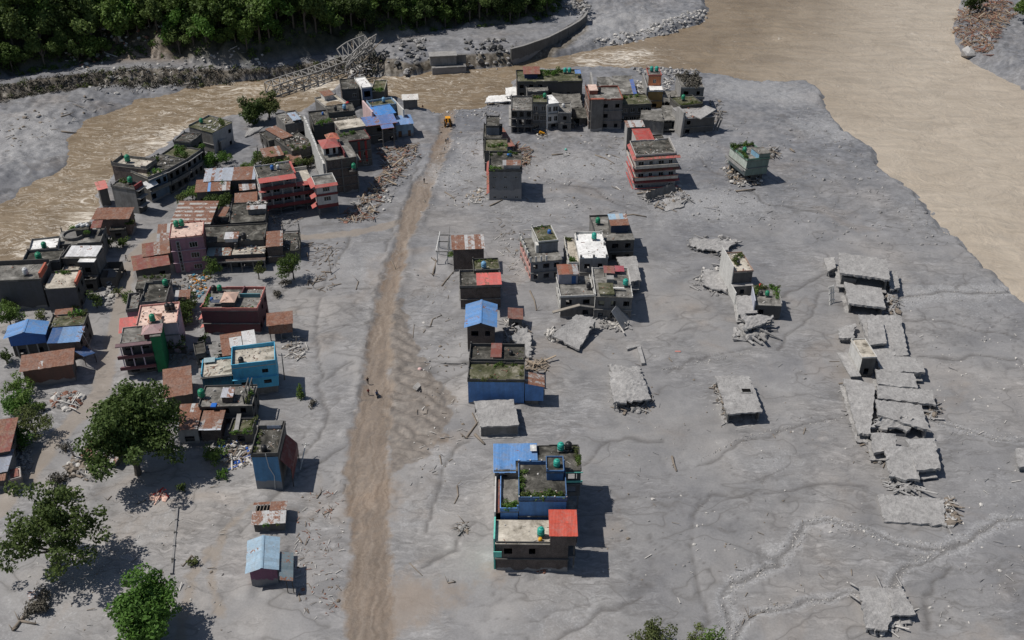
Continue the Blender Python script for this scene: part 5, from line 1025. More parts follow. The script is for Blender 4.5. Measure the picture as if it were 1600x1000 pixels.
ruin('grey slab corner at the right edge of the picture', [(1590, 728), (1640, 735), (1640, 702), (1587, 700)], 1.4, .5, seed=66, op='F')
# lone slabs
ruin('mud-rounded roof slab alone in the middle of the flat', [(959, 630), (1016, 622), (1001, 575), (950, 569)], [2.2, 2.0, 1.0, 1.0], .4, seed=67, op='FL', rough=.14, sag=-.5, walls='FRL')
rubble('rubble at the front right of the mud-rounded slab', [(1000, 618), (1020, 615), (1022, 642), (1000, 645), (960, 640), (962, 632)], 70, .3, 1.0, [M_MUDBIT, M_STONE, M_WOODBIT], planks=.4, pile=.5, seed=68)
e = ruin('lone slab house with square roof hatch and dark open front', [(1137, 647), (1192, 643), (1171, 587), (1117, 587)], 2.8, .32, walls='RBL', op='L', seed=69, wmat=conc_m(.16), base=(-.7, -.9, .0))
hx = G((1166, 611), 2.8) - e.location; MB().box(-1.1, 1.1, -.75, .75, -.05, .16).build('hatch_kerb', MC, e, loc=(hx.x, hx.y, 2.8)); MB().box(-.85, .85, -.55, .55, .16, .175).build('hatch_dark_plate', plain_m((0.012, 0.012, 0.012), 1, 0), e, loc=(hx.x, hx.y, 2.8))  # black plate stands for the shade inside the hatch; no hole is cut
rubble('planks lying along the left wall of the hatch house', [(1112, 598), (1120, 600), (1142, 660), (1132, 662)], 50, .3, .9, [M_MUDBIT, M_WOODBIT], planks=.6, pile=.5, seed=70)
b = Bld('bent grey concrete beam lying alone on the flat', (996, 540), (1002, 540), .6, .6, 'fallen_beam', 'beam')
b.part('beam_shaft', MB().beam((.3, 0, .3), (.6, -6.5, .35), .8, .55), MC); b.part('beam_arm', MB().beam((.4, .2, .4), (-2.4, -1.0, .4), .7, .5), MC)
# leaning red-trimmed house
RW = wall_m((0.50, 0.47, 0.44), .3); AWR = tin_m(srgb(185, 82, 80), .12)
b = Bld('tilted multi-storey house with red awnings and cream balconies', (995, 246), (1066, 244), (988, 222), 9.6, rx=.0, ry=-.045, base=-1.2)
b.box(.4, b.W - 1, .6, b.D, 0, 10.6, (RW, CG, CG, RW), 3, ('w', 'o', None, 'w'), 'dark', .5, RW, ledge=False, bay=3)
for z in (3.6, 7.0, 10.5):
    b.awning(-.2, b.W, .6, z, .9, AWR); b.awning(0, b.D, .4, z, .9, AWR, 'L'); b.part('balcony_floor', MB().box(.0, b.W - .6, -.6, .58, z - 2.9, z - 2.75), RW)
for z in (.7, 4.1, 7.6): b.part('balcony_wall', MB().box(.0, b.W - .6, -.75, -.6, z, z + .9), wall_m((0.60, 0.55, 0.47), .3)); b.part('balcony_wall', MB().box(-.6, -.45, -.6, b.D, z, z + .9), wall_m((0.62, 0.56, 0.50), .25))
for z in (1.65, 5.05): b.part('balcony_cap', MB().box(-.1, b.W - .5, -.9, -.55, z, z + .15), AWR); b.part('balcony_cap', MB().box(-.75, -.35, -.6, b.D, z, z + .15), AWR)
b.posts([(.6, .8), (b.W * .4, .8), (b.W * .5, .8), (b.W - 1.2, .8), (b.W - 1.2, b.D * .6)], 10.76, 11.5, RW, .3); b.part('roof_wall', MB().box(b.W - 1.3, b.W - 1.1, 1, b.D, 10.76, 11.6), RW); litter(b, 1, b.W - 1.5, 1, b.D, 10.78, 25)
b = Bld('small block with red roof behind the tilted red-awning house', (997, 222), (1024, 221), (991, 202), 8.6)
b.box(.1, b.W, .2, b.D, 0, 8.4, RW, 3, (None, None, None, None), None); b.tin(-.1, b.W + .2, -.1, b.D + .1, 8.4, 8.7, tin_m(srgb(178, 62, 52), .05), .9); tank(b.pt(b.W + 1.2, b.D * .4, 6.2), 'white', 'white water tank beside the small red-roofed block', .8)
b.box(b.W + .1, b.W + 4, 0, b.D, 0, 6.2, CG, 2, (None, 'o', None, None), 'dark', .4, CD)
b = Bld('narrow grey block with pale tin roof behind the red-roofed block', (980, 198), (1007, 197), (977, 190), 8.6)
b.box(.1, b.W, .2, b.D, 0, 8.4, (CG, CG, CG, conc_m(.42, .3)), 3, (None,) * 4, None, ledge=False); b.tin(-.1, b.W + .2, -.1, b.D + .3, 8.4, 8.8, T_PALE, .9)
ruin('leaning grey wall panel fallen against the tilted red-awning house', [(1012, 311), (1058, 297), (1052, 286), (1008, 302)], [.8, 1.2, 3.2, 2.8], .3, walls='', cols=False, seed=71, mat=conc_m(.2)); 
ruin('grey roof slab flattened below the leaning panel', [(1040, 330), (1070, 322), (1062, 306), (1036, 312)], [.3, .4, 1.0, .9], .3, walls='', cols=False, seed=72)
rubble('broken beams heaped below the tilted red-awning house', [(1000, 300), (1060, 290), (1085, 315), (1060, 332), (1030, 328), (1008, 315)], 120, .4, 1.2, [M_MUDBIT, M_STONE, M_WOODBIT], planks=.65, pile=1.2, seed=73)
b = Bld('tilted green-edged house with rooftop garden standing on rubble', (1165, 252), (1200, 246), (1141, 232), 7.2, 'tilted_house', 'house', rx=.04, ry=.05)
GE = wall_m(srgb(120, 140, 130), .35)
b.box(0, b.W, 0, b.D, 2.8, 7.2, (GE, CG, CG, wall_m(srgb(185, 195, 185), .3)), 2, ('o', 'o', None, 'o'), 'grey', .6, wall_m(srgb(110, 150, 130), .3)); b.box(.8, b.W - .6, .8, b.D, 0, 2.8, CD, 1, ('o', 'o', None, 'o'), None)
b.part('balcony_floor', MB().box(-1.1, -.2, -.4, b.D, 4.4, 4.6), CL); b.part('balcony_wall', MB().box(-1.2, -1.05, -.4, b.D, 4.6, 5.3), CL); b.box(b.W * .5, b.W, 0.1, b.D * .45, 7.36, 8.9, (GE, CG, CG, wall_m(srgb(120, 170, 200), .2)), 1, (None, None, None, None), 'grey')
tank(b.pt(b.W * .25, b.D * .5, 7.36), 'green', 'green water tank on the tilted rooftop-garden house'); wh = 'around the tilted rooftop garden'; plants(b, along((.3, .3), (.3, b.D), 8, b.rr, .3), 7.6, wh, (0, 3, 2), (.8, 1.3)); plants(b, along((.3, b.D - .3), (b.W, b.D - .3), 7, b.rr, .3), 7.6, wh, (0, 3), (.8, 1.4))
rubble('pale rubble mound under the tilted garden house', [(1128, 264), (1150, 256), (1180, 272), (1192, 288), (1160, 292), (1138, 285)], 170, .4, 1.1, [M_PALE, M_STONE, M_TAN, M_WOODBIT], planks=.5, pile=2.0, seed=74)
rubble('dark splintered debris right of the tilted garden house', [(1198, 232), (1214, 234), (1210, 248), (1196, 250)], 50, .4, 1.0, [M_WOODBIT, M_MUDBIT], planks=.7, pile=2.5, seed=75)

# ------------------------------------------------------------------ far cluster by the water
CGB = conc_m(.13, .55)
b = Bld('grey three-storey house with broken corner at the left of far cluster', (799, 173), (831, 173), (793, 153), 7.6)
b.box(0, b.W, 0, b.D, 0, 7.6, (CGB, CG, CG, CL), 3, ('o', None, None, 'o'), 'grey', .5, CG, psides='LB', bay=2.4, ww=1.7, wh=1.6, sill=.6, skip=.1); litter(b, .5, b.W, .5, b.D, 7.8, 30)
for z in (2.5, 5): b.part('broken_ledge', MB().box(-.8, -.14, 0, b.D, z, z + .2), CL)
b = Bld('grey house with mossy roof and green tank beside the white strip', (832, 162), (855, 162), (828, 150), 9.0)
b.box(0, b.W, 0, b.D, 0, 9, (CG, CG, CG, CG), 3, ('w', None, None, None), 'moss', .4, CD, bay=2.4, ww=1.7, wh=1.6, sill=.6, skip=.1); tank(b.pt(b.W * .85, b.D * .6, 9.2), 'green', 'green tank beside the white wall strip in far cluster', .9); plants(b, along((.4, b.D * .6), (b.W * .7, b.D * .8), 5, b.rr, .6), 9.2, 'on the mossy roof in the far cluster', (0, 2), (.7, 1.1))
b = Bld('white-walled narrow house in the front of far cluster', (855, 163), (873, 161), (853, 150), 8.8)
b.box(0, b.W, 0, b.D, 2.5, 8.8, (WHT, CG, CG, WHT), 2, ('w', None, None, None), 'white', 0, bay=2.4, ww=1.7, wh=1.6, sill=.6, skip=.1); b.box(.6, b.W, .1, b.D, 0, 2.5, CG, 1, ('o', None, None, None), None); b.part('corner_strip', MB().box(-.3, .3, -.35, -.05, 0, 8.7), WHT)
b = Bld('small grey house with white rooftop dish left of the tall brick tower', (873, 178), (893, 178), (871, 163), 5.8)
b.box(0, b.W, 0, b.D, 0, 5.8, CG, 2, ('o', 'o', None, None), 'grey', .4, CL); tank(b.pt(b.W * .4, b.D * .6, 5.96), 'white', 'pale tank on the small grey house in far cluster', .9, False)
b = Bld('long dark house with green roof garden and red roof hut', (808, 130), (910, 129), (806, 112), 8.0)
b.box(0, b.W, 0, b.D, 0, 8, (CD, CD, CD, brick_m((0.14, 0.11, 0.095))), 3, ('o', None, None, 'o'), 'moss', .5, CD, ledge=False); wh = 'on the long roof garden of the far cluster'
plants(b, along((b.W * .22, b.D * .6), (b.W * .72, b.D * .75), 16, b.rr, 1.4), 8.2, wh, (0, 3, 0, 1), (1.2, 2.0)); b.box(b.W * .12, b.W * .32, b.D * .35, b.D * .75, 8.16, 10, wall_m(srgb(60, 70, 110), .3), 1, (None,) * 4, None); b.tin(b.W * .10, b.W * .36, b.D * .25, b.D * .8, 10, 10.5, T_MAROON)
tank(b.pt(b.W * .76, b.D * .75, 8.2), 'teal', 'left teal tank at the river end of the long roof garden'); tank(b.pt(b.W * .83, b.D * .75, 8.2), 'teal', 'right teal tank at the river end of the long roof garden')
b.tin(b.W * .9, b.W * .99, b.D * .3, b.D * .6, 9.8, 10, tin_m(srgb(90, 140, 205), .05)); b.posts([(b.W * .91, b.D * .4), (b.W * .98, b.D * .4)], 8.1, 9.8, CG, .12)
b = Bld('lower mud-roofed house in front of the long roof garden', (824, 145), (857, 144), (821, 131), 6.4)
b.box(0, b.W, 0, b.D, 0, 6.4, (CGB, CG, CG, CG), 2, ('o', None, None, None), 'grey', .4, CG); litter(b, .5, b.W, .5, b.D, 6.6, 30)
ruin('sagging grey roof over the gap beside the tall brick tower', [(866, 168), (910, 168), (905, 138), (862, 140)], [3.0, 3.6, 5.0, 5.2], .3, seed=81, mat=roof_m('grey'), op='FR', wmat=CD, sag=.6, bite=.06)
b = Bld('tall brick tower house with orange parapet in far cluster', (921, 158), (973, 157), (908, 138), 9.6)
OR = wall_m(srgb(165, 95, 75), .2)
b.box(0, b.W, 0, b.D, 0, 9.6, (wall_m((0.20, 0.18, 0.17), .5), CG, CG, brick_m((0.27, 0.17, 0.13))), 3, ('o', 'o', None, 'w'), 'grey', .6, OR, bay=3); b.part('stair_shaft', MB().box(.5, 4.2, -1.0, -.2, 0, 10.4), wall_m((0.20, 0.185, 0.17), .5)); b.part('stair_shaft_cap', MB().box(.3, 4.4, -1.2, 0, 10.4, 10.6), OR)
tank(b.pt(b.W * .36, b.D * .55, 9.8), 'black', 'dark tank on the tall brick tower roof'); b.box(.6, b.W * .3, b.D * .45, b.D * .9, 9.76, 11, OR, 1, (None,) * 4, 'pink')
b = Bld('long pale wall running back from the brick tower roof', (927, 141), (931, 141), (911, 113), 9.0, 'boundary_wall', 'wall')
b.box(0, .5, 0, b.D, 0, 9, CL, 1, (None,) * 4, None); b.part('wall_cap', MB().box(-.05, .55, 0, b.D, 9, 9.1), CL)
ruin('left sunken grey roof of the ruined court by the river', [(938, 146), (962, 146), (955, 120), (932, 120)], [5.0, 4.6, 5.4, 5.6], .3, seed=82, mat=roof_m('grey'), op='FR', wmat=CD, sag=.5)
ruin('right sunken grey roof of the ruined court by the river', [(962, 147), (994, 148), (987, 118), (956, 118)], [5.0, 5.2, 5.2, 5.2], .3, seed=83, mat=roof_m('grey'), op='FR', wmat=CD, sag=.5)
b = Bld('leaning blue tin strip at the right edge of the ruined court', (990, 148), (996, 148), (984, 124), 6.2, 'leaning_sheet', 'sheet'); b.tin(0, b.W, 0, b.D, 6, 6.2, tin_m(srgb(70, 105, 175), .1)); b.posts([(b.W / 2, .3), (b.W / 2, b.D - .3)], 0, 6.0, CG)
b = Bld('low grey house in front of the ruined court with mossy roof', (972, 166), (1018, 164), (970, 150), 5.8)
b.box(0, b.W, 0, b.D, 0, 5.8, (CGB, CG, CG, CG), 2, ('w', None, None, None), 'moss', .4, CD, bay=2.4, ww=1.7, wh=1.6, sill=.6, skip=.1); plants(b, along((.8, b.D * .7), (b.W * .6, b.D * .8), 7, b.rr, .8), 6, 'on the low mossy house before the court', (0, 2), (.8, 1.3)); tank(b.pt(b.W * .06, b.D * .9, 6), 'green', 'green tank on the low mossy house in far cluster')
b = Bld('narrow house with orange hut and twin teal tanks by the river', (1013, 143), (1036, 143), (1012, 120), 6.2)
b.box(0, b.W, 0, b.D, 0, 6.2, (wall_m(srgb(190, 150, 80), .3), CG, CG, CL), 2, ('o', None, None, None), 'white', .4, WHT); b.box(.4, b.W - .2, b.D * .35, b.D * .8, 6.36, 9.6, (wall_m(srgb(205, 125, 80), .15), CG, CG, CL), 1, ('w', None, None, None), 'grey', .3, T_RED)
for k, nm in ((.35, 'left'), (.7, 'right')): tank(b.pt(b.W * k, b.D * .6, 9.76), 'teal', nm + ' teal tank on top of the orange hut')
b.part('side_panel', MB().box(-.6, -.2, 0, b.D, 0, 7.6), CL)
ruin('rubble-topped grey slab left of the orange hut house', [(994, 150), (1013, 150), (1012, 128), (992, 130)], [3.4, 3.2, 4.0, 4.0], .3, seed=84, mat=roof_m('grey'), op='FR', wmat=CD, bite=.08, rough=.2)
rubble('white rubble around the orange hut house', [(992, 128), (1012, 126), (1014, 148), (996, 150)], 80, .3, .9, [M_PALE, M_STONE], planks=.3, z=4.2, seed=85)
b = Bld('grey tower house with dry thatch heap on its roof', (1064, 139), (1100, 139), (1064, 119), 8.4)
b.box(0, b.W, 0, b.D, 2.6, 8.4, (conc_m(.2), CG, CG, CL), 2, ('o', None, None, None), 'grey', .5, CL); b.part('balcony_floor', MB().box(-.4, b.W + .2, -1.3, -.1, 5.4, 5.6), CL); b.part('balcony_wall', MB().box(-.4, b.W + .2, -1.4, -1.25, 5.6, 6.4), CL); b.box(.3, b.W, .4, b.D, 0, 2.6, CD, 1, ('o', 'o', None, None), None)
rng = np.random.default_rng(5); me = quads_mesh('thatch', leaf_arrays([(rng.uniform(.3, b.W - .3), rng.uniform(.2, b.D - .2), rng.uniform(.2, 1.4), 1.0) for _ in range(26)], 60, .3, rng), LEAF_DRY); o = link('thatch_heap', me, b.e, (0, 0, 8.6)); tag(o, kind='stuff')
b = Bld('mossy-topped low wall house below the thatch tower', (1063, 168), (1098, 164), (1066, 152), 6.2)
b.box(0, b.W, 0, b.D, 0, 6.2, CD, 2, ('o', 'o', None, None), 'moss', .4, CD); tank(b.pt(b.W * .4, b.D * .6, 6.4), 'green', 'green tank on the mossy house below the thatch tower'); plants(b, along((.5, .8), (b.W - .5, 1), 9, b.rr, .5), 6.4, 'on the mossy house below the thatch tower', (2, 0, 2), (.8, 1.3))
ruin('smooth grey slab house at the front right of far cluster', [(1000, 186), (1038, 190), (1032, 172), (1002, 172)], [4.6, 4.4, 4.8, 4.6], .3, seed=86, mat=roof_m('grey'), wmat=CG, inset=.3)
ruin('grey slab house between smooth slab and the torn ruin', [(1036, 188), (1066, 188), (1064, 164), (1034, 165)], [3.6, 3.6, 4.6, 4.6], .35, seed=87, mat=roof_m('grey'), op='F', wmat=CGB, base=(0, -1, .8))
b = Bld('torn grey ruin with pale upright slab at right of far cluster', (1068, 186), (1116, 180), (1068, 168), 5.6, 'ruined_house', 'ruin', rx=.03, ry=.05)
b.box(0, b.W, 0, b.D, 0, 5.6, (CGB, CGB, CG, CL), 2, ('o', 'o', None, None), 'mud', 0, skip=.4); b.part('upright_slab', MB().box(-.9, -.2, -.6, b.D * .5, -.5, 8.0), CL); b.part('tilted_roof', MB().beam((b.W * .35, 0, 6.0), (b.W * 1.0, b.D * .4, 7.2), 4, .3), MC); b.part('leaning_post', MB().beam((b.W + .5, 0, .5), (b.W + 2.6, 1, 7.0), .4), CG); b.part('leaning_post', MB().beam((b.W + 1.5, 0, 1), (b.W + 3.4, 1.5, 4.4), .4), CG); litter(b, .5, b.W, .3, b.D, 5.8, 40, smax=.9)
ruin('pale tilted slab at the river end left of far cluster', [(758, 160), (800, 158), (790, 148), (762, 150)], [.8, 1.0, 1.4, 1.2], .3, seed=88, mat=roof_m('white'), walls='')
ruin('pale broken slab standing behind the grey corner house', [(790, 151), (812, 147), (806, 135), (790, 137)], [2.0, 2.4, 3.8, 3.4], .4, seed=89, mat=roof_m('white'), walls='FR', op='F')
rubble('grey rubble strewn between the far cluster houses', [(860, 170), (905, 150), (935, 150), (925, 200), (880, 200)], 220, .3, 1.0, [M_STONE, M_MUDBIT, M_WOODBIT], planks=.4, pile=1.5, seed=90)
rubble('broken planks and blocks right of far cluster', [(1095, 160), (1125, 155), (1132, 185), (1110, 200), (1060, 200)], 120, .4, 1.1, [M_STONE, M_MUDBIT, M_WOODBIT], planks=.6, pile=1.5, seed=91)
rubble('pale stones on the river shore behind far cluster', [(985, 104), (1060, 106), (1100, 112), (1060, 118), (1040, 150), (1035, 118), (1000, 118)], 160, .3, 1.1, [M_PALE, M_STONE], planks=.15, pile=.6, seed=92)

ruin('sagging dark roof filling the gap left of the brick tower', [(893, 184), (919, 184), (914, 168), (892, 169)], [3.6, 3.0, 4.2, 4.4], .3, seed=93, mat=roof_m('dark'), op='F', wmat=CD, bite=.08, sag=.4)
ruin('cracked grey roof below the thatch tower left side', [(1037, 160), (1063, 159), (1060, 141), (1036, 142)], [4.0, 3.6, 4.6, 4.8], .3, seed=94, mat=roof_m('grey'), op='FR', wmat=CD, bite=.08, sag=.3)
ruin('broken balcony floor on the face of the brick tower', [(944, 186), (975, 184), (972, 176), (944, 177)], [3.4, 3.2, 3.4, 3.5], .25, seed=95, mat=roof_m('grey'), walls='', op='', wmat=CD, zb=0)
# ------------------------------------------------------------------ left of the road: lower houses
def wallseg(label, pa, pb, z1, t, mat, z0=-.3, name='boundary_wall', cat='wall', zt=None):
    A = G(pa, zt if zt is not None else z1); B = G(pb, zt if zt is not None else z1); d = B - A; e = tag(empty(name, (A.x, A.y, 0), math.atan2(d.y, d.x)), label, cat); L = d.length; n = max(1, int(L / 3))
    for i in range(n): MB().box(L * i / n, L * (i + 1) / n - .02, -t / 2, t / 2, z0, z1 - .05 * (i % 2)).build('wall_panel', mat, e)
    for i in range(n + 1): MB().box(L * i / n - .14, L * i / n + .14, -t / 2 - .05, t / 2 + .05, z0, z1 + .12).build('wall_post', mat, e)
    return e
PINKW = wall_m(srgb(168, 122, 138), .3, .6); MAROON = wall_m(srgb(112, 66, 72), .35, .6); LILAC = wall_m(srgb(190, 172, 186), .25, .6); GREENW = wall_m(srgb(20, 125, 75), .2, .6); PURP = wall_m(srgb(140, 92, 118), .25, 1.7)
b = Bld('purple-walled house under pale blue gabled tin roof at bottom left', (384, 896), (435, 890), (383, 846), 3.9)
b.box(.5, b.W - .4, .6, b.D - .2, 0, 3.8, (PURP, PURP, PURP, wall_m(srgb(215, 150, 130), .2)), 1, (None, 'o', None, 'w'), None); b.gable(-.1, b.W + .1, -.1, b.D + .1, 3.9, 4.7, T_LBLUE, 'y', PURP, sheet=.8)
x1, y0 = b.loc((458, 908), 2.9); yb = b.loc((457, 864), 2.9)[1]; b.tin(b.W + .15, x1, y0, yb, 3.5, 2.9, tin_m(srgb(110, 130, 140), .06), .8, 'y'); b.posts([(x1 - .2, y0 + .3), (x1 - .2, yb - .3), ((b.W + x1) / 2, y0 + .3)], -.2, 2.85, FR_DARK, .12)
b = Bld('half-buried shed with broken pale tin roof above the blue gable', (392, 821), (446, 817), (392, 788), 2.3, 'shed', 'shed')
b.box(.4, b.W - .3, .4, b.D - .4, 0, 2.2, conc_m(.17), 1, (None, None, None, 'o'), None); b.tin(0, b.W, 0, b.D * .55, 2.3, 2.75, T_PALE, .9); b.tin(b.W * .5, b.W, b.D * .52, b.D, 2.8, 2.55, T_MIX, .9); b.tin(0, b.W * .48, b.D * .85, b.D, 2.75, 2.6, T_PALE, .9)
for k in (.1, .2, .3, .4): b.part('rafter', MB().beam((b.W * k, b.D * .5, 2.65), (b.W * k + .2, b.D * .95, 2.55), .1), M_WOODBIT)
plants(b, [(b.W * .38, -.1), (b.W * .45, -.05), (b.W * .8, -.05)], 1.9, 'hanging from the broken shed roof', (1, 2), (.5, .8))
b = Bld('narrow blue tower house with dark roof terrace and red side sheet', (393, 714), (434, 713), (395, 664), 7.8)
BLT = wall_m(srgb(80, 140, 185), .25, 2.4)
b.box(0, b.W, 0, b.D, 0, 7.8, (BLT, CG, CG, CL), 2, (None, None, None, 'w'), 'dark', .75, CD, ledge=False); x1 = b.loc((453, 752), 3.4)[0]; ya = b.loc((452, 750), 3.4)[1]
b.part('red_side_sheet', MB().quad((b.W + .15, .6, 6.4), (b.W + 1.9, .6, 4.2), (b.W + 1.9, b.D - 1, 4.2), (b.W + .15, b.D - 1, 6.4)), tin_m(srgb(120, 45, 45), .1)); b.part('red_side_sheet', MB().box(b.W + 1.85, b.W + 1.92, .6, b.D - 1, 2.0, 4.2), tin_m(srgb(112, 40, 42), .1)); b.posts([(b.W + 1.8, .7), (b.W + 1.8, b.D - 1.1)], -.2, 4.1, FR_DARK, .14)
b.part('drain_pipe', MB().tube([(b.W * .55, -.1, 8.5), (b.W * .6, -.12, 5.5), (b.W * .75, -.12, 3.5), (b.W * .7, -.12, 0)], .07), WPOST); b.part('roof_shed', MB().box(.2, b.W - .2, b.D - 1.6, b.D - .2, 7.97, 8.9), CG); b.part('banner', MB().box(b.W * .35, b.W * .9, b.D - 1.64, b.D - 1.61, 8.2, 8.85), plain_m((.55, .58, .66), .7, .2, .5))
tank(b.pt(b.W * .45, 1.3, 7.96), 'black', 'black tank with pale lid on the blue tower house', .9, False); plants(b, along((.5, .8), (.5, b.D * .7), 6, b.rr, .2), 8, 'along the left edge of the blue tower roof', (2, 1), (.5, .9)); litter(b, .5, b.W - .4, .5, b.D, 7.98, 18)
# cluster with tin roofs above it
b = Bld('dark flat-roofed house with white tin hut and green tank', (311, 636), (393, 634), (312, 606), 5.2)
b.box(0, b.W, 0, b.D, 0, 5.2, (CD, CD, CD, CG), 2, ('o', 'o', None, None), 'grey', .35, CD, psides='LB'); x0, y0 = b.loc((346, 620), 6.8); x1 = b.loc((362, 619), 6.8)[0]; y1 = b.loc((346, 608), 6.8)[1]
b.box(x0, x1, y0, y1, 5.36, 6.7, BRD, 1, (None,) * 4, None); b.tin(x0 - .2, x1 + .2, y0 - .2, y1 + .2, 6.7, 6.95, tin_m((.5, .52, .58), .15)); tank(b.pt(*b.loc((316, 622), 5.4), 5.36), 'green', 'ribbed green water tank on the dark house left of white tin hut', 1.1)
for k in (.86, .93): b.posts([(b.W * k, .4), (b.W * k, b.D * .5), (b.W * k, b.D * .9)], 5.36, 7.2, CD, .2); b.part('beam', MB().box(b.W * k - .1, b.W * k + .1, .3, b.D, 7.2, 7.35), CD)
plants(b, along((b.W * .9, .2), (b.W * .92, b.D * .7), 7, b.rr, .3), 5.4, 'between posts on the dark white-hut house', (1, 2), (.7, 1.2)); litter(b, .5, b.W * .85, .4, b.D, 5.38, 30)
o = tag(MB().box(-.5, .5, -.6, .6, 0, .25).build('tarpaulin', plain_m(srgb(40, 105, 190)), None, False, b.pt(*b.loc((334, 634), 5.4), 5.37)), 'small blue tarpaulin on the dark white-hut house', 'tarpaulin')
b = Bld('low dark mossy-roofed house left of the blue tower', (358, 677), (393, 677), (359, 657), 2.8)
b.box(0, b.W, 0, b.D, 0, 2.8, CD, 1, ('o', None, None, None), 'moss', .4, CD); b.part('roof_plank', MB().beam((b.W * .3, .5, 3.1), (b.W * .22, b.D + 1, 3.6), .8, .12), CL); plants(b, along((.3, -.2), (b.W, -.1), 10, b.rr, .2), 2.9, 'along the low mossy roof', (2, 1, 0), (.5, 1)); plants(b, along((b.W - .4, .2), (b.W - .3, b.D), 5, b.rr, .2), 2.9, 'along the low mossy roof', (2, 0), (.7, 1.1))
b = Bld('house with rust-streaked patched tin roof beside the big dark tree', (272, 672), (308, 670), (278, 634), 4.2)
b.box(.4, b.W - .1, .5, b.D, 0, 4.1, (wall_m((.45, .44, .43), .3), CG, CG, CG), 1, ('o', None, None, None), None, ww=1.8); b.tin(-.1, b.W, -.1, b.D, 4.15, 4.5, [T_MIX, T_MIX, T_PALE, T_RUST], .75, rows=3)
b = Bld('small brick house with patchy rusty tin roof and pale eave', (310, 670), (345, 669), (311, 644), 4.2)
b.box(.2, b.W - .3, .5, b.D, 0, 4.1, (BRD, BRD, BRD, CG), 1, ('w', None, None, None), None, fm=FR_DARK); b.tin(0, b.W, 0, b.D, 4.15, 4.5, [T_RUST, T_MIX, T_MIX], .8, rows=2); b.tin(.05, b.W, -.35, .05, 4.08, 4.15, tin_m((.55, .6, .68), .05))
wallseg('low dark compound wall in front of the patched tin houses', (283, 684), (395, 681), 1.4, .25, CD)
b = Bld('barn with large rusty red tin roof left of the turquoise house', (256, 622), (301, 615), (262, 583), 3.6, 'barn', 'barn')
b.box(.4, b.W - .4, .5, b.D - .4, 0, 3.5, (CD, CD, CD, CG), 1, ('o', None, None, None), None); b.tin(-.1, b.W, -.1, b.D, 3.6, 4.6, [T_RUST, T_RUST, tin_m((.34, .27, .22), .8)], .85, rows=3)
b = Bld('bright turquoise house with walled tan roof terrace', (362, 577), (431, 569), (361, 548), 7.4)
b.box(0, b.W, 0, b.D, 2.2, 7.4, (TURQ, TURQ, TURQ, wall_m(srgb(90, 190, 215), .2)), 2, ('w', None, None, None), 'tan', .9, TURQ, over=.02, fm=FR_DARK, ww=1.5, wh=.9, skip=.3, bay=3.4, ledge_m=TURQ); b.box(.3, b.W - .3, .3, b.D, 0, 2.2, conc_m(.22), 1, (None,) * 4, None)
tank(b.pt(b.W * .22, b.D * .25, 7.56), 'black', 'black water tank on the turquoise house terrace', .9, False); litter(b, .6, b.W - .5, 2, b.D - .4, 7.58, 24, (M_WOODBIT, M_MUDBIT), .35)
b = Bld('lower turquoise wing with tan roof beside the turquoise house', (315, 590), (362, 585), (317, 566), 5.0)
b.box(0, b.W - .1, 0, b.D, 0, 5, (wall_m(srgb(50, 130, 155), .45), None, TURQ, CL), 1, (None, None, None, 'w'), 'tan', .45, TURQ, psides='BL'); b.part('roof_edge', MB().box(-.2, b.W + 1.5, -.5, -.14, 4.95, 5.1), CD); b.part('tarpaulin_patch', MB().box(.2, 2.4, b.D - 1.2, b.D + .5, 5.6, 5.66), plain_m((.30, .38, .40), .5))
for k in range(9): b.part('baluster', MB().box(b.W * (k + .5) / 9 - .06, b.W * (k + .5) / 9 + .06, -.35, -.2, 3.6, 4.9), wall_m(srgb(45, 110, 150), .4))
litter(b, .4, b.W - .4, .4, b.D, 5.18, 20)
b = Bld('shed roofs of white and rusty sheets behind the turquoise house', (346, 546), (401, 537), (345, 525), 3.8, 'shed', 'shed')
b.box(.3, b.W - .2, .4, b.D - .2, 0, 3.7, CD, 1, ('o', None, None, 'o'), None); b.tin(b.W * .25, b.W * .6, 0, b.D * .7, 3.8, 4.0, tin_m((.62, .62, .62), .12)); b.tin(b.W * .62, b.W, 0, b.D, 3.85, 4.1, tin_m((.66, .66, .66), .1)); b.tin(0, b.W * .62, b.D * .7, b.D, 4.02, 4.1, T_RUST); b.tin(0, b.W * .25, -2.5, b.D * .72, 3.7, 3.95, T_RUST)
ruin('roofless broken room left of the white and rusty sheds', [(323, 562), (346, 558), (346, 534), (322, 536)], [2.0, 2.0, 2.4, 2.4], .2, seed=101, bite=.3, op='FRBL', mat=conc_m(.3), wmat=conc_m(.3))
b = Bld('rusty hut on stilts in the mud right of the maroon house', (417, 509), (457, 505), (419, 491), 4.6, 'stilt_hut', 'hut')
b.box(.2, b.W - .2, .2, b.D - .2, 2.2, 4.5, (tin_m((.20, .13, .09), .5), BRD, BRD, CL), 1, (None,) * 4, None); b.tin(-.1, b.W + .1, -.1, b.D + .1, 4.55, 4.8, T_RUST, .9, rows=2); b.posts([(.4, .4), (b.W / 2, .4), (b.W - .4, .4), (.4, b.D - .4), (b.W - .4, b.D - .4)], -.3, 2.2, CG, .2)
b = Bld('maroon-walled house with pink-edged roof terrace and teal screen', (314, 486), (402, 486), (315, 453), 6.2)
PK = plain_m(srgb(190, 120, 112))
b.box(0, b.W, 0, b.D, 0, 6.2, (MAROON, MAROON, CG, wall_m(srgb(225, 165, 160), .2)), 2, (None, 'o', None, 'w'), 'grey', .7, PK); b.box(b.W * .35, b.W * .58, 1.2, b.D * .55, 6.36, 7.8, CD, 1, (None,) * 4, None); b.hip(b.W * .33, b.W * .60, .9, b.D * .6, 7.8, 8.4, tin_m(srgb(205, 170, 150), .1), .45)
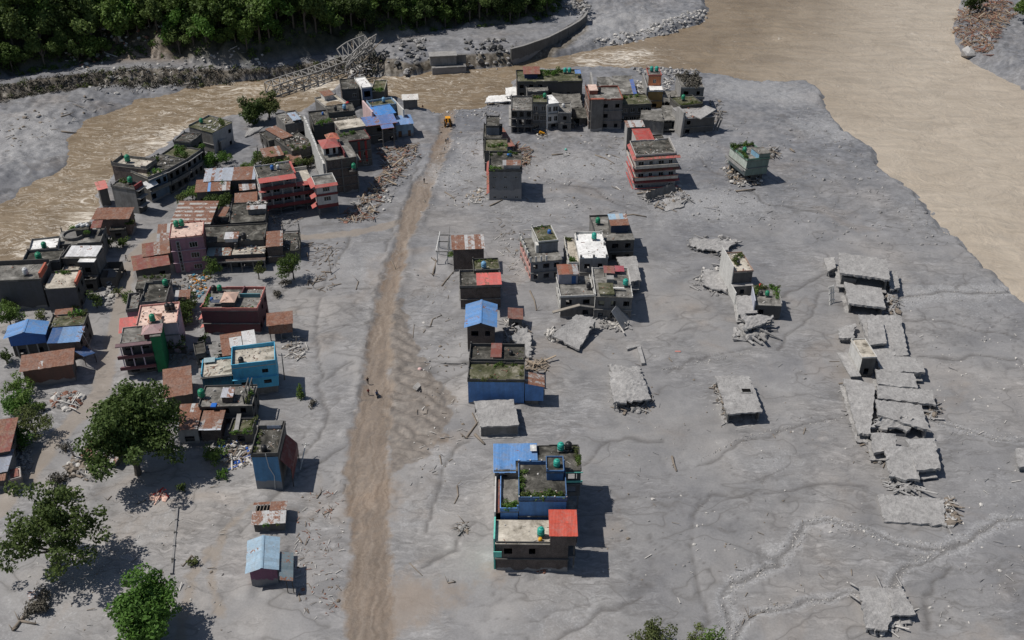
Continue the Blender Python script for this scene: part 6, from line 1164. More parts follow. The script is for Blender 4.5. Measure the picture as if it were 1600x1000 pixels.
b.part('teal_screen', MB().box(b.W * .6, b.W * .97, b.D * .6, b.D * .63, 6.36, 7.3), wall_m(srgb(80, 140, 150), .3)); b.part('solar_panel', MB().beam((b.W * .15, 2.2, 7.3), (b.W * .34, 2.2, 7.3), 1.2, .08), plain_m((.08, .09, .12), .3)); b.part('inner_wall', MB().box(b.W * .62, b.W * .64, b.D * .63, b.D, 6.36, 7.3), MAROON)
tank(b.pt(b.W * .09, b.D * .86, 6.37), 'black', 'black tank beside the green tank on the maroon house', .9); tank(b.pt(b.W * .19, b.D * .88, 6.37), 'green', 'green tank beside the black tank on the maroon house', .9); tank(b.pt(b.W * .12, b.D * .45, 6.37), 'blue', 'small blue barrel on the maroon house roof', .6, False)
for z in (2.2, 4.4): b.awning(0, b.D * .8, 0, z, .9, PK, 'L')
plants(b, along((.5, 1), (.6, b.D * .7), 5, b.rr, .2), 6.4, 'on the maroon house roof', (1, 0), (.6, 1)); plants(b, along((b.W * .6, .6), (b.W * .95, .7), 6, b.rr, .2), 6.4, 'on the maroon house roof', (2, 1), (.5, .8)); litter(b, .5, b.W - .5, .5, b.D, 6.38, 30)
b = Bld('green-cornered house with dark slatted balconies', (188, 541), (250, 534), (190, 515), 8.0)
b.box(0, b.W * .78, .9, b.D, 0, 8.0, (CD, CD, CD, LILAC), 3, ('w', None, None, 'w'), 'grey', .3, CL, psides='LB', ledge=False, fm=FR_DARK, ww=1.7); b.box(b.W * .78 + .01, b.W + .2, .2, b.D, 0, 9.2, (GREENW, GREENW, GREENW, None), 3, (None,) * 4, 'grey', 0, ledge=False)
for z in (2.3, 5.0, 7.9):
    b.part('balcony_floor', MB().box(-1.0, b.W * .78, -.4, .9, z, z + .18), wall_m(srgb(120, 95, 100), .3))
    if z < 7: b.part('balcony_wall', MB().box(-1.0, b.W * .78, -.42, -.28, z + .18, z + .75), MAROON); b.posts([(b.W * k, -.2) for k in (0, .26, .52)], z + .18, z + 2.6, LILAC, .2)
x0, y0 = b.loc((222, 524), 10.2); b.box(x0, x0 + 3.2, 1.2, 4.0, 8.16, 9.6, MAROON, 1, (None,) * 4, None); b.hip(x0 - .4, x0 + 3.6, .8, 4.4, 9.6, 10.4, tin_m(srgb(185, 150, 150), .1), .4)
tank(b.pt(b.W * .80, b.D * .9, 9.36), 'green', 'green water tank on the green-cornered house')
b.tin(-1.2, b.W * .35, b.D + .2, b.D + 4.6, 7.0, 8.0, T_PINK, 1.0); b.box(-.8, b.W * .35, b.D + .4, b.D + 4.4, 0, 6.9, LILAC, 2, (None, None, None, 'w'), None)
b = Bld('pale pink flat-roofed house behind the green-cornered house', (214, 510), (276, 504), (216, 481), 8.4)
b.box(0, b.W, 0, b.D, 0, 8.4, (LILAC, LILAC, CG, PINKW), 3, (None, 'w', None, 'w'), 'pink', .4, wall_m(srgb(220, 160, 150), .2), psides='LBR'); b.hip(b.W * .28, b.W * .62, -.2, 3.0, 9.2, 10.0, tin_m(srgb(225, 160, 130), .1), .45); b.posts([(b.W * .31, .2), (b.W * .58, .2), (b.W * .31, 2.6), (b.W * .58, 2.6)], 8.56, 9.2, LILAC, .2)
tank(b.pt(b.W * .74, b.D * .62, 8.56), 'black', 'left black tank on the pale pink roof'); tank(b.pt(b.W * .86, b.D * .62, 8.56), 'black', 'right black tank on the pale pink roof'); litter(b, .5, b.W - .5, 1, b.D, 8.58, 24, (M_BRICKBIT, M_MUDBIT))
b = Bld('dark walled roof terrace house with green tank above the pink house', (220, 478), (260, 475), (224, 446), 6.6)
b.box(0, b.W, 0, b.D, 0, 6.6, (CD, conc_m(.3), CD, CD), 2, (None, None, None, 'o'), 'dark', .9, CG); tank(b.pt(b.W * .82, b.D * .82, 6.76), 'green', 'green tank with white lid on the dark walled terrace')
b = Bld('small sunken terrace room left of the dark walled terrace', (198, 488), (217, 486), (203, 463), 5.2)
b.box(0, b.W - .2, 0, b.D, 0, 5.2, (PINKW, CD, CD, CG), 2, (None,) * 4, 'grey', .7, CG); litter(b, .3, b.W - .4, .3, b.D, 5.4, 14)
b = Bld('low black flat roof below the brown tin roofs', (212, 452), (262, 448), (214, 433), 3.2)
b.box(0, b.W, 0, b.D, 0, 3.2, CD, 1, (None,) * 4, 'dark', 0); plants(b, along((.8, b.D * .8), (b.W - .5, b.D * .85), 8, b.rr, .5), 3.4, 'on the low black flat roof', (2, 0), (.5, .9))
# pink house and its neighbours
b = Bld('tall mauve house with tall white-framed stair window', (265, 374), (317, 369), (264, 352), 9.6)
b.box(0, b.W, 0, b.D, 0, 9.6, (PINKW, MAROON, PINKW, CL), 3, (None, 'w', None, None), 'pink', .25, plain_m(srgb(150, 90, 85)), ledge_m=plain_m(srgb(175, 150, 160)))
b.part('stair_window_frame', MB().box(b.W * .16, b.W * .28, -.16, -.02, .8, 9.0), plain_m((.36, .35, .36)))
for k in range(9): b.part('pane', MB().box(b.W * .185, b.W * .255, -.19, -.165, 1.1 + k * .86, 1.85 + k * .86), glass_m())
for z in (4.2, 7.0):
    f_, p_ = win_mesh(1.9, 1.4, FR_WHITE, 3); wo = link('window', f_, b.e, (b.W * .55, -.07, z)); link('pane', p_, wo)
f_, p_ = win_mesh(1.9, 1.2, FR_WHITE, 3); wo = link('window', f_, b.e, (b.W * .57, -.07, 1.2)); link('pane', p_, wo)
tank(b.pt(b.W * .18, b.D * .72, 9.76), 'green', 'left of the twin green tanks on the mauve house'); tank(b.pt(b.W * .34, b.D * .76, 9.76), 'green', 'right of the twin green tanks on the mauve house'); b.posts([(b.W * k, b.D - .1) for k in (.3, .5, .7, .9)] + [(b.W * k, .1) for k in (.2, .5, .8)], 9.76, 10.3, plain_m(srgb(140, 75, 70)), .18)
b = Bld('barn with broad striped pale and rusty tin roof behind the mauve house', (266, 350), (328, 350), (265, 322), 6.4, 'barn', 'barn')
b.box(.3, b.W - .3, .4, b.D - .3, 0, 6.3, BRD, 2, (None, 'o', None, 'o'), None); b.tin(-.1, b.W + .1, -.1, b.D + .1, 6.4, 7.6, [tin_m((.50, .47, .44), .25), tin_m((.27, .17, .13), .75)], 1.4, 'x', rows=12, alt=True); b.tin(b.W + .15, b.W + 2.6, b.D * .5, b.D, 6.0, 6.2, T_RUST)
b = Bld('shed with brown-red tin roof left of the mauve house', (209, 423), (266, 413), (207, 403), 3.8, 'shed', 'shed')
b.box(.4, b.W - .2, .5, b.D, 0, 3.7, CD, 1, ('o', None, None, 'o'), None); b.tin(-.1, b.W, -.1, b.D, 3.8, 4.3, [T_MAROON, T_MAROON, tin_m(srgb(140, 78, 66), .45)], 1.0)
b = Bld('rusty patched lean-to roofs behind the brown-red shed', (222, 402), (266, 396), (224, 383), 4.4, 'shed', 'shed')
b.box(.4, b.W - .1, .4, b.D, 0, 4.3, CD, 1, ('o', None, None, 'o'), None); b.tin(0, b.W * .42, 0, b.D, 4.4, 4.8, T_MAROON); b.tin(b.W * .42, b.W, 0, b.D, 4.5, 4.9, T_MIX, .8)
b = Bld('pale tin lean-to with loose sheets against the mauve house', (244, 380), (264, 378), (250, 354), 4.6, 'shed', 'shed')
b.box(.3, b.W - .1, .3, b.D, 0, 4.5, CD, 1, (None, None, None, 'o'), None); b.tin(0, b.W, 0, b.D, 4.6, 5.2, [T_PALE, T_SILV, T_MIX], .8, rows=2)
b = Bld('black roof terrace with small pale tin shelter below the hotel', (358, 351), (414, 347), (358, 320), 4.8)
b.box(0, b.W, 0, b.D, 0, 4.8, CD, 1, ('o', 'o', None, None), 'dark', .3, CD); x0, y0 = b.loc((385, 328), 6.6); b.tin(x0, x0 + 4.8, y0, y0 + 2, 6.6, 6.8, T_PALE); b.box(x0 + .3, x0 + 4.6, y0 + .3, y0 + 1.9, 4.96, 6.5, CG, 1, (None,) * 4, None); rubbleb = litter(b, b.W * .45, b.W, b.D * .85, b.D + .2, 5.2, 40, (M_PALE, M_STONE), .7)
b = Bld('black mossy terrace with white tin box and black tank', (314, 380), (413, 375), (319, 356), 5.6)
b.box(0, b.W, 0, b.D, 0, 5.6, CD, 1, (None, 'o', None, None), 'dark', .35, CD, psides='RB'); x0, y0 = b.loc((351, 373), 6.8); b.box(x0, x0 + 2.9, y0, y0 + 3.0, 5.76, 6.7, WHT, 1, (None,) * 4, None); b.tin(x0 - .2, x0 + 3.1, y0 - .2, y0 + 3.2, 6.75, 6.85, tin_m((.62, .62, .64), .25)); tank(b.pt(x0 + 4.4, y0 + .8, 5.77), 'black', 'black tank right of the white tin box', 1.0)
b = Bld('low front rooms with pale green tin roof below the black terrace', (322, 400), (413, 396), (323, 385), 4.0)
b.box(0, b.W, .2, b.D, 0, 3.9, CD, 1, ('o', 'o', None, None), None, bay=2.4, ww=1.6, wh=1.8, sill=.6); b.tin(0, b.W * .42, -.2, b.D, 4.0, 4.3, [T_GREEN], 1.0); b.part('roof_slab', MB().box(b.W * .44, b.W, 0, b.D, 3.9, 4.05), roof_m('tan')); b.part('front_beam', MB().box(b.W * .2, b.W + .2, -1.6, -1.3, 2.7, 3.0), CG); b.part('porch_roof', MB().box(b.W * .2, b.W + .2, -1.3, .18, 2.85, 3.0), BRD); b.posts([(b.W * k, -1.45) for k in (.25, .42, .6, .8, 1.0)], -.2, 2.7, CG, .25)
tank(b.pt(b.W * .5, b.D * .6, 4.06), 'black', 'black tank on the low front rooms by the green roof', .9); litter(b, b.W * .55, b.W, .3, b.D, 4.1, 40, (M_PALE, M_STONE, M_BRICKBIT), .7)
b = Bld('narrow brick house with pale rusty roof at the mud edge', (416, 386), (441, 384), (416, 365), 5.4)
b.box(.1, b.W - .1, .2, b.D, 0, 5.3, BRD, 2, (None, None, None, None), None); b.tin(-.1, b.W + .1, -.1, b.D + .1, 5.4, 5.9, T_MIX, .7)
b = Bld('unfinished concrete frame with standing posts at the mud edge', (441, 393), (468, 391), (441, 366), 3.0, 'concrete_frame', 'frame')
b.box(0, b.W, 0, b.D, 0, 3, CD, 1, ('o', 'o', None, None), 'dark', 0); b.posts([(0.1, .1), (b.W - .1, .1), (.1, b.D * .6), (b.W - .1, b.D * .6), (.1, b.D), (b.W - .1, b.D)], 3.16, 5.6, CD, .22, True); b.part('beam', MB().box(-.1, b.W + .1, b.D * .6 - .1, b.D * .6 + .1, 5.35, 5.6), CD); litter(b, .4, b.W, .3, b.D, 3.2, 22)
# houses on the far left
b = Bld('bright blue gabled tin roof on open posts at the left edge', (6, 529), (71, 522), (10, 510), 6.2)
NB = wall_m(srgb(50, 105, 185), .15)
b.gable(-.1, b.W + .1, -.2, b.D + .2, 6.2, 7.3, T_BLUE, 'y', NB); b.box(.6, b.W - .4, .8, b.D - .2, 3.6, 6.2, (NB, NB, NB, CL), 1, (None,) * 4, None); b.box(.6, b.W - .4, 1.6, b.D - .2, 0, 3.6, CD, 1, ('o', None, None, 'o'), None); b.posts([(b.W * k, .9) for k in (.2, .45, .7, .95)], -.2, 3.6, CL, .25)
b = Bld('flat blue tin roof house right of the blue gable', (73, 537), (124, 534), (76, 516), 5.4)
b.box(.2, b.W - .2, .3, b.D, 0, 5.3, (BR, BRD, CD, CD), 2, (None, 'o', None, None), None); b.tin(0, b.W * .33, 0, b.D, 5.4, 5.9, tin_m(srgb(45, 95, 155), 0), 1.0); b.tin(b.W * .33, b.W + .1, -.1, b.D, 5.42, 5.95, T_BLUE2, 1.1)
b = Bld('dark mossy terrace house behind the flat blue roof', (76, 514), (131, 510), (76, 496), 5.4)
b.box(0, b.W, 0, b.D, 0, 5.4, CD, 2, (None, 'o', None, None), 'moss', .35, CD); plants(b, along((b.W * .5, b.D), (b.W, b.D - .2), 6, b.rr, .4), 5.6, 'behind the dark mossy terrace', (2, 1), (.8, 1.4)); litter(b, .5, b.W, .4, b.D, 5.6, 20)
b = Bld('long brown house with patched rusty tin roof at left', (31, 581), (115, 569), (34, 560), 4.6)
b.box(.4, b.W - .5, .4, b.D - .2, 0, 4.5, (wall_m(srgb(128, 92, 78), .35, 1.4), CD, CD, CG), 1, ('o', None, None, None), None, skip=.6); b.tin(-.1, b.W * .42, -.1, b.D, 4.6, 5.3, [T_PALE, T_MIX, T_RUST], .9, rows=2); b.tin(b.W * .42, b.W, -.1, b.D, 4.65, 5.35, [T_RUST, tin_m((.38, .22, .16), .8)], .9, rows=2)
b = Bld('dark blue awning sheet on posts over the left lane', (131, 560), (149, 551), (131, 520), 3.0, 'awning', 'awning')
b.tin(0, b.W, 0, b.D, 3.4, 2.9, tin_m(srgb(45, 85, 140), .05), 1.0, 'y'); b.posts([(.2, .3), (b.W - .1, .3), (.2, b.D - .3), (b.W - .1, b.D - .3)], -.2, 2.9, FR_DARK, .12)
b = Bld('house corner with brown tile roof at the left picture edge', (-40, 712), (14, 705), (-38, 665), 5.0)
b.box(.3, b.W - .3, .3, b.D, 0, 4.9, CD, 2, (None, 'o', None, None), None); b.tin(-.1, b.W + .2, -.1, b.D + .1, 5, 5.6, T_MAROON, 1.0, rows=2)
b = Bld('grey-blue roofed house below the brown tile roof at left edge', (-40, 745), (12, 738), (-30, 708), 4.0)
b.box(.2, b.W - .3, .3, b.D, 0, 3.9, (CD, GREYW, CD, CD), 1, (None, 'w', None, None), None); b.tin(-.1, b.W, -.1, b.D, 4.2, 4.0, tin_m((.30, .33, .40), .1), 1.0); b.tin(b.W * .7, b.W * .95, -1.6, -.1, 3.6, 3.9, T_RUST)
b = Bld('small pale box hut with brown roof by the left lane', (14, 752), (33, 747), (11, 737), 2.6, 'hut', 'hut')
b.box(0, b.W, 0, b.D, 0, 2.6, conc_m(.26), 1, (None,) * 4, 'pink', .2, CL); b.tin(.4, b.W - .3, .4, b.D - .3, 2.9, 3.0, T_MAROON)
b = Bld('buried shed with pale tin sheets under the big dark tree', (124, 713), (181, 722), (130, 690), 2.0, 'shed', 'shed')
b.box(.4, b.W - .3, .4, b.D, 0, 1.9, CD, 1, ('o', None, None, None), None); b.tin(0, b.W * .45, 0, b.D, 2.0, 2.4, T_SILV); b.tin(b.W * .5, b.W, -.2, b.D, 1.9, 2.4, T_PALE, .8)
# white roofs and dark wall by the left river bank
DKW = wall_m((0.105, 0.108, 0.118), .4)
b = Bld('big dark windowless house wall at the left edge with tank', (-30, 442), (63, 438), (-28, 416), 7.6)
b.box(0, b.W, 0, b.D, 0, 7.6, (DKW, CD, CD, CD), 2, (None,) * 4, 'grey', .3, CD, ledge=False); tank(b.pt(*b.loc((41, 430), 7.8), 7.76), 'white', 'white-topped tank on the big dark house', 1.0); b.part('orange_wall', MB().box(b.W - .3, b.W + .15, .5, b.D * .7, 7.77, 9.2), wall_m(srgb(190, 100, 75), .2)); b.part('back_parapet', MB().box(0, b.W, b.D - .3, b.D - .1, 7.77, 8.9), CD)
b = Bld('lower dark house with tan mound roof right of the big dark wall', (70, 452), (118, 449), (76, 428), 6.4)
b.box(0, b.W, 0, b.D, 0, 6.4, (DKW, CD, CD, CD), 2, (None, 'o', None, None), 'tan', .5, CD, psides='RB', ledge=False); b.part('orange_wall', MB().box(b.W - .2, b.W + .25, .5, b.D * .8, 6.57, 7.6), wall_m(srgb(190, 100, 75), .2)); plants(b, along((.8, b.D - .6), (b.W * .7, b.D - .5), 6, b.rr, .4), 6.6, 'behind the tan mound roof', (2, 1), (.6, 1))
b = Bld('dark walled terrace with white-lidded green tank by the river', (35, 414), (93, 410), (41, 396), 6.8)
b.box(0, b.W, 0, b.D, 0, 6.8, CD, 2, (None,) * 4, 'dark', .7, CG); tank(b.pt(*b.loc((62, 408), 7), 6.96), 'green', 'white-lidded green tank on the dark walled terrace by river', 1.2)
b = Bld('house with white floor terrace at the river bank', (46, 394), (90, 389), (51, 377), 6.0)
b.box(0, b.W, 0, b.D, 0, 6, CG, 2, (None,) * 4, 'white', .5, CG); tank(b.pt(*b.loc((70, 389), 6.2), 6.16), 'green', 'green domed tank on the white river terrace')
b = Bld('house with gleaming white tin roof and grey rim by the lane', (97, 404), (150, 404), (103, 387), 7.2)
b.box(0, b.W, 0, b.D, 0, 7.2, (CD, CG, CG, CG), 2, ('o', None, None, None), 'grey', .5, CG, psides='LB'); b.tin(b.W * .08, b.W, .2, b.D - .3, 7.6, 7.9, tin_m((.72, .72, .73), 0.0), 1.1); b.box(b.W * .55, b.W, -1.6, .1, 0, 7.1, CD, 2, ('o', None, None, None), 'white', 0)
b = Bld('brown stained terrace room below the gleaming white roof', (98, 427), (126, 425), (96, 407), 5.0)
b.box(0, b.W, 0, b.D, 0, 5, CD, 1, (None,) * 4, 'tan', .5, CG); litter(b, .3, b.W - .3, .3, b.D, 5.2, 15)
b = Bld('grey river terrace with round tank wall behind the white roofs', (86, 386), (157, 381), (91, 363), 5.0)
b.box(0, b.W, 0, b.D, 0, 5, CG, 2, (None, 'o', None, None), 'grey', .5, CG, psides='FR'); b.part('round_tank_wall', MB().lathe([(2.6, 0), (2.6, .8), (2.3, .8), (2.3, .3)], 20, (3.5, b.D * .6, 5.16)), CG); b.tin(b.W * .75, b.W * .98, b.D * .55, b.D, 7.2, 7.5, T_MAROON); b.posts([(b.W * .77, b.D * .6), (b.W * .96, b.D * .6)], 5.16, 7.2, CD, .15); b.box(b.W * .42, b.W * .70, b.D * .5, b.D, 5.16, 7.0, CD, 1, (None,) * 4, 'dark')
for i in range(7): tag(MB().lathe([(.25, 0), (.42, .25), (.35, .6), (.1, .75)], 8).build('white_sack', plain_m((.7, .7, .69), .8, .1), None, True, b.pt(b.W * (.43 + .04 * i), b.D * (.7 + .05 * (i % 3)), 7.17)), 'full white sack on the hut of the grey river terrace', 'sack', 'white sacks on the river terrace')
plants(b, along((b.W * .2, b.D), (b.W * .4, b.D + .3), 5, b.rr, .4), 5.2, 'at the river edge of the grey terrace', (1, 0), (.8, 1.5)); plants(b, along((b.W * .62, b.D * .5), (b.W * .7, b.D * .4), 4, b.rr, .4), 6.4, 'at the river edge of the grey terrace', (1, 0), (.8, 1.3))
b = Bld('roofless dark room frame beside the left lane', (156, 434), (180, 433), (154, 410), 3.2, 'ruined_room', 'ruin')
b.box(0, b.W, 0, b.D, 0, 3.2, CD, 1, ('o', 'o', None, None), None); b.part('floor_slab', MB().box(.1, b.W - .1, .1, b.D - .1, .3, .4), CD); b.part('beam', MB().box(-.05, b.W + .05, b.D * .45, b.D * .5, 3.2, 3.35), CG)
b = Bld('brick barn with holed rusty tin roof by the river bend', (143, 343), (201, 342), (147, 328), 5.4, 'barn', 'barn')
b.box(.4, b.W - .3, .5, b.D - .2, 0, 5.3, BR, 1, (None, None, None, None), None); b.tin(-.1, b.W + .1, -.1, b.D + .1, 5.4, 5.9, [tin_m((.40, .28, .23), .72), T_RUST], .9, rows=2); plants(b, along((b.W - .2, .2), (b.W, 1.5), 5, b.rr, .2), 3.6, 'climbing the brick barn corner', (0, 2), (1, 1.6))

def yard_shed(label, fl, fr, bk, h, mats, wall=CD, mossy=False):
    b = Bld(label, fl, fr, bk, h, 'shed', 'shed')
    if mossy: b.box(0, b.W, 0, b.D, 0, h, wall, 1, ('o', None, None, 'o'), 'dark', .3, CD)
    else: b.box(.2, b.W - .2, .3, b.D - .1, 0, h - .1, wall, 1, ('o', None, None, 'o'), None); b.tin(0, b.W, -.1, b.D, h, h + .35, mats, .9)
    return b
yard_shed('low dark flat shed between striped barn and black terrace', (331, 352), (356, 350), (332, 335), 3.2, None, mossy=True)
yard_shed('small rusty shed behind the black roof terrace', (366, 318), (402, 315), (366, 304), 3.4, [T_RUST, T_MIX])
yard_shed('small patched shed beside the household waste', (272, 470), (296, 468), (273, 456), 3.0, [T_MIX, T_PALE])
yard_shed('dark little shed by the brick barn and lane', (172, 362), (196, 360), (174, 350), 2.8, None, mossy=True)
yard_shed('small silver tin shed right of the silver tin house', (374, 298), (400, 295), (374, 286), 3.4, [T_SILV, T_PALE])
yard_shed('rusty lean-to at the foot of the lilac wall', (262, 545), (290, 541), (263, 530), 2.6, [T_RUST, T_MIX])
yard_shed('flat dark store behind the turquoise wing', (306, 556), (322, 553), (307, 538), 3.0, None, mossy=True)
yard_shed('tin lean-to between the dark wall house and blue gable', (84, 496), (112, 493), (86, 486), 2.4, [T_SILV, T_RUST])
yard_shed('dark shed below the gleaming white roof', (128, 440), (150, 438), (129, 424), 3.0, None, mossy=True)
# ------------------------------------------------------------------ river row and north-west cluster
b = Bld('grey end house of the river row with green tank and balconies', (174, 292), (211, 298), (165, 280), 7.2)
b.box(0, b.W, 0, b.D, 0, 7.2, (conc_m(.24), CD, CD, CG), 3, (None, 'o', None, None), 'dark', .5, CG, ledge=False, bay=2.4)
for z in (2.4, 4.8, 7.1): b.part('balcony_floor', MB().box(b.W + .02, b.W + 1.2, 0, b.D, z, z + .15), CL)
b.part('red_roof_wall', MB().box(b.W - .2, b.W + .2, 0, b.D * .9, 7.38, 8.6), wall_m(srgb(140, 62, 62), .2)); tank(b.pt(b.W * .55, b.D * .8, 7.37), 'green', 'green tank on the grey end house of the river row', 1.1); plants(b, along((.4, b.D - .6), (b.W * .5, b.D - .4), 6, b.rr, .4), 7.4, 'on the grey end house of the river row', (2, 0), (.7, 1.2))
b = Bld('pink roofed lean-to hanging over the river at the row end', (153, 297), (168, 294), (158, 286), 5.6, 'lean_to', 'shed'); b.box(.3, b.W, .3, b.D, 0, 5.5, CD, 1, (None,) * 4, None); b.tin(-.1, b.W + .2, -.1, b.D, 5.6, 6.2, tin_m(srgb(215, 120, 110), .05))
b = Bld('river-row house with walled tan terrace and green tank', (175, 259), (229, 265), (190, 247), 8.4)
b.box(0, b.W, 0, b.D, 0, 8.4, (brick_m((.20, .145, .12)), CD, CG, CD), 3, (None, 'o', None, None), 'tan', .9, CG, ledge=False); tank(b.pt(b.W * .32, b.D * .5, 8.56), 'green', 'green tank on the walled tan terrace of the river row', 1.2)
def lane_house(label, fl, fr, dp, h, roof, front, **kw):
    b = Bld(label, fl, fr, dp, h); b.box(0, b.W - .02, 0, b.D, 0, h, (front, CD, CG, CD), 2, ('o', None, None, None), roof, .5, CG, bay=2.4, ww=1.3, wh=1.5, **kw)
    b.part('balcony_floor', MB().box(0, b.W, -1.1, -.32, h / 2 - .05, h / 2 + .1), CL); b.part('balcony_rail', MB().box(0, b.W, -1.15, -1.05, h / 2 + .1, h / 2 + .9), CG); b.part('roof_ledge', MB().box(-.1, b.W, -.7, -.13, h - .2, h - .05), CL); return b
b = lane_house('river-row house with planted tan roof and white awning', (231, 280), (260, 268), 9.5, 7.0, 'tan', wall_m(srgb(110, 130, 150), .35), psides='FL')
plants(b, along((1, .9), (b.W - .5, 1), 8, b.rr, .5), 7.2, 'on the planted tan river-row roof', (2, 1), (.7, 1.3)); b.part('white_awning', MB().quad((-1.8, -1.6, 5.2), (b.W * .3, -1.6, 5.4), (b.W * .4, 1.0, 6.2), (-1.6, 1.0, 6.2)), plain_m((.7, .7, .7)))
b = lane_house('river-row house with weedy dark roof and fallen plaster', (261, 268), (290, 252), 9.5, 7.0, 'dark', CD)
plants(b, along((.6, b.D * .6), (b.W * .8, b.D - .6), 9, b.rr, .9), 7.2, 'on the weedy dark river-row roof', (2, 0, 3), (.8, 1.4)); litter(b, b.W * .3, b.W, 1, b.D, 7.2, 30, (M_PALE, M_STONE), .9); tank(b.pt(b.W * .15, b.D * .8, 7.17), 'black', 'dark tank on the weedy roof of the river row', 1.0)
b = lane_house('overgrown river-row house before the tilted end house', (291, 252), (314, 236), 8.5, 6.4, 'moss', CG)
plants(b, along((.6, 1), (b.W * .9, b.D * .8), 12, b.rr, 1.4), 6.6, 'on the overgrown river-row roof', (0, 1, 3), (.9, 1.7))
b = Bld('small dark broken house in the middle of the river row', (272, 222), (299, 225), (281, 208), 7.4, ry=-.03)
b.box(0, b.W, 0, b.D, 0, 7.4, (CG, CD, CD, CD), 2, ('o', 'o', None, None), 'dark', .4, CG); litter(b, .4, b.W, .4, b.D, 7.6, 25); plants(b, along((b.W, .5), (b.W + 2, 3), 6, b.rr, .5), 5.2, 'beside the small dark river-row house', (1, 0), (1, 1.6))
b = Bld('tilted far end house of the river row with broken roof edge', (294, 198), (330, 206), (320, 181), 7.4, ry=.04)
b.box(0, b.W, 0, b.D, 0, 7.4, (CG, wall_m((.42, .42, .43), .3), CG, CG), 2, (None, 'o', None, None), 'moss', .5, CL, psides='LB'); tank(b.pt(b.W * .2, b.D * .4, 7.56), 'green', 'small green tank on the tilted far end house', .9); litter(b, b.W * .3, b.W, .5, b.D, 7.6, 40, (M_PALE, M_STONE), .9); plants(b, along((b.W * .6, b.D - 1), (b.W, b.D * .6), 7, b.rr, .6), 7.6, 'on the tilted far end roof', (2, 0), (.8, 1.3))
ruin('broken grey ledge room at the right foot of the tilted end house', [(343, 222), (356, 214), (352, 200), (338, 206)], [4, 3.4, 4, 4.4], .25, seed=111, op='FR', wmat=CG)
ruin('pale tilted concrete slab on the ground by the twin trees', [(383, 214), (402, 206), (412, 198), (388, 200)], [.3, .5, 1.6, 1.2], .3, seed=112, walls='', cols=False)
b = Bld('long silver tin-roofed house beside the river lane', (318, 284), (398, 280), (315, 268), 4.8)
b.box(.3, b.W - .2, .4, b.D, 0, 4.7, (CD, CD, CD, CD), 1, ('o', 'o', None, None), None); b.tin(-.1, b.W * .55, -.1, b.D, 4.8, 5.6, tin_m((.42, .47, .55), .12)); b.tin(b.W * .55, b.W + .1, -.1, b.D, 4.8, 5.6, [T_SILV, T_MIX, tin_m((.42, .47, .55), .25)])
b = Bld('rusty front roof with one blue sheet before the silver tin house', (304, 301), (359, 297), (307, 284), 4.2, 'lean_to', 'shed')
b.box(.4, b.W - .2, .4, b.D, 0, 4.1, CD, 1, ('o', None, None, None), None); b.tin(0, b.W * .36, 0, b.D, 4.2, 4.7, [T_RUST, T_MIX]); b.tin(b.W * .36, b.W * .44, 0, b.D, 4.22, 4.72, tin_m(srgb(110, 160, 215), 0)); b.tin(b.W * .44, b.W, 0, b.D, 4.2, 4.7, [T_MIX, T_RUST, T_PALE])
# the red-trimmed hotel
HW = wall_m((0.40, 0.375, 0.36), .3, .3); HR = wall_m(srgb(120, 48, 52), .25, .3); HRR = tin_m(srgb(190, 88, 80), .03)
b = Bld('red-trimmed four-storey hotel with verandas and projecting wing', (406, 284), (461, 276), (402, 262), 10.4, 'hotel', 'hotel')
x1 = b.loc((494, 292), 8.8)[0]; xr = b.loc((526, 287), 8.8)[0]; yw0 = b.loc((494, 292), 8.8)[1]; D = b.D
def floors(x0, x1, y, zs, n):
    for z in zs:
        b.part('veranda_floor', MB().box(x0, x1, y - 1.5, y, z - .15, z), CG); b.part('veranda_rail', MB().box(x0, x1, y - 1.6, y - 1.5, z - .1, z + .85), HR)
        b.posts([(x0 + (x1 - x0) * i / n, y - 1.45) for i in range(n + 1)], z, z + 2.4, HW, .22)
for k in range(3):
    z0 = 2.5 + k * 2.65; b.box(0, b.W if k == 2 else x1 - .02, 1.5, D, z0, z0 + 2.65, (HW, CG, CG, wall_m((.58, .55, .52), .2)), 1, ('w', None, None, 'w'), None, bay=2.6, ww=1.7, wh=1.4, skip=.1, ledge=False)
floors(0, b.W, 1.5, [7.8], 3); floors(0, x1, 1.5, [2.5, 5.15], 5)
b.part('roof_slab', MB().box(-.3, b.W + .2, 1.0, D + .2, 10.45, 10.6), roof_m('dark')); b.parapet(-.2, b.W + .1, 1.3, D + .1, 10.6, .55, WHT, 'LB'); b.part('terrace_slab', MB().box(b.W + .22, x1 - .02, 1.0, D, 7.8, 7.95), roof_m('tan')); b.part('terrace_parapet', MB().box(b.W + .3, x1, D, D + .2, 7.0, 8.9), wall_m((.6, .57, .5), .2))
b.awning(-.3, b.W + .2, 1.3, 10.75, 2.0, HRR, drop=.5); b.part('red_gable_edge', MB().box(b.W + .0, b.W + .5, 1.0, D, 10.62, 11.0), HRR); b.awning(b.W + .2, x1, 1.0, 8.3, 1.4, HRR, drop=.5)
for z in (3.2, 5.9, 8.5): b.awning(-.6, 1.2, 0, z - .6, .7, HRR, drop=.3)
b.posts([(b.W * k, 1.2) for k in (.1, .5, .9)] + [(x1 * .85, 1.2)], -.3, 2.35, CG, .3); b.box(.5, x1, 3.0, D, 0, 2.35, CD, 1, (None,) * 4, None)
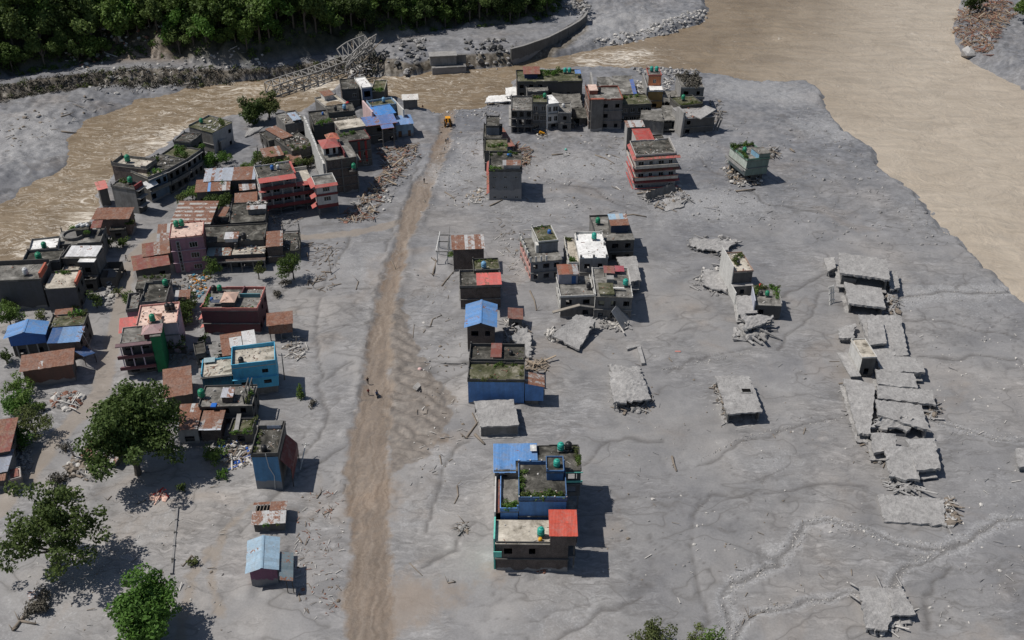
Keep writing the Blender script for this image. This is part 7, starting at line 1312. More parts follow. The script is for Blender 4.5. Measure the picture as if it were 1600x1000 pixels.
# wing
yb = yw0 + 6.0
for z0 in (3.4, 6.1): b.box(x1, xr, yw0 + .2, yb, z0, z0 + 2.7, (wall_m((.55, .53, .50), .2), CG, CG, HW), 1, ('w', None, None, None), None, ledge=False, ww=1.8, bay=4)
b.box(x1, xr, yw0 + .15, yb, 2.4, 3.4, HR, 1, (None,) * 4, None, ledge=False); b.posts([(x1 + .2, yw0 + .4), (xr - .2, yw0 + .4), (xr - .2, yb - .3), (x1 + .2, yb - .3)], -.3, 2.4, CG, .3)
b.part('roof_slab', MB().box(x1 - .3, xr + .2, yw0, yb + .2, 8.8, 8.95), roof_m('grey')); b.parapet(x1 - .2, xr + .1, yw0 + .1, yb + .1, 8.95, .4, WHT, 'LRB'); b.awning(x1 - .4, xr + .2, yw0 + .3, 9.2, .9, HRR, drop=.5); b.awning(yw0, yb, x1, 9.1, 1.4, HRR, 'L', .6); b.part('wing_band', MB().box(x1 - .05, xr + .1, yw0 + .05, yw0 + .16, 5.9, 6.5), HR)
for z in (6.3, 3.6): b.awning(yw0 - .2, yw0 + 2.2, x1 - .1, z, 1.5, HRR, 'L', .7)
tank(b.pt(b.W * .45, D * .6, 10.6), 'blue', 'left blue tank on the hotel roof', .8); tank(b.pt(b.W * .62, D * .62, 10.6), 'white', 'white tank on the hotel roof', .7); litter(b, .5, b.W, 2, D, 10.62, 20); plants(b, along((b.W * .1, D - 1), (b.W * .9, D - .8), 5, b.rr, .4), 10.6, 'on the hotel roof', (0, 2), (.4, .8))
# tall row behind the hotel
b = Bld('tall unfinished brick house right of the hotel', (509, 252), (557, 245), (501, 226), 10.4)
b.box(0, b.W, 0, b.D, 0, 10.4, (BRD, CD, CD, CL), 4, (None, 'o', None, None), 'grey', .3, CG, psides='R', ledge_m=CG); b.posts([(0.1, -.1), (b.W * .5, -.1), (b.W - .1, -.1)], 0, 10.3, CG, .3)
b.box(.3, b.W * .5, b.D * .3, b.D * .65, 10.56, 13.0, WHT, 1, ('o', None, None, None), None, ww=1.0, wh=1.8, sill=.1, bay=2); b.hip(-.2, b.W * .56, b.D * .2, b.D * .75, 13, 14.1, tin_m(srgb(180, 84, 78), .05), .4); b.part('red_wall', MB().box(b.W * .62, b.W * .66, .3, b.D * .7, 10.57, 11.9), HR); b.part('side_roof', MB().box(b.W * .7, b.W + 1.2, .5, b.D * .4, 9.0, 9.2), roof_m('grey')); tank(b.pt(b.W * .86, -1.0, 7.2), 'green', 'green tank on the ledge of the unfinished brick house', 1.0); b.part('tank_ledge', MB().box(b.W * .7, b.W, -1.8, -.02, 7.0, 7.2), CD)
b.hip(b.W * .3, b.W * .72, b.D * .78, b.D * 1.15, 12.4, 13.4, tin_m(srgb(205, 105, 75), .05), .38); b.posts([(b.W * .35, b.D * .82), (b.W * .67, b.D * .82)], 10.56, 12.4, CG, .2)
b = Bld('grey house with red door-strips below the flat tan roof', (538, 224), (579, 218), (531, 203), 8.4)
b.box(0, b.W, 0, b.D, 0, 8.4, (CGB, CD, CD, CG), 3, ('w', None, None, None), 'dark', .4, HR, psides='FR'); b.part('red_strip', MB().box(b.W * .5, b.W * .58, -.1, -.01, 2, 8.3), wall_m(srgb(165, 45, 42), .2)); b.part('red_strip', MB().box(b.W * .76, b.W * .84, -.1, -.01, 2, 8.3), wall_m(srgb(165, 45, 42), .2)); plants(b, along((.5, b.D * .5), (b.W * .6, b.D * .6), 6, b.rr, .6), 8.6, 'on the red-strip house', (1, 0), (.8, 1.3))
b = Bld('house with flat tan concrete roof and plain grey front', (531, 203), (571, 197), (527, 190), 9.4)
b.box(0, b.W, 0, b.D, 0, 9.4, (conc_m(.24), CG, CG, CG), 3, (None,) * 4, 'tan', 0, ledge=False)
b = Bld('dark stepped roof terraces at the river end of the hotel row', (490, 198), (560, 190), (484, 177), 8.2)
b.box(0, b.W, 0, b.D, 0, 8.2, CD, 2, (None,) * 4, 'dark', .5, CD); b.box(b.W * .4, b.W, b.D * .45, b.D, 8.36, 9.6, CD, 1, (None,) * 4, 'dark', .3, CD); tank(b.pt(b.W * .78, b.D * .6, 9.76), 'skyblue', 'pale blue tank on the dark stepped terraces', .9); tank(b.pt(b.W * .3, b.D * .75, 8.36), 'blue', 'blue barrel on the dark stepped terraces', .6, False); tank(b.pt(b.W * .58, b.D * .6, 9.76), 'black', 'black tank on the dark stepped terraces', .8); plants(b, along((1, .8), (b.W * .35, 1.2), 10, b.rr, .8), 8.4, 'on the dark stepped terraces', (1, 0, 2), (.8, 1.4)); litter(b, .5, b.W, .5, b.D * .4, 8.4, 40)
wallseg('long pale sunlit wall along the left of the hotel row', (506, 256), (475, 181), 9.0, .5, wall_m((.60, .60, .58), .3), 0)
b = Bld('brown hut with pale and rusty roof left of the long pale wall', (441, 217), (457, 212), (435, 196), 5.2, 'hut', 'hut')
b.box(.1, b.W, .2, b.D, 0, 5.1, (BR, BRD, BRD, CG), 1, (None,) * 4, None); b.tin(-.1, b.W * .55, -.1, b.D, 5.2, 5.4, T_RUST); b.tin(b.W * .55, b.W + .2, -.1, b.D, 5.2, 5.4, T_PALE)
b = Bld('dark collapsed courtyard house beside the long pale wall', (456, 238), (494, 228), (450, 212), 4.4)
b.box(0, b.W, 0, b.D, 0, 4.4, CD, 2, ('o', None, None, 'o'), 'dark', .3, CD); b.posts([(b.W * k, b.D * .5) for k in (.1, .3, .5, .7)], 4.56, 6, CD, .25, True); litter(b, .4, b.W, .4, b.D, 4.6, 50, smax=.8); plants(b, along((b.W * .1, .6), (b.W, .8), 10, b.rr, .8), 4.6, 'in the dark collapsed courtyard', (0, 3, 2), (.8, 1.4))
b = Bld('patchy rusty roof on posts left of the courtyard house', (413, 247), (444, 242), (411, 233), 4.2, 'hut', 'hut')
b.box(.2, b.W - .2, .3, b.D, 0, 4.1, (BR, BRD, BRD, CG), 1, (None,) * 4, None); b.tin(0, b.W, 0, b.D, 4.2, 4.5, [T_RUST, T_MIX], .8); b.posts([(-1.0, b.D * .6), (1.2, b.D + .6), (2.4, b.D + .8)], 0, 6.0, CD, .25, True)
b = Bld('grey and pale blue shed behind the brown hut', (446, 197), (478, 191), (436, 179), 4.8, 'shed', 'shed')
b.box(0, b.W, 0, b.D, 0, 4.8, (CG, CG, CG, CG), 1, ('o', None, None, None), 'grey', .4, CG); b.tin(b.W * .4, b.W * .8, 0, b.D * .6, 6, 6.3, tin_m((.35, .45, .58), .2)); litter(b, .3, b.W, .3, b.D, 5, 40, smax=.8)
# blue roofs at the road end
b = Bld('house with long slate-blue tin roof and orange eave trim', (566, 198), (621, 191), (560, 188), 6.6)
T_SB = tin_m(srgb(88, 122, 185), .0); OT = plain_m(srgb(190, 120, 85))
b.box(.4, b.W - .4, .6, b.D, 0, 6.5, (CD, CD, CD, BRD), 2, ('o', None, None, None), None, ledge=True); b.tin(-.1, b.W, -.1, b.D, 6.6, 7.4, T_SB, 1.0); b.part('eave_trim', MB().box(-.1, b.W, -.2, -.1, 6.5, 6.65), OT); b.tin(b.W * .5, b.W * .85, -2.4, -.12, 6.1, 6.55, T_SB, 1.0); b.part('eave_trim', MB().box(b.W * .5, b.W * .85, -2.5, -2.4, 6.0, 6.15), OT); b.posts([(b.W * .52, -2.2), (b.W * .83, -2.2)], -.2, 6.0, CG, .25)
b = Bld('house with vivid blue tin roof behind the slate-blue one', (587, 181), (619, 176), (583, 169), 7.0)
b.box(.2, b.W, .3, b.D, 0, 6.9, (CD, CD, CD, wall_m(srgb(205, 175, 175), .2)), 2, (None,) * 4, None); b.tin(0, b.W, -.1, b.D, 7.0, 7.5, tin_m(srgb(45, 135, 215), 0), 1.0); b.part('side_wall', MB().box(-1.4, -.9, -1, b.D + 3, 0, 8.8), wall_m(srgb(215, 185, 185), .2)); b.part('white_wall', MB().box(b.W + 2.2, b.W + 2.6, 0, b.D + 4, 0, 7.6), WHT); b.box(b.W * .1, b.W + 2.1, b.D, b.D + 5, 0, 6.9, wall_m(srgb(120, 160, 195), .3), 2, (None,) * 4, 'moss', .7, wall_m(srgb(140, 175, 205), .3))
tank(b.pt(b.W * .85, b.D + 3, 7.06), 'skyblue', 'pale blue tank behind the vivid blue roof', .9)
b = Bld('small light-blue house with blue tin roof at the road end', (617, 196), (647, 193), (616, 184), 4.6)
b.box(.3, b.W - .2, .5, b.D, 0, 4.5, (wall_m(srgb(135, 165, 185), .3, 1.4), CD, CD, CD), 1, ('d', None, None, None), None, bay=2.2, ww=.9, wh=2.0, sill=.4, skip=0); b.tin(-.1, b.W, -.1, b.D, 4.6, 5.2, tin_m(srgb(110, 152, 205), 0), 1.0)
b = Bld('white-roofed shelter alone on the bank above the road end', (629, 157), (653, 156), (627, 149), 3.8, 'shelter', 'shelter')
b.tin(-.2, b.W + .2, -.1, b.D, 3.9, 4.1, tin_m((.72, .70, .66), .03)); b.box(.2, b.W - .2, .4, b.D, 0, 3.8, CG, 1, ('o', 'o', None, 'o'), None, ww=1.8, wh=1.8)
b = Bld('dark house with flat roof below the bridge wreck', (534, 142), (561, 140), (529, 126), 6.6)
b.box(0, b.W, 0, b.D, 0, 6.6, (CD, CD, CD, BRD), 2, ('w', None, None, None), 'dark', .4, CD); litter(b, .4, b.W, .4, b.D, 6.8, 14)
b = Bld('white concrete frame house beside the bridge wreck', (565, 139), (581, 137), (556, 123), 7.2)
b.box(0, b.W, 0, b.D, 3.4, 7.2, (wall_m(srgb(90, 110, 140), .3), CG, CG, WHT), 1, ('o', None, None, None), 'white', .3, WHT, wh=2, ww=1.8); b.box(0, b.W, .2, b.D, 0, 3.4, CG, 1, ('o', None, None, None), None); 
b = Bld('overgrown low wing right of the white frame house', (580, 144), (600, 144), (581, 127), 5.0)
b.box(0, b.W, 0, b.D, 0, 5, CD, 1, ('o', 'o', None, None), 'moss', .4, wall_m((.5, .46, .38), .2)); plants(b, along((.4, .5), (b.W - .4, .6), 8, b.rr, .4), 5.2, 'on the overgrown low wing', (0, 1), (.9, 1.5))
b = Bld('house with ponded tan roof terrace behind the dark terraces', (514, 173), (547, 166), (505, 153), 5.4)
b.box(0, b.W, 0, b.D, 0, 5.4, CG, 1, (None,) * 4, 'tan', .5, CL); b.part('puddle', MB().lathe([(2.6, 0), (2.5, .02)], 20, (b.W * .5, b.D * .35, 5.57)), M_WATER); b.box(b.W * .3, b.W * .72, b.D * .72, b.D, 5.57, 7.2, WHT, 1, (None,) * 4, None); b.tin(b.W * .25, b.W * .75, b.D * .68, b.D + .3, 7.2, 7.6, T_RUST)
tag(MB().lathe([(.5, 0), (.7, .5), (.3, 1.1)], 8).build('red_bundle', plain_m(srgb(170, 40, 45)), None, True, b.pt(b.W * .95, 1, 5.57)), 'red bundle of cloth on the ponded terrace', 'bundle')

yard_shed('small dark shed at the foot of the brick hut court', (420, 222), (438, 218), (418, 206), 3.2, None, mossy=True)
yard_shed('rusty shed in the yard behind the patchy rusty roof', (446, 256), (474, 252), (446, 244), 3.0, [T_RUST, T_MIX])
# ------------------------------------------------------------------ trees of the village
def big_tree(label, cen, zc, rx, rz, base, leaf, seed, n=26, rmin=.9, rmax=1.6, npl=40, size=.3, name='tree', cat='tree', tr=.35, group=None, squash=1.0, ry=None):
    c = G(cen, zc); bp = G(base, 0) if base else Vector((c.x, c.y, 0)); rng = np.random.default_rng(seed); ry = ry or rx
    cl = [(q[0] + c.x - bp.x, q[1] + c.y - bp.y, q[2], q[3]) for q in crown_clumps(rng, rx, ry, rz, n, rmin, rmax, zc)]
    cl = [q for q in cl if q[2] > q[3] * .5]
    return make_tree(name, label, cat, bp.x, bp.y, gz(bp.x, bp.y) - .05, cl, leaf, npl, size, tr, seed, group)
big_tree('huge dark leafy tree among the left houses', (203, 674), 9.0, 7.2, 6.8, (216, 742), LEAF_DARK, 11, 130, 1.4, 2.4, 44, .33, tr=.7)
big_tree('spreading open-crowned tree in the bottom left mud', (80, 826), 8.5, 8.4, 4.8, (92, 886), LEAF_YG, 12, 84, 1.1, 1.9, 46, .30, tr=.45)
big_tree('dense round bright green tree at the bottom left', (218, 960), 5.4, 4.4, 4.2, (222, 1000), LEAF_BRIGHT, 13, 110, 1.1, 1.7, 56, .30)
big_tree('left of the twin dark trees on the river bank', (386, 170), 4.8, 3.6, 3.6, None, LEAF_DARK, 14, 48, 1.2, 1.8, 40, .34)
big_tree('right of the twin dark trees on the river bank', (418, 164), 4.8, 3.0, 3.6, None, LEAF_OLIVE, 15, 42, 1.1, 1.7, 40, .34)
SH = [((338, 252), 2.6, 3.0, 2.4, LEAF_BRIGHT, 'bright bush beside the river lane behind the silver roof'), ((300, 306), 2.0, 2.6, 1.8, LEAF_MID, 'green bush in front of the rusty front roof'), ((345, 312), 2.6, 3.2, 2.6, LEAF_DARK, 'dark bush between the barn roof and black terrace'),
      ((326, 416), 3.2, 2.3, 2.8, LEAF_MID, 'young tree at the corner of the mauve house'), ((402, 421), 2.6, 1.9, 2.1, LEAF_OLIVE, 'small round tree standing in the mud by the porch'), ((456, 417), 3.4, 3.0, 3.0, LEAF_MID, 'leafy tree at the mud edge right of the porch'),
      ((286, 492), 3.0, 2.8, 2.6, LEAF_DARK, 'dark tree beside the lilac wall'), ((13, 497), 2.4, 2.8, 2.2, LEAF_MID, 'round bush left of the dark mossy terrace'), ((24, 606), 2.6, 2.6, 2.4, LEAF_MID, 'upper bush of the left garden'), ((14, 630), 2.2, 3.0, 1.9, LEAF_BRIGHT, 'leftmost bush of the left garden'), ((40, 628), 2.2, 2.4, 2.0, LEAF_MID, 'right bush of the left garden'), ((66, 634), 1.2, 1.8, 1.0, LEAF_MID, 'low round bush at the end of the left garden'),
      ((50, 664), 2.8, 3.0, 2.6, LEAF_OLIVE, 'feathery grey-green tree by the left lane'), ((32, 690), 2.0, 2.0, 1.8, LEAF_BRIGHT, 'bush in front of the brown tile roof'), ((148, 466), 2.6, 2.0, 2.4, LEAF_DARK, 'bush in the shade by the big dark wall'), ((196, 468), 2.0, 1.7, 1.9, LEAF_MID, 'bush in the lane left of the sunken terrace'),
      ((330, 707), 1.6, 2.2, 1.5, LEAF_MID, 'bright bush in front of the compound wall'), ((348, 740), .8, 1.5, .8, LEAF_BRIGHT, 'small low bush near the blue tower'), ((287, 762), 1.0, 1.4, .9, LEAF_DARK, 'dark shrub in the shade of the huge tree'), ((297, 478), 2.2, 2.0, 2.0, LEAF_DARK, 'shady shrub left of the maroon house'),
      ((1012, 988), 2.6, 2.5, 2.3, LEAF_OLIVE, 'round treetop at the bottom edge, left'), ((1084, 994), 1.8, 1.6, 1.8, LEAF_OLIVE, 'small grey-green treetop at the bottom edge'), ((1112, 1000), 2.2, 2.4, 2.0, LEAF_MID, 'bright treetop at the bottom edge, right'),
      ((398, 250), 2.0, 2.6, 1.8, LEAF_MID, 'left shrub of the thicket behind the hotel'), ((418, 258), 2.0, 2.4, 1.8, LEAF_OLIVE, 'front shrub of the thicket behind the hotel'), ((436, 252), 2.2, 2.6, 2.0, LEAF_BRIGHT, 'bright shrub of the thicket behind the hotel'), ((462, 252), 2.2, 2.8, 2.0, LEAF_DARK, 'dark shrub of the thicket behind the hotel'), ((484, 252), 2.0, 2.2, 1.8, LEAF_OLIVE, 'rightmost shrub of the thicket behind the hotel'), ((380, 262), 1.6, 2.2, 1.4, LEAF_MID, 'low shrub right of the silver tin roof'),
      ((335, 560), 1.6, 1.2, 1.5, LEAF_DARK, 'dark shrub in the roofless room'), ((318, 530), 1.6, 1.5, 1.5, LEAF_DARK, 'dark shrub beside the maroon house foot'), ((200, 340), 2.2, 1.6, 2.0, LEAF_MID, 'creeper bush at the brick barn corner'), ((120, 480), 1.2, 1.3, 1.0, LEAF_OLIVE, 'small olive bush at the dark wall corner'), ((190, 376), 1.6, 1.8, 1.4, LEAF_MID, 'bush between white roof and the lane'),
      ((100, 700), .8, 1.2, .7, LEAF_DRY, 'dry brush at the buried shed'), ((96, 745), 1.0, 1.8, .9, LEAF_DRY, 'dry brush heap left of the spreading tree'), ((104, 770), 1.2, 1.6, 1.1, LEAF_OLIVE, 'grey-green brush above the spreading tree'), ((62, 945), .9, 2.4, .7, LEAF_DRY, 'flattened dry palm brush at the bottom left'), ((300, 880), .6, 1.2, .5, LEAF_OLIVE, 'low weed tuft in the mud'), ((432, 455), .8, 1.6, .7, LEAF_DRY, 'dry tuft on the mud by the leafy tree'), ((445, 440), 1.0, 1.4, .9, LEAF_DRY, 'dry shrub below the leafy tree'), ((486, 630), .6, 1.0, .5, LEAF_DRY, 'dry tuft by the slender conifer'),
      ((352, 244), 2.0, 2.2, 1.8, LEAF_MID, 'bush right of the bright lane bush'), ((322, 246), 1.8, 2.0, 1.6, LEAF_OLIVE, 'bush left of the bright lane bush'), ((285, 312), 1.6, 1.8, 1.4, LEAF_OLIVE, 'low bush at the lane corner by the striped barn'), ((335, 330), 2.0, 2.0, 1.8, LEAF_DARK, 'shady bush behind the striped barn'), ((350, 300), 1.8, 2.0, 1.6, LEAF_MID, 'bush under the silver tin eaves'), ((172, 380), 1.6, 1.6, 1.4, LEAF_MID, 'bush at the foot of the gleaming white roof'), ((184, 455), 1.2, 1.2, 1.0, LEAF_OLIVE, 'low bush on the lane edge'), ((14, 478), 1.8, 2.4, 1.6, LEAF_MID, 'bush under the big dark wall'), ((60, 492), 1.0, 1.6, .9, LEAF_OLIVE, 'low bush below the big dark wall'), ((278, 545), 1.8, 1.8, 1.6, LEAF_DARK, 'dark bush in the alley behind the rusty barn'), ((296, 458), 1.2, 1.4, 1.0, LEAF_DARK, 'dark bush beside the household waste'), ((440, 265), 1.6, 1.8, 1.4, LEAF_MID, 'shrub against the hotel rear'), ((408, 243), 1.6, 1.8, 1.4, LEAF_DARK, 'dark shrub by the patchy rusty roof'), ((475, 240), 1.8, 1.8, 1.6, LEAF_MID, 'shrub beside the long pale wall'), ((70, 590), 1.0, 1.2, .8, LEAF_OLIVE, 'weed tuft in front of the long brown house'), ((8, 560), 1.8, 2.0, 1.6, LEAF_DARK, 'dark bush under the blue gable')]
for i, (cen, zc, rx, rz_, leaf, lb) in enumerate(SH):
    big_tree(lb, cen, zc, rx * 1.0, rz_ * .9, None, leaf, 40 + i, max(10, int(rx * 8)), max(.4, rx * .26), max(.6, rx * .48), 80, .2, 'shrub' if rz_ < 2.2 else 'tree', 'shrub' if rz_ < 2.2 else 'tree', .12 + .03 * rx)
c = G((470, 622)); rng = np.random.default_rng(77); cl = [(rng.uniform(-.2, .2), rng.uniform(-.2, .2), .6 + k * .35, .85 - .07 * k) for k in range(10)]
make_tree('conifer', 'slender green conifer alone in the mud near turquoise house', 'tree', c.x, c.y, gz(c.x, c.y), cl, LEAF_MID, 150, .16, .12, 77)
# ------------------------------------------------------------------ wooded slope
protos = []
for k in range(9):
    rng = np.random.default_rng(500 + k); rx = rng.uniform(3.0, 4.6); rz_ = rng.uniform(3.2, 5.2)
    cl = crown_clumps(rng, rx, rx, rz_, 28, 1.1, 2.1, rz_ + 2.4); leaf = [LEAF_DARK, LEAF_DARK, LEAF_MID, LEAF_DARK, LEAF_MID, LEAF_DARK, LEAF_YG, LEAF_BRIGHT, LEAF_MID][k]
    crown = quads_mesh('crown', leaf_arrays(cl, 26, .42, rng), leaf)
    t = MB().tube([(0, 0, -1), (.1, 0, 3), (0, .1, 7)], [.35, .28, .15], 6)
    for q in cl[:6]: t.tube([(0, 0, 3.5), q[:3]], [.16, .05], 4)
    protos.append((crown, t.mesh('trunk', BARK)))
rr = random.Random(99); placed = []; sx_ = G((215, 100), TZ).x
HP = GL([(-120,140),(0,124),(95,108),(150,98),(230,90),(290,93),(390,91),(450,80),(520,70),(590,62),(640,55),(700,45),(760,42),(830,36),(866,22),(876,-5)], TZ); HP2 = [(p.x, p.y) for p in HP]
seglen = [math.dist(a, b) for a, b in zip(HP2, HP2[1:])]
for tries in range(12000):
    if len(placed) >= 290: break
    i = rr.choices(range(len(seglen)), seglen)[0]; u = rr.random(); x = HP2[i][0] + (HP2[i + 1][0] - HP2[i][0]) * u; y = HP2[i][1] + (HP2[i + 1][1] - HP2[i][1]) * u + rr.uniform(1.0, 44)
    g = gz(x, y); q = PX((x, y, g + 6)); d = float(sdf(np.array([x]), np.array([y]), P_HILL)[0])
    if d < 1.2 or q[1] < -28 or q[0] < -50 or q[0] > 900: continue
    if abs(x - sx_) < 13 and d < 6: continue
    if any((x - w_[0]) ** 2 + (y - w_[1]) ** 2 < 3.5 ** 2 for w_ in placed): continue
    placed.append((x, y, d))
for x, y, d in placed:
    k = rr.choice((0, 1, 2, 3, 4, 5, 6, 8, 0, 3, 7)) if not (-150 < x < -95) else rr.choice((2, 7, 4, 6)); s_ = rr.uniform(.8, 1.4) * (1.0 if d > 5 else .75)
    e = tag(empty('forest_tree', (x, y, gz(x, y) - .3), rr.uniform(0, 6.3)), 'leafy tree of the dense wood on the slope across the river', 'tree', 'trees of the wooded slope'); e.scale = (s_, s_, s_ * rr.uniform(.85, 1.2))
    link('crown', protos[k][0], e); link('trunk', protos[k][1], e)
# scrub hanging on the river cliff
rng = np.random.default_rng(5); rr = random.Random(5)
def scrub(name, label, n, rng_d, leaf, s_, seed=1, line=None, rad=(.5, 1.4)):
    rr = random.Random(seed); cl = []; L = line; sg = [math.dist(a.xy, b.xy) for a, b in zip(L, L[1:])]
    while len(cl) < n:
        i = rr.choices(range(len(sg)), sg)[0]; p = L[i].lerp(L[i + 1], rr.random()); y = p.y + rr.uniform(*rng_d); x = p.x + rr.uniform(-1, 1)
        cl.append((x, y, gz(x, y) + rr.uniform(0, .4), rr.uniform(*rad)))
    V = leaf_arrays(cl, 26, s_, np.random.default_rng(seed)); o = link(name, quads_mesh(name, V, leaf)); tag(o, label, 'scrub', None, 'stuff'); return o
CLIFF = GL([(-60,147),(0,137),(60,126),(110,119),(180,111),(290,105),(400,99),(480,90),(560,82),(600,86)], TZ)
scrub('dry_scrub', 'mud-greyed dry scrub hanging on the river cliff', 620, (-6.5, 1.0), LEAF_DRY, .30, 3, CLIFF); scrub('green_scrub', 'sparse green scrub along the cliff across the river', 150, (-5.0, 1.5), LEAF_OLIVE, .30, 4, CLIFF); scrub('understory', 'dark undergrowth beneath the wooded slope', 520, (1.5, 34), LEAF_DARK, .40, 5, HP, (.8, 1.9)); scrub('forest_edge_scrub', 'green scrub along the foot of the wooded slope', 260, (-1.0, 6), LEAF_MID, .36, 6, HP, (.7, 1.8))
rubble('pale boulders on the landslide scar across the river', [(100, 118), (110, 100), (170, 78), (250, 78), (270, 98), (200, 106), (140, 125)], 330, .4, 1.4, [M_PALE, M_TAN, M_BRICKBIT], planks=.1, z=0.0, seed=6)
rubble('pale stones along the foot of the river cliff', [(110, 125), (150, 150), (270, 136), (330, 122), (420, 112), (420, 104), (300, 112), (160, 126)], 220, .3, 1.1, [M_PALE, M_STONE, M_MUDBIT], planks=.2, seed=7)
rubble('grey driftwood and mud lumps on the left far bank', [(0, 190), (90, 170), (150, 150), (175, 160), (110, 190), (70, 215), (0, 250)], 60, .3, 1.0, [M_MUDBIT, M_WOODBIT], planks=.5, seed=8)
# boulders and abutment on the far bank
rubble('grey boulders left of the bridge abutment', [(600, 96), (640, 78), (672, 78), (672, 108), (640, 114), (605, 108)], 75, .5, 1.7, [conc_m(.15, .4), conc_m(.2, .4), M_MUDBIT], planks=.05, pile=1.2, seed=9)
rubble('grey boulders right of the bridge abutment', [(724, 80), (760, 82), (806, 78), (806, 98), (740, 106), (722, 100)], 75, .5, 1.7, [conc_m(.15, .4), conc_m(.2, .4), M_MUDBIT], planks=.05, pile=1.0, seed=10)
rubble('rocks on the bluff of the gravel bar', [(920, 66), (980, 52), (1040, 34), (1106, 14), (1106, 28), (1040, 52), (960, 70)], 330, .4, 1.3, [M_STONE, M_PALE, M_MUDBIT], planks=.03, seed=11)
ab = Bld('concrete bridge abutment block on the far bank', (672, 89), (713, 87), 4.5, 4.0, 'bridge_abutment', 'abutment')
ab.part('upper_block', MB().box(0, ab.W, 0, 4.5, .8, 4.0), conc_m(.30, .35)); ab.part('bearing_shelf', MB().box(.4, ab.W + 3.2, -2.4, 4, -3, .7), conc_m(.2, .4)); ab.part('wing_wall', MB().box(ab.W + .1, ab.W + 3.6, 1.2, 2, .7, 3.8), conc_m(.2, .4)); ab.part('deck_seat', MB().box(-.3, ab.W + .3, -.5, 4.6, 4.0, 4.3), CL)
P = GL([(798, 78), (818, 73), (838, 66), (856, 60), (872, 52), (890, 43), (905, 34), (913, 27), (917, 20)], TZ); e = tag(empty('retaining_wall', P[0]), 'long curved dark retaining wall on the far bank', 'wall')
e.location.z = 0
for a, b_ in zip(P, P[1:]):
    m = MB(); m.beam(Vector((a.x, a.y, 1.0)) - e.location, Vector((b_.x, b_.y, 1.0)) - e.location, .7, 6.6); m.build('wall_panel', conc_m(.16, .5), e)
    m = MB(); m.beam(Vector((a.x, a.y, 4.4)) - e.location, Vector((b_.x, b_.y, 4.4)) - e.location, .9, .22); m.build('wall_cap', conc_m(.3, .3), e)
rubble('boulder rubble at the upper end of the retaining wall', [(880, 5), (915, 0), (925, 14), (905, 30), (884, 22)], 120, .4, 1.5, [M_STONE, M_MUDBIT], planks=.05, pile=1, z=4.0, seed=12)
# right bank, top corner
rubble('mass of brown driftwood on the right-hand bank', [(1500, 12), (1560, 5), (1590, 30), (1560, 60), (1548, 95), (1520, 80), (1496, 60), (1490, 40)], 900, .5, 1.2, [wood_m((.17, .10, .065), (.36, .25, .17)), M_TAN, M_BRICKBIT], planks=.92, pile=1.2, seed=13, z=0.0)
c = G((1513, 82), 0); m = MB(); rock(m, (0, 0, .6), 3.4, np.random.default_rng(3)); tag(m.build('boulder', conc_m(.5, .2), None, False, (c.x, c.y, gz(c.x, c.y))), 'large white boulder at the edge of the right-hand bank', 'boulder')
big_tree('dark tree at the top right beside the driftwood', (1518, 6), 6, 5, 3.5, None, LEAF_DARK, 91, 24, 1.2, 2, 40, .4); big_tree('bright tree at the top right picture edge', (1602, 28), 5, 4.5, 3.5, None, LEAF_MID, 92, 24, 1.2, 2, 40, .4)
# ------------------------------------------------------------------ bridge wreck
STEEL = plain_m((0.30, 0.29, 0.275), .6, .3, .35)
def truss(label, a, b_, up, side, n, wd, ht, skew=0.0, name='bridge_truss'):
    A = Vector(a); B = Vector(b_); d = (B - A) / n; up = Vector(up).normalized(); side = Vector(side).normalized(); e = tag(empty(name, A), label, 'bridge')
    nd = lambda i, s_, u: d * i + side * (wd * s_) + up * (ht * u) + (up * (math.sin(i * .8) * skew))
    def bm(nm, p, q, t): MB().beam(p, q, t, t).build(nm, STEEL, e)
    for i in range(n):
        for s_ in (0, 1):
            bm('bottom_chord', nd(i, s_, 0), nd(i + 1, s_, 0), .38); bm('top_chord', nd(i, s_, 1), nd(i + 1, s_, 1), .38)
            bm('diagonal', nd(i, s_, i % 2), nd(i + 1, s_, (i + 1) % 2), .26)
        for u in (0, 1): bm('cross_beam', nd(i, 0, u), nd(i, 1, u), .26)
        bm('deck_brace', nd(i, 0, 1), nd(i + 1, 1, 1), .18)
        if i % 2 == 0: bm('deck_panel', nd(i, .5, 0) - side * .3, nd(i + 1, .5, 0), .1)
        for s_ in (0, 1): bm('upright', nd(i, s_, 0), nd(i, s_, 1), .24)
    for s_ in (0, 1): bm('upright', nd(n, s_, 0), nd(n, s_, 1), .24)
    for u in (0, 1): bm('cross_beam', nd(n, 0, u), nd(n, 1, u), .26)
    return e
a, b_ = G((430, 151), -1.5), G((549, 110), -.6); d = (b_ - a).normalized(); truss('long collapsed steel truss bridge span lying in the river', a, b_, (0, 0, 1), (-d.y, d.x, 0), 11, 5.4, 3.6, .12)
a, b_ = G((548, 112), -.5), G((590, 88), 2.6); d = (b_ - a).normalized(); truss('twisted steel truss end heaped against the far bank', a, b_, (-.5, .2, .9), (-d.y * .8, d.x * .8, .5), 5, 5.0, 4.6, .5)
a, b_ = G((540, 106), 3), G((578, 76), 5); d = (b_ - a).normalized(); truss('bent upper truss frame leaning over the wreck', a, b_, (.3, .3, .9), (d.y * .5, -d.x * .5, .6), 4, 3.2, 3.0, .6)
rubble('driftwood tangled in the bridge wreck', [(535, 118), (560, 100), (598, 86), (600, 104), (575, 116), (545, 124)], 160, .5, 1.5, [M_WOODBIT, M_STONE, M_PALE], planks=.8, pile=2.5, seed=14, z=-.8)
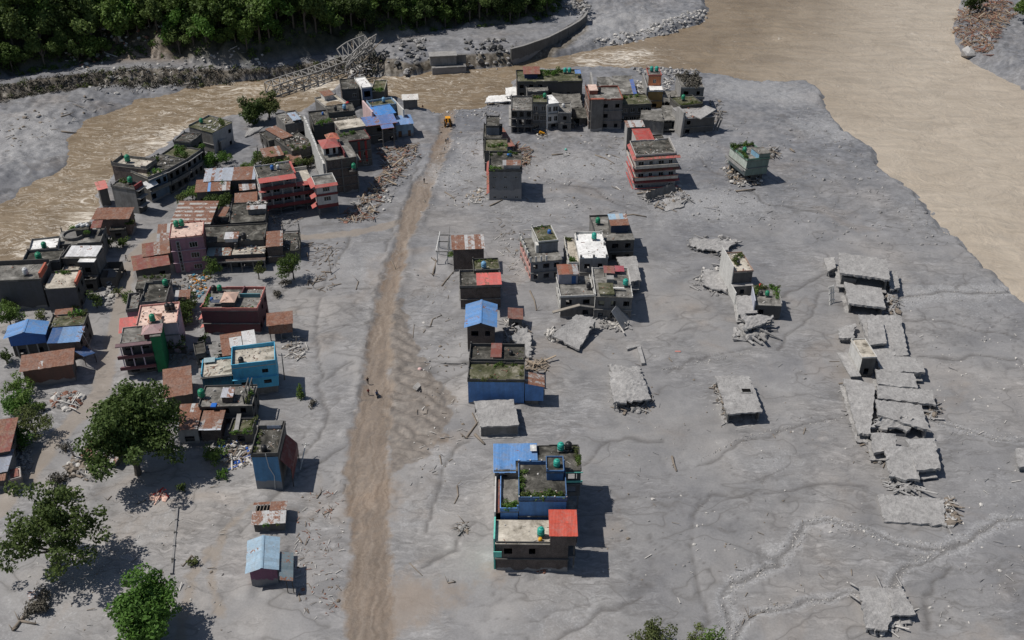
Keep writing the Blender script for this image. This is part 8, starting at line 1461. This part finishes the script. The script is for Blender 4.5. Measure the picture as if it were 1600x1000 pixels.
for i, (p, q, z0, z1) in enumerate([((570, 94), (598, 62), 3, 7), ((552, 76), (546, 60), 5.5, 7), ((572, 70), (578, 58), 6, 7.5)]):
    A, B = G(p, z0), G(q, z1); tag(MB().tube([(0, 0, 0), (B - A) * .6 + Vector((0, 0, .4)), B - A], [.28, .22, .1], 6).build('fallen_tree', M_TAN, None, True, A), ('bare tree trunk thrown across the bridge wreck', 'short bare trunk left of the bridge wreck top', 'forked bare stick above the bridge wreck')[i], 'trunk')
# ------------------------------------------------------------------ road: backhoe, people, motorcycle
YEL = plain_m((0.72, 0.33, 0.02), .45, .4, .15); BLK = plain_m((0.02, 0.02, 0.02), .7, .2, .2); RUB = plain_m((0.03, 0.028, 0.026), .9, .1, .3); STL = plain_m((0.25, 0.24, 0.23), .5, .3, .2)
def wheel(e, x, y, r, wd):
    t = MB().lathe([(r * .55, -wd / 2), (r * .95, -wd / 2), (r, -wd / 3), (r, wd / 3), (r * .95, wd / 2), (r * .55, wd / 2)], 16).build('wheel', RUB, e, True); t.rotation_euler = (0, math.pi / 2, 0); t.location = (x, y, r)
    h = MB().lathe([(r * .5, -wd * .45), (r * .5, wd * .52), (r * .2, wd * .56)], 12).build('rim', YEL, t)
def backhoe(p, rz, label, roll=0):
    e = tag(empty('backhoe_loader', (p.x, p.y, gz(p.x, p.y) + (0.6 if roll else 0)), rz, 0, roll), label, 'backhoe')
    MB().box(-.55, .55, -1.0, 2.3, .75, 1.1).build('chassis', BLK, e); m = MB(); m.box(-.5, .5, .9, 2.4, 1.1, 1.75); m.box(-.45, .45, 2.4, 2.5, .9, 1.7); m.build('engine_hood', YEL, e)
    MB().box(-.75, .75, -.9, .88, 1.1, 1.45).build('cab_base', YEL, e)
    cab = MB()
    for x in (-.68, .68):
        for y in (-.8, .75): cab.beam((x, y, 1.45), (x * .95, y * .95, 2.75), .09)
    cab.build('cab_pillars', YEL, e); MB().box(-.78, .78, -.95, .9, 2.76, 2.9).build('cab_roof', YEL, e)
    for q in ([(-.66, .74, 1.5), (.66, .74, 1.5), (.63, .7, 2.74), (-.63, .7, 2.74)], [(-.66, -.79, 1.5), (.66, -.79, 1.5), (.63, -.75, 2.74), (-.63, -.75, 2.74)], [(-.67, -.79, 1.5), (-.67, .74, 1.5), (-.64, .7, 2.74), (-.64, -.75, 2.74)], [(.67, -.79, 1.5), (.67, .74, 1.5), (.64, .7, 2.74), (.64, -.75, 2.74)]): MB().quad(*q).build('cab_window', glass_m(), e)
    for x in (-.95, .95): wheel(e, x, -.55, .78, .45); wheel(e, x * .93, 1.75, .52, .34)
    for x in (-.6, .6): MB().beam((x, .6, 1.7), (x, 3.0, .7), .14).build('loader_arm', YEL, e)
    m = MB(); m.quad((-1.15, 3.0, .25), (1.15, 3.0, .25), (1.15, 3.0, 1.05), (-1.15, 3.0, 1.05)); m.quad((-1.15, 3.0, .25), (1.15, 3.0, .25), (1.15, 3.75, .15), (-1.15, 3.75, .15)); m.poly([(-1.15, 3.0, .25), (-1.15, 3.75, .15), (-1.15, 3.0, 1.05)]); m.poly([(1.15, 3.0, .25), (1.15, 3.75, .15), (1.15, 3.0, 1.05)]); m.build('loader_bucket', YEL, e)
    MB().beam((0, -1.1, 1.2), (0, -1.9, 3.5), .28).build('boom', YEL, e); MB().beam((0, -1.9, 3.5), (0, -2.9, 2.2), .22).build('dipper_arm', YEL, e); MB().box(-.3, .3, -3.2, -2.6, 1.5, 2.2).build('digger_bucket', STL, e)
    for x in (-.85, .85): MB().beam((x * .6, -1.1, 1.0), (x * 1.15, -1.3, .1), .12).build('stabiliser_leg', YEL, e)
    return e
backhoe(G((700, 196)), math.pi * .03, 'orange-yellow backhoe loader clearing the far end of the road')
p = G((845, 211)); e = tag(empty('wrecked_cart', (p.x, p.y, gz(p.x, p.y))), 'orange wrecked motor cart in rubble before the far cluster', 'cart'); MB().box(-.8, .8, -.5, .5, .4, 1.1, Matrix.Rotation(.4, 4, 'Y')).build('cart_body', YEL, e); MB().beam((.7, 0, .6), (1.6, .2, .2), .12).build('cart_shaft', STL, e)
for x in (-.6, .6): o = MB().lathe([(.15, -.08), (.33, -.08), (.33, .08), (.15, .08)], 12).build('wheel', RUB, e); o.rotation_euler = (math.pi / 2, 0, .3); o.location = (x, -.55, .33)
rubble('scrap around the orange wrecked cart', [(836, 204), (852, 202), (856, 216), (838, 218)], 45, .3, .8, [M_WOODBIT, M_PALE, M_STONE], planks=.5, pile=.4, seed=201)
SKIN = plain_m((0.22, 0.12, 0.075), .6, .3, .05); HAIR = plain_m((0.015, 0.012, 0.01), .6)
def person(px, heading, shirt, legs, label, pose='walk', hat=None, z=None, par_group='people on the dirt road'):
    J = {'pelvis': (0, 0, .95), 'chest': (0, .02, 1.32), 'neck': (0, .02, 1.47), 'head': (0, .05, 1.58), 'crown': (0, .04, 1.70), 'sl': (-.19, .01, 1.40), 'sr': (.19, .01, 1.40)}
    if pose == 'walk': J.update(el=(-.25, -.12, 1.14), er=(.25, .10, 1.14), hl=(-.25, -.02, .90), hr=(.25, .28, .95), kl=(-.10, .18, .52), kr=(.10, -.06, .50), fl=(-.10, .12, .09), fr=(.10, -.28, .12), tl=(-.10, .32, .05), tr=(.10, -.12, .05), pl=(-.10, 0, .92), pr=(.10, 0, .92))
    elif pose == 'sit': J.update(el=(-.24, .14, 1.16), er=(.24, .14, 1.16), hl=(-.26, .42, 1.10), hr=(.26, .42, 1.10), kl=(-.18, .42, .88), kr=(.18, .42, .88), fl=(-.18, .34, .42), fr=(.18, .34, .42), tl=(-.18, .5, .36), tr=(.18, .5, .36), pl=(-.11, 0, .92), pr=(.11, 0, .92))
    else: J.update(el=(-.26, .0, 1.14), er=(.26, .02, 1.14), hl=(-.24, .12, .92), hr=(.27, .06, .90), kl=(-.10, .03, .50), kr=(.11, .02, .50), fl=(-.11, 0, .09), fr=(.12, 0, .09), tl=(-.12, .18, .05), tr=(.14, .18, .05), pl=(-.10, 0, .92), pr=(.10, 0, .92))
    Rr = dict(pelvis=.14, chest=.16, neck=.065, head=.10, crown=.07, sl=.075, sr=.075, el=.05, er=.05, hl=.045, hr=.045, kl=.065, kr=.065, fl=.045, fr=.045, tl=.04, tr=.04, pl=.10, pr=.10)
    ks = list(J); E_ = [('pelvis', 'chest'), ('chest', 'neck'), ('neck', 'head'), ('head', 'crown'), ('chest', 'sl'), ('chest', 'sr'), ('sl', 'el'), ('el', 'hl'), ('sr', 'er'), ('er', 'hr'), ('pelvis', 'pl'), ('pelvis', 'pr'), ('pl', 'kl'), ('kl', 'fl'), ('fl', 'tl'), ('pr', 'kr'), ('kr', 'fr'), ('fr', 'tr')]
    me = bpy.data.meshes.new('person'); me.from_pydata([J[k] for k in ks], [(ks.index(a), ks.index(b)) for a, b in E_], []); o = bpy.data.objects.new('person', me); C.objects.link(o)
    o.modifiers.new('s', 'SKIN'); sv = me.skin_vertices[0].data if me.skin_vertices else None
    if sv is None:
        bpy.context.view_layer.objects.active = o; bpy.ops.mesh.customdata_skin_add(); sv = me.skin_vertices[0].data
    for i, k in enumerate(ks): sv[i].radius = (Rr[k] * (1.25 if k == 'chest' else 1), Rr[k] * (.8 if k in ('chest', 'pelvis') else 1)); sv[i].use_root = k == 'pelvis'
    ss = o.modifiers.new('u', 'SUBSURF'); ss.levels = 1; ss.render_levels = 1
    dg = bpy.context.evaluated_depsgraph_get(); nm = bpy.data.meshes.new_from_object(o.evaluated_get(dg)); o.modifiers.clear(); o.data = nm; bpy.data.meshes.remove(me)
    nm.materials.clear()
    for m in (SKIN, shirt, legs, HAIR): nm.materials.append(m)
    for f in nm.polygons:
        z_ = f.center.z; y_ = f.center.y; hand = (pose != 'sit' and z_ < .99 and abs(f.center.x) > .20) or (pose == 'sit' and y_ > .36 and z_ > 1.0)
        f.material_index = 3 if z_ > 1.60 or (z_ > 1.52 and y_ < .02) else 0 if z_ > 1.45 or hand else 1 if z_ > .94 and not (pose == 'sit' and y_ > .15 and z_ < 1.0) else 2 if z_ > .10 else 3
        f.use_smooth = True
    p = G(px) if not isinstance(px, Vector) else px; o.location = (p.x, p.y, gz(p.x, p.y) if z is None else z); o.rotation_euler = (0, 0, heading); tag(o, label, 'person', par_group)
    return o
col = lambda *a: plain_m(srgb(*a), .8, .1, .1)
person((575, 600), .2, col(35, 35, 45), col(30, 30, 35), 'person in dark clothes walking ahead of the motorcycle on the road')
person((576, 617), .1, col(120, 40, 45), col(35, 35, 45), 'person in dark red top walking beside the motorcycle')
p = G((589, 618)); e = tag(empty('motorcycle', (p.x, p.y, gz(p.x, p.y)), .15), 'dark motorcycle ridden along the dirt road', 'motorcycle')
for y, nm in ((-.62, 'rear'), (.66, 'front')):
    o = MB().lathe([(.20, -.06), (.30, -.06), (.31, 0), (.30, .06), (.20, .06)], 14).build('wheel', RUB, e, True); o.rotation_euler = (0, math.pi / 2, 0); o.location = (0, y, .31)
MB().box(-.14, .14, -.35, .3, .35, .7).build('engine', STL, e); MB().box(-.14, .14, .0, .42, .72, .98).build('fuel_tank', col(150, 30, 30), e); MB().box(-.13, .13, -.75, 0, .76, .86).build('saddle', BLK, e); MB().beam((0, .66, .31), (0, .45, 1.05), .07).build('fork', STL, e); MB().beam((-.36, .42, 1.08), (.36, .42, 1.08), .05).build('handlebar', BLK, e)
zz = gz(p.x, p.y); d = Vector((-math.sin(.15), math.cos(.15), 0)); q = p + d * -.08; person(Vector((q.x, q.y, 0)), .15, col(190, 190, 185), col(50, 55, 75), 'motorcycle rider in pale shirt', 'sit', z=zz - .02); q = p + d * -.5; person(Vector((q.x, q.y, 0)), .15, col(60, 80, 120), col(30, 30, 35), 'pillion passenger behind the motorcycle rider', 'sit', z=zz)
person((697, 224), 2.9, col(60, 70, 80), col(40, 40, 45), 'person in grey standing left on the road near the backhoe', 'stand'); person((700, 222), .3, col(150, 170, 190), col(40, 45, 60), 'person in pale blue top on the road near the backhoe')
person((198, 408), 1.0, col(205, 200, 190), col(70, 60, 55), 'person in white top in the left lane by the tin sheds', par_group='people in the left lane'); person((198, 432), -.6, col(60, 50, 50), col(90, 80, 75), 'person in dark top lower in the left lane', par_group='people in the left lane')
person((663, 286), .5, col(40, 40, 45), col(35, 35, 40), 'person in black on the mud right of the road', 'stand', par_group='people on the mud'); person((660, 160), .4, col(90, 60, 55), col(40, 40, 45), 'person standing on the river bank beyond the road', 'stand', par_group='people on the mud')
# ------------------------------------------------------------------ poles, logs and loose debris
def pole(p, q, zt, label, r=.12, mat=None, lamp=False):
    A = G(p); A.z = gz(A.x, A.y) - .3; B = G(q, zt); e = tag(empty('utility_pole', A), label, 'pole'); MB().tube([(0, 0, 0), (B - A)], [r, r * .7], 8).build('shaft', mat or M_STONE, e, True); D = B - A; MB().beam(D * .93 + Vector((-.7, 0, 0)), D * .93 + Vector((.7, 0, 0)), .1).build('cross_arm', STL, e)
    for k in (-.6, 0, .6): MB().lathe([(.05, 0), (.07, .12), (.03, .2)], 8, tuple(D * .93 + Vector((k, 0, .05)))).build('insulator', WPOST, e)
pole((116, 713), (104, 690), 5.5, 'leaning grey utility pole by the buried tin shed', .2); pole((468, 735), (478, 692), 3.0, 'pale leaning pole right of the blue tower', .13, WPOST); pole((445, 595), (440, 552), 6.0, 'dark burnt pole right of the turquoise house', .12, M_WOODBIT); pole((150, 560), (126, 516), 6.5, 'thin pole over the left lane beside the blue awning', .08); pole((518, 430), (512, 396), 4.0, 'broken wooden pole left of the dirt road', .1, M_WOODBIT); pole((462, 545), (463, 525), 4.0, 'short pole behind the stilt hut', .09, M_WOODBIT)
LG = [([(728, 685), (745, 662), (738, 646)], .22, 'branching grey driftwood left of the half-buried slab house', 5), ([(742, 680), (757, 694)], .32, 'pale log end below the half-buried slab house', 0), ([(676, 430), (682, 412), (674, 404)], .22, 'gnarled driftwood stump left of the patched tin house', 5), ([(690, 446), (697, 438), (708, 428)], .2, 'forked driftwood log left of the dark brick house', 2), ([(930, 242), (946, 248), (960, 256)], .22, 'broken plank log before the tilted red-awning house', 1), ([(1050, 714), (1053, 726), (1057, 737)], .25, 'short upright-split log on the open mud', 1),
      ([(714, 760), (716, 775), (710, 788)], .15, 'thin pole lying left of the blue tin house', 1), ([(716, 826), (726, 818)], .22, 'dark debris log left of the tan terrace house', 4), ([(687, 712), (690, 726)], .15, 'small stick standing in the mud by the road', 0), ([(612, 408), (618, 420)], .16, 'small log beside the road bend', 1), ([(560, 440), (556, 452)], .15, 'stick left of the road bend', 1), ([(828, 455), (835, 470), (838, 485)], .2, 'curved log between the gabled house and grey cluster', 1), ([(672, 512), (676, 500), (690, 494)], .14, 'bent branch on the mud left of the blue gable', 3), ([(645, 528), (647, 508)], .1, 'thin post with crossbar in the mud by the road', 2),
      ([(970, 338), (990, 336), (1010, 340)], .25, 'long log behind the grey flat-roofed house', 2), ([(862, 242), (880, 241)], .25, 'dark plank on the far mud', 0), ([(695, 300), (705, 306), (712, 312)], .2, 'pale planks near the tall awning house', 2), ([(765, 322), (778, 318), (785, 316)], .22, 'log in front of the tall awning house', 1), ([(96, 130 + 55), (110, 181)], .3, 'grey log on the far left bank', 2), ([(95, 203), (118, 200)], .35, 'reddish log at the river edge on the left bank', 1), ([(20, 985), (40, 960), (60, 940)], .3, 'tangled pale driftwood heap at the bottom left', 7), ([(30, 970), (55, 975)], .25, 'second driftwood log at the bottom left', 4),
      ([(168, 782), (174, 775)], .12, 'dark stick on the mud above the spreading tree', 1), ([(215, 788), (228, 782)], .14, 'dark root on the mud below the huge tree', 3), ([(300, 868), (285, 885)], .16, 'dark roots at the wall line bottom left', 3), ([(505, 805), (515, 800), (522, 796)], .14, 'branch with white rag near the pale shed', 3), ([(495, 780), (502, 770)], .16, 'dark stump near the pale shed', 2), ([(470, 940), (466, 930)], .12, 'small stick near the pale blue gable', 1), ([(700, 912), (712, 910)], .14, 'dark twig on the tracked earth', 2), ([(508, 410), (520, 392)], .18, 'uprooted branch beside the leafy tree', 5), ([(496, 436), (488, 446)], .2, 'dark driftwood near the leafy tree', 5), ([(1150, 300), (1180, 296)], .3, 'dark log below the tilted garden house', 1), ([(1235, 232), (1242, 238)], .3, 'dark lump log on the far right mud', 1),
      ([(845, 770), (848, 772)], .1, 'tiny stick beside the blue house shadow', 0), ([(640, 880), (660, 900)], .1, 'thin root in the tracked earth', 0), ([(1170, 965), (1195, 955)], .12, 'pale sticks in the gravel channel', 3), ([(1045, 560), (1050, 566)], .12, 'small post on the open flat', 1), ([(1330, 890), (1331, 900)], .12, 'small dark post on the mud lower right', 0)]
for pts, r, lb, nb in LG: log(pts, r, lb, None, br=nb)
BRN = wood_m((.10, .075, .055), (.26, .205, .16))
rubble('brown splintered timber field between the hotel row and the road', [(590, 232), (650, 225), (655, 245), (600, 300), (585, 345), (530, 350), (535, 335), (560, 315), (600, 270)], 520, .3, 1.0, [BRN, BRN, M_TAN, M_MUDBIT, M_BRICKBIT], planks=.8, pile=.7, seed=210)
rubble('pale stones among the timber by the road', [(560, 300), (610, 265), (640, 240), (650, 260), (600, 330), (560, 345)], 90, .25, .8, [M_PALE, M_STONE], planks=.1, pile=.4, seed=211)
rubble('grey lumps and sticks on the mud around the awning row', [(690, 190), (760, 185), (760, 320), (700, 330), (650, 340), (670, 280)], 170, .15, .6, [M_WOODBIT, M_MUDBIT, M_PALE], planks=.5, seed=212)
rubble('planks beside the sliding roof sheets', [(800, 225), (830, 232), (828, 258), (808, 262)], 110, .4, 1.0, [M_TAN, BRN, M_BRICKBIT], planks=.85, pile=.7, seed=213)
rubble('stones and sticks on the far mud', [(815, 215), (980, 210), (985, 330), (880, 345), (820, 320)], 220, .15, .65, [M_WOODBIT, M_MUDBIT, M_PALE, M_STONE], planks=.45, seed=214)
rubble('scattered lumps on the right far mud', [(1070, 210), (1260, 160), (1400, 290), (1500, 380), (1380, 390), (1200, 360), (1080, 340)], 420, .15, .7, [M_MUDBIT, M_STONE, M_MUDBIT, conc_m(.2, .4)], planks=.12, seed=215)
rubble('driftwood scraps between the grey cluster and tin house', [(770, 330), (830, 340), (820, 440), (790, 420), (765, 360)], 120, .15, .6, [M_WOODBIT, M_PALE, M_MUDBIT], planks=.6, seed=216)
rubble('small bits strewn on the middle mud', [(640, 420), (715, 420), (730, 700), (690, 760), (640, 760), (660, 540)], 170, .12, .45, [M_WOODBIT, M_MUDBIT, M_PALE], planks=.55, seed=217)
rubble('brown litter around the bottom left sheds', [(470, 770), (540, 760), (530, 960), (470, 970), (460, 830)], 200, .1, .4, [BRN, M_BRICKBIT, M_PALE], planks=.6, seed=218)
rubble('litter on the mud at the bottom left', [(10, 760), (370, 760), (370, 990), (60, 990)], 150, .1, .4, [M_WOODBIT, M_PALE, M_MUDBIT], planks=.5, seed=219)
rubble('litter on the open mud right of centre', [(930, 550), (1320, 560), (1380, 900), (1200, 990), (940, 900)], 260, .1, .4, [M_PALE, M_WOODBIT, M_STONE], planks=.35, seed=220)
rubble('litter on the mud at the right edge', [(1420, 480), (1600, 500), (1600, 980), (1440, 980), (1500, 760)], 220, .1, .4, [M_PALE, M_STONE], planks=.25, seed=221)
rubble('pale rubble heap in the left lane', [(85, 615), (125, 612), (130, 630), (105, 645), (82, 636)], 130, .3, 1.0, [M_PALE, M_STONE, M_BRICKBIT], planks=.25, pile=.9, seed=222)
rubble('pale concrete chunks beside the buried tin shed', [(108, 715), (150, 720), (165, 735), (140, 752), (110, 745)], 90, .3, 1.1, [M_PALE, M_STONE, M_WOODBIT], planks=.35, pile=.5, seed=223)
rubble('timber and blue plastic scraps below the compound wall', [(345, 695), (392, 690), (393, 725), (365, 735), (340, 715)], 140, .25, .8, [BRN, M_WOODBIT, col(45, 90, 170), M_PALE], planks=.6, pile=.5, seed=224)
rubble('colourful household waste between the mauve and maroon houses', [(295, 432), (325, 428), (322, 455), (308, 470), (298, 462)], 120, .25, .8, [col(190, 130, 50), M_PALE, col(80, 130, 150), BRN], planks=.25, pile=.5, seed=225)
rubble('red cloth bundle on the mud below the huge tree', [(236, 770), (262, 772), (260, 782), (238, 782)], 26, .3, .9, [col(200, 70, 60), col(215, 180, 165)], planks=.2, pile=.3, seed=226)
rubble('stones at the foot of the red hut house', [(838, 886), (860, 884), (862, 896), (840, 897)], 40, .2, .5, [M_PALE, M_BRICKBIT], planks=.3, pile=.2, seed=227)
rubble('dark debris lump left of the tan terrace house', [(714, 818), (730, 816), (730, 832), (716, 832)], 36, .25, .7, [M_WOODBIT, M_MUDBIT], planks=.7, pile=.5, seed=228)
rubble('rubble left of the low lane houses', [(150, 440), (180, 440), (178, 475), (160, 480)], 70, .3, .9, [M_STONE, M_MUDBIT, M_PALE], planks=.3, pile=.6, seed=229)
rubble('stones along the steps by the left edge hut', [(22, 700), (50, 700), (52, 740), (36, 745)], 80, .25, .7, [M_MUDBIT, M_STONE], planks=.2, pile=.3, seed=230)
rubble('stones and lumps on the shore left of far cluster', [(650, 160), (760, 152), (790, 165), (780, 190), (700, 185)], 200, .2, .7, [M_MUDBIT, M_STONE, M_PALE], planks=.15, seed=231)
rubble('debris around the awning house foot', [(725, 305), (762, 290), (764, 315), (730, 320)], 60, .3, .8, [M_TAN, M_PALE, M_MUDBIT], planks=.5, seed=232)
rubble('uprooted branches on the mud near the leafy tree', [(478, 380), (540, 378), (520, 460), (480, 470)], 90, .2, .7, [M_WOODBIT, BRN], planks=.9, seed=233)
rubble('scrap around the stilt hut', [(440, 530), (480, 530), (480, 560), (445, 560)], 60, .2, .7, [M_WOODBIT, M_PALE], planks=.7, pile=.3, seed=234)
wallseg('low dark remnant of a wall line in the bottom left mud', (277, 792), (268, 895), .25, .35, CD, -.3); wallseg('buried kerb line between the road and the faded blue house', (664, 566), (727, 567), .18, .3, CD, -.3)
o = tag(MB().box(-1.2, 1.2, -.5, .5, 0, .55).build('overturned_boat_shell', M_PALE, None, False, (*G((651, 606)).xy, .1)), 'pale broken slab standing in churned mud beside the road', 'slab'); o.rotation_euler = (.4, .3, 1.3); o.name = 'broken_slab'
o = tag(MB().lathe([(.2, 0), (.5, .15), (.4, .4), (.1, .5)], 8).build('cloth_bundle', col(205, 175, 170), None, True, (*G((656, 578)).xy, 0)), 'pinkish white cloth bundle right of the road', 'bundle')
tag(MB().lathe([(.2, 0), (.4, .2), (.3, .5)], 8).build('plastic_drum', TEALM, None, True, (*G((884, 235)).xy, .05)), 'teal drum lying on the far mud', 'drum')
tag(MB().box(-.6, .6, -.15, .15, 0, .1).build('plastic_sheet', col(205, 140, 130), None, False, (*G((1059, 550)).xy, .1)), 'pink plastic scrap on the open flat', 'scrap')
o = tag(MB().box(-1.2, 1.2, -.8, .8, 0, .25).build('roof_panel', tin_m((.55, .55, .57), .2), None, False, (*G((57, 930)).xy, .3)), 'pale tin panel on the driftwood at bottom left', 'panel'); o.rotation_euler = (.25, .1, .6)
f_, p_ = win_mesh(1.6, 1.1, FR_WHITE, 2); o = tag(link('window_frame', f_, None, (*G((193, 917)).xy, .15)), 'empty white window frame lying on mud by the round tree', 'window frame'); o.rotation_euler = (-.2, 0, .1); link('pane', p_, o)
# washed stones in the channels
rr = random.Random(8); rng = np.random.default_rng(8); mb = MB(); mb2 = MB()
for pts, wd, gr in RIV:
    if gr < .5: continue
    P = GL(pts)
    for a, b_ in zip(P, P[1:]):
        for i in range(int((b_ - a).length * 8 * gr)):
            q = a.lerp(b_, rr.random()) + Vector((rr.gauss(0, wd * .6), rr.gauss(0, wd * .6), 0)); rock(rr.choice((mb, mb2)), (q.x, q.y, gz(q.x, q.y) + .05), rr.uniform(.04, .12) * (1 if rr.random() < .93 else 2), rng)
tag(mb.build('channel_stones', M_PALE), 'pale washed stones along the gravel channels', 'stones', None, 'stuff'); tag(mb2.build('channel_pebbles', M_STONE), 'grey washed stones along the gravel channels', 'stones', None, 'stuff')

rubble('mixed stones and timber in the yards below the mauve house', [(270, 432), (300, 430), (300, 470), (272, 470)], 60, .2, .6, [M_WOODBIT, M_STONE], planks=.5, pile=.3, seed=240)
rubble('stones and scrap in the yard between hotel and black terraces', [(415, 335), (470, 335), (468, 355), (420, 358)], 60, .2, .7, [M_STONE, M_MUDBIT, M_WOODBIT], planks=.4, pile=.2, seed=241)
rubble('scrap timber behind the rusty barn', [(262, 548), (300, 545), (305, 562), (268, 572)], 60, .2, .7, [M_WOODBIT, M_STONE], planks=.6, pile=.3, seed=242)
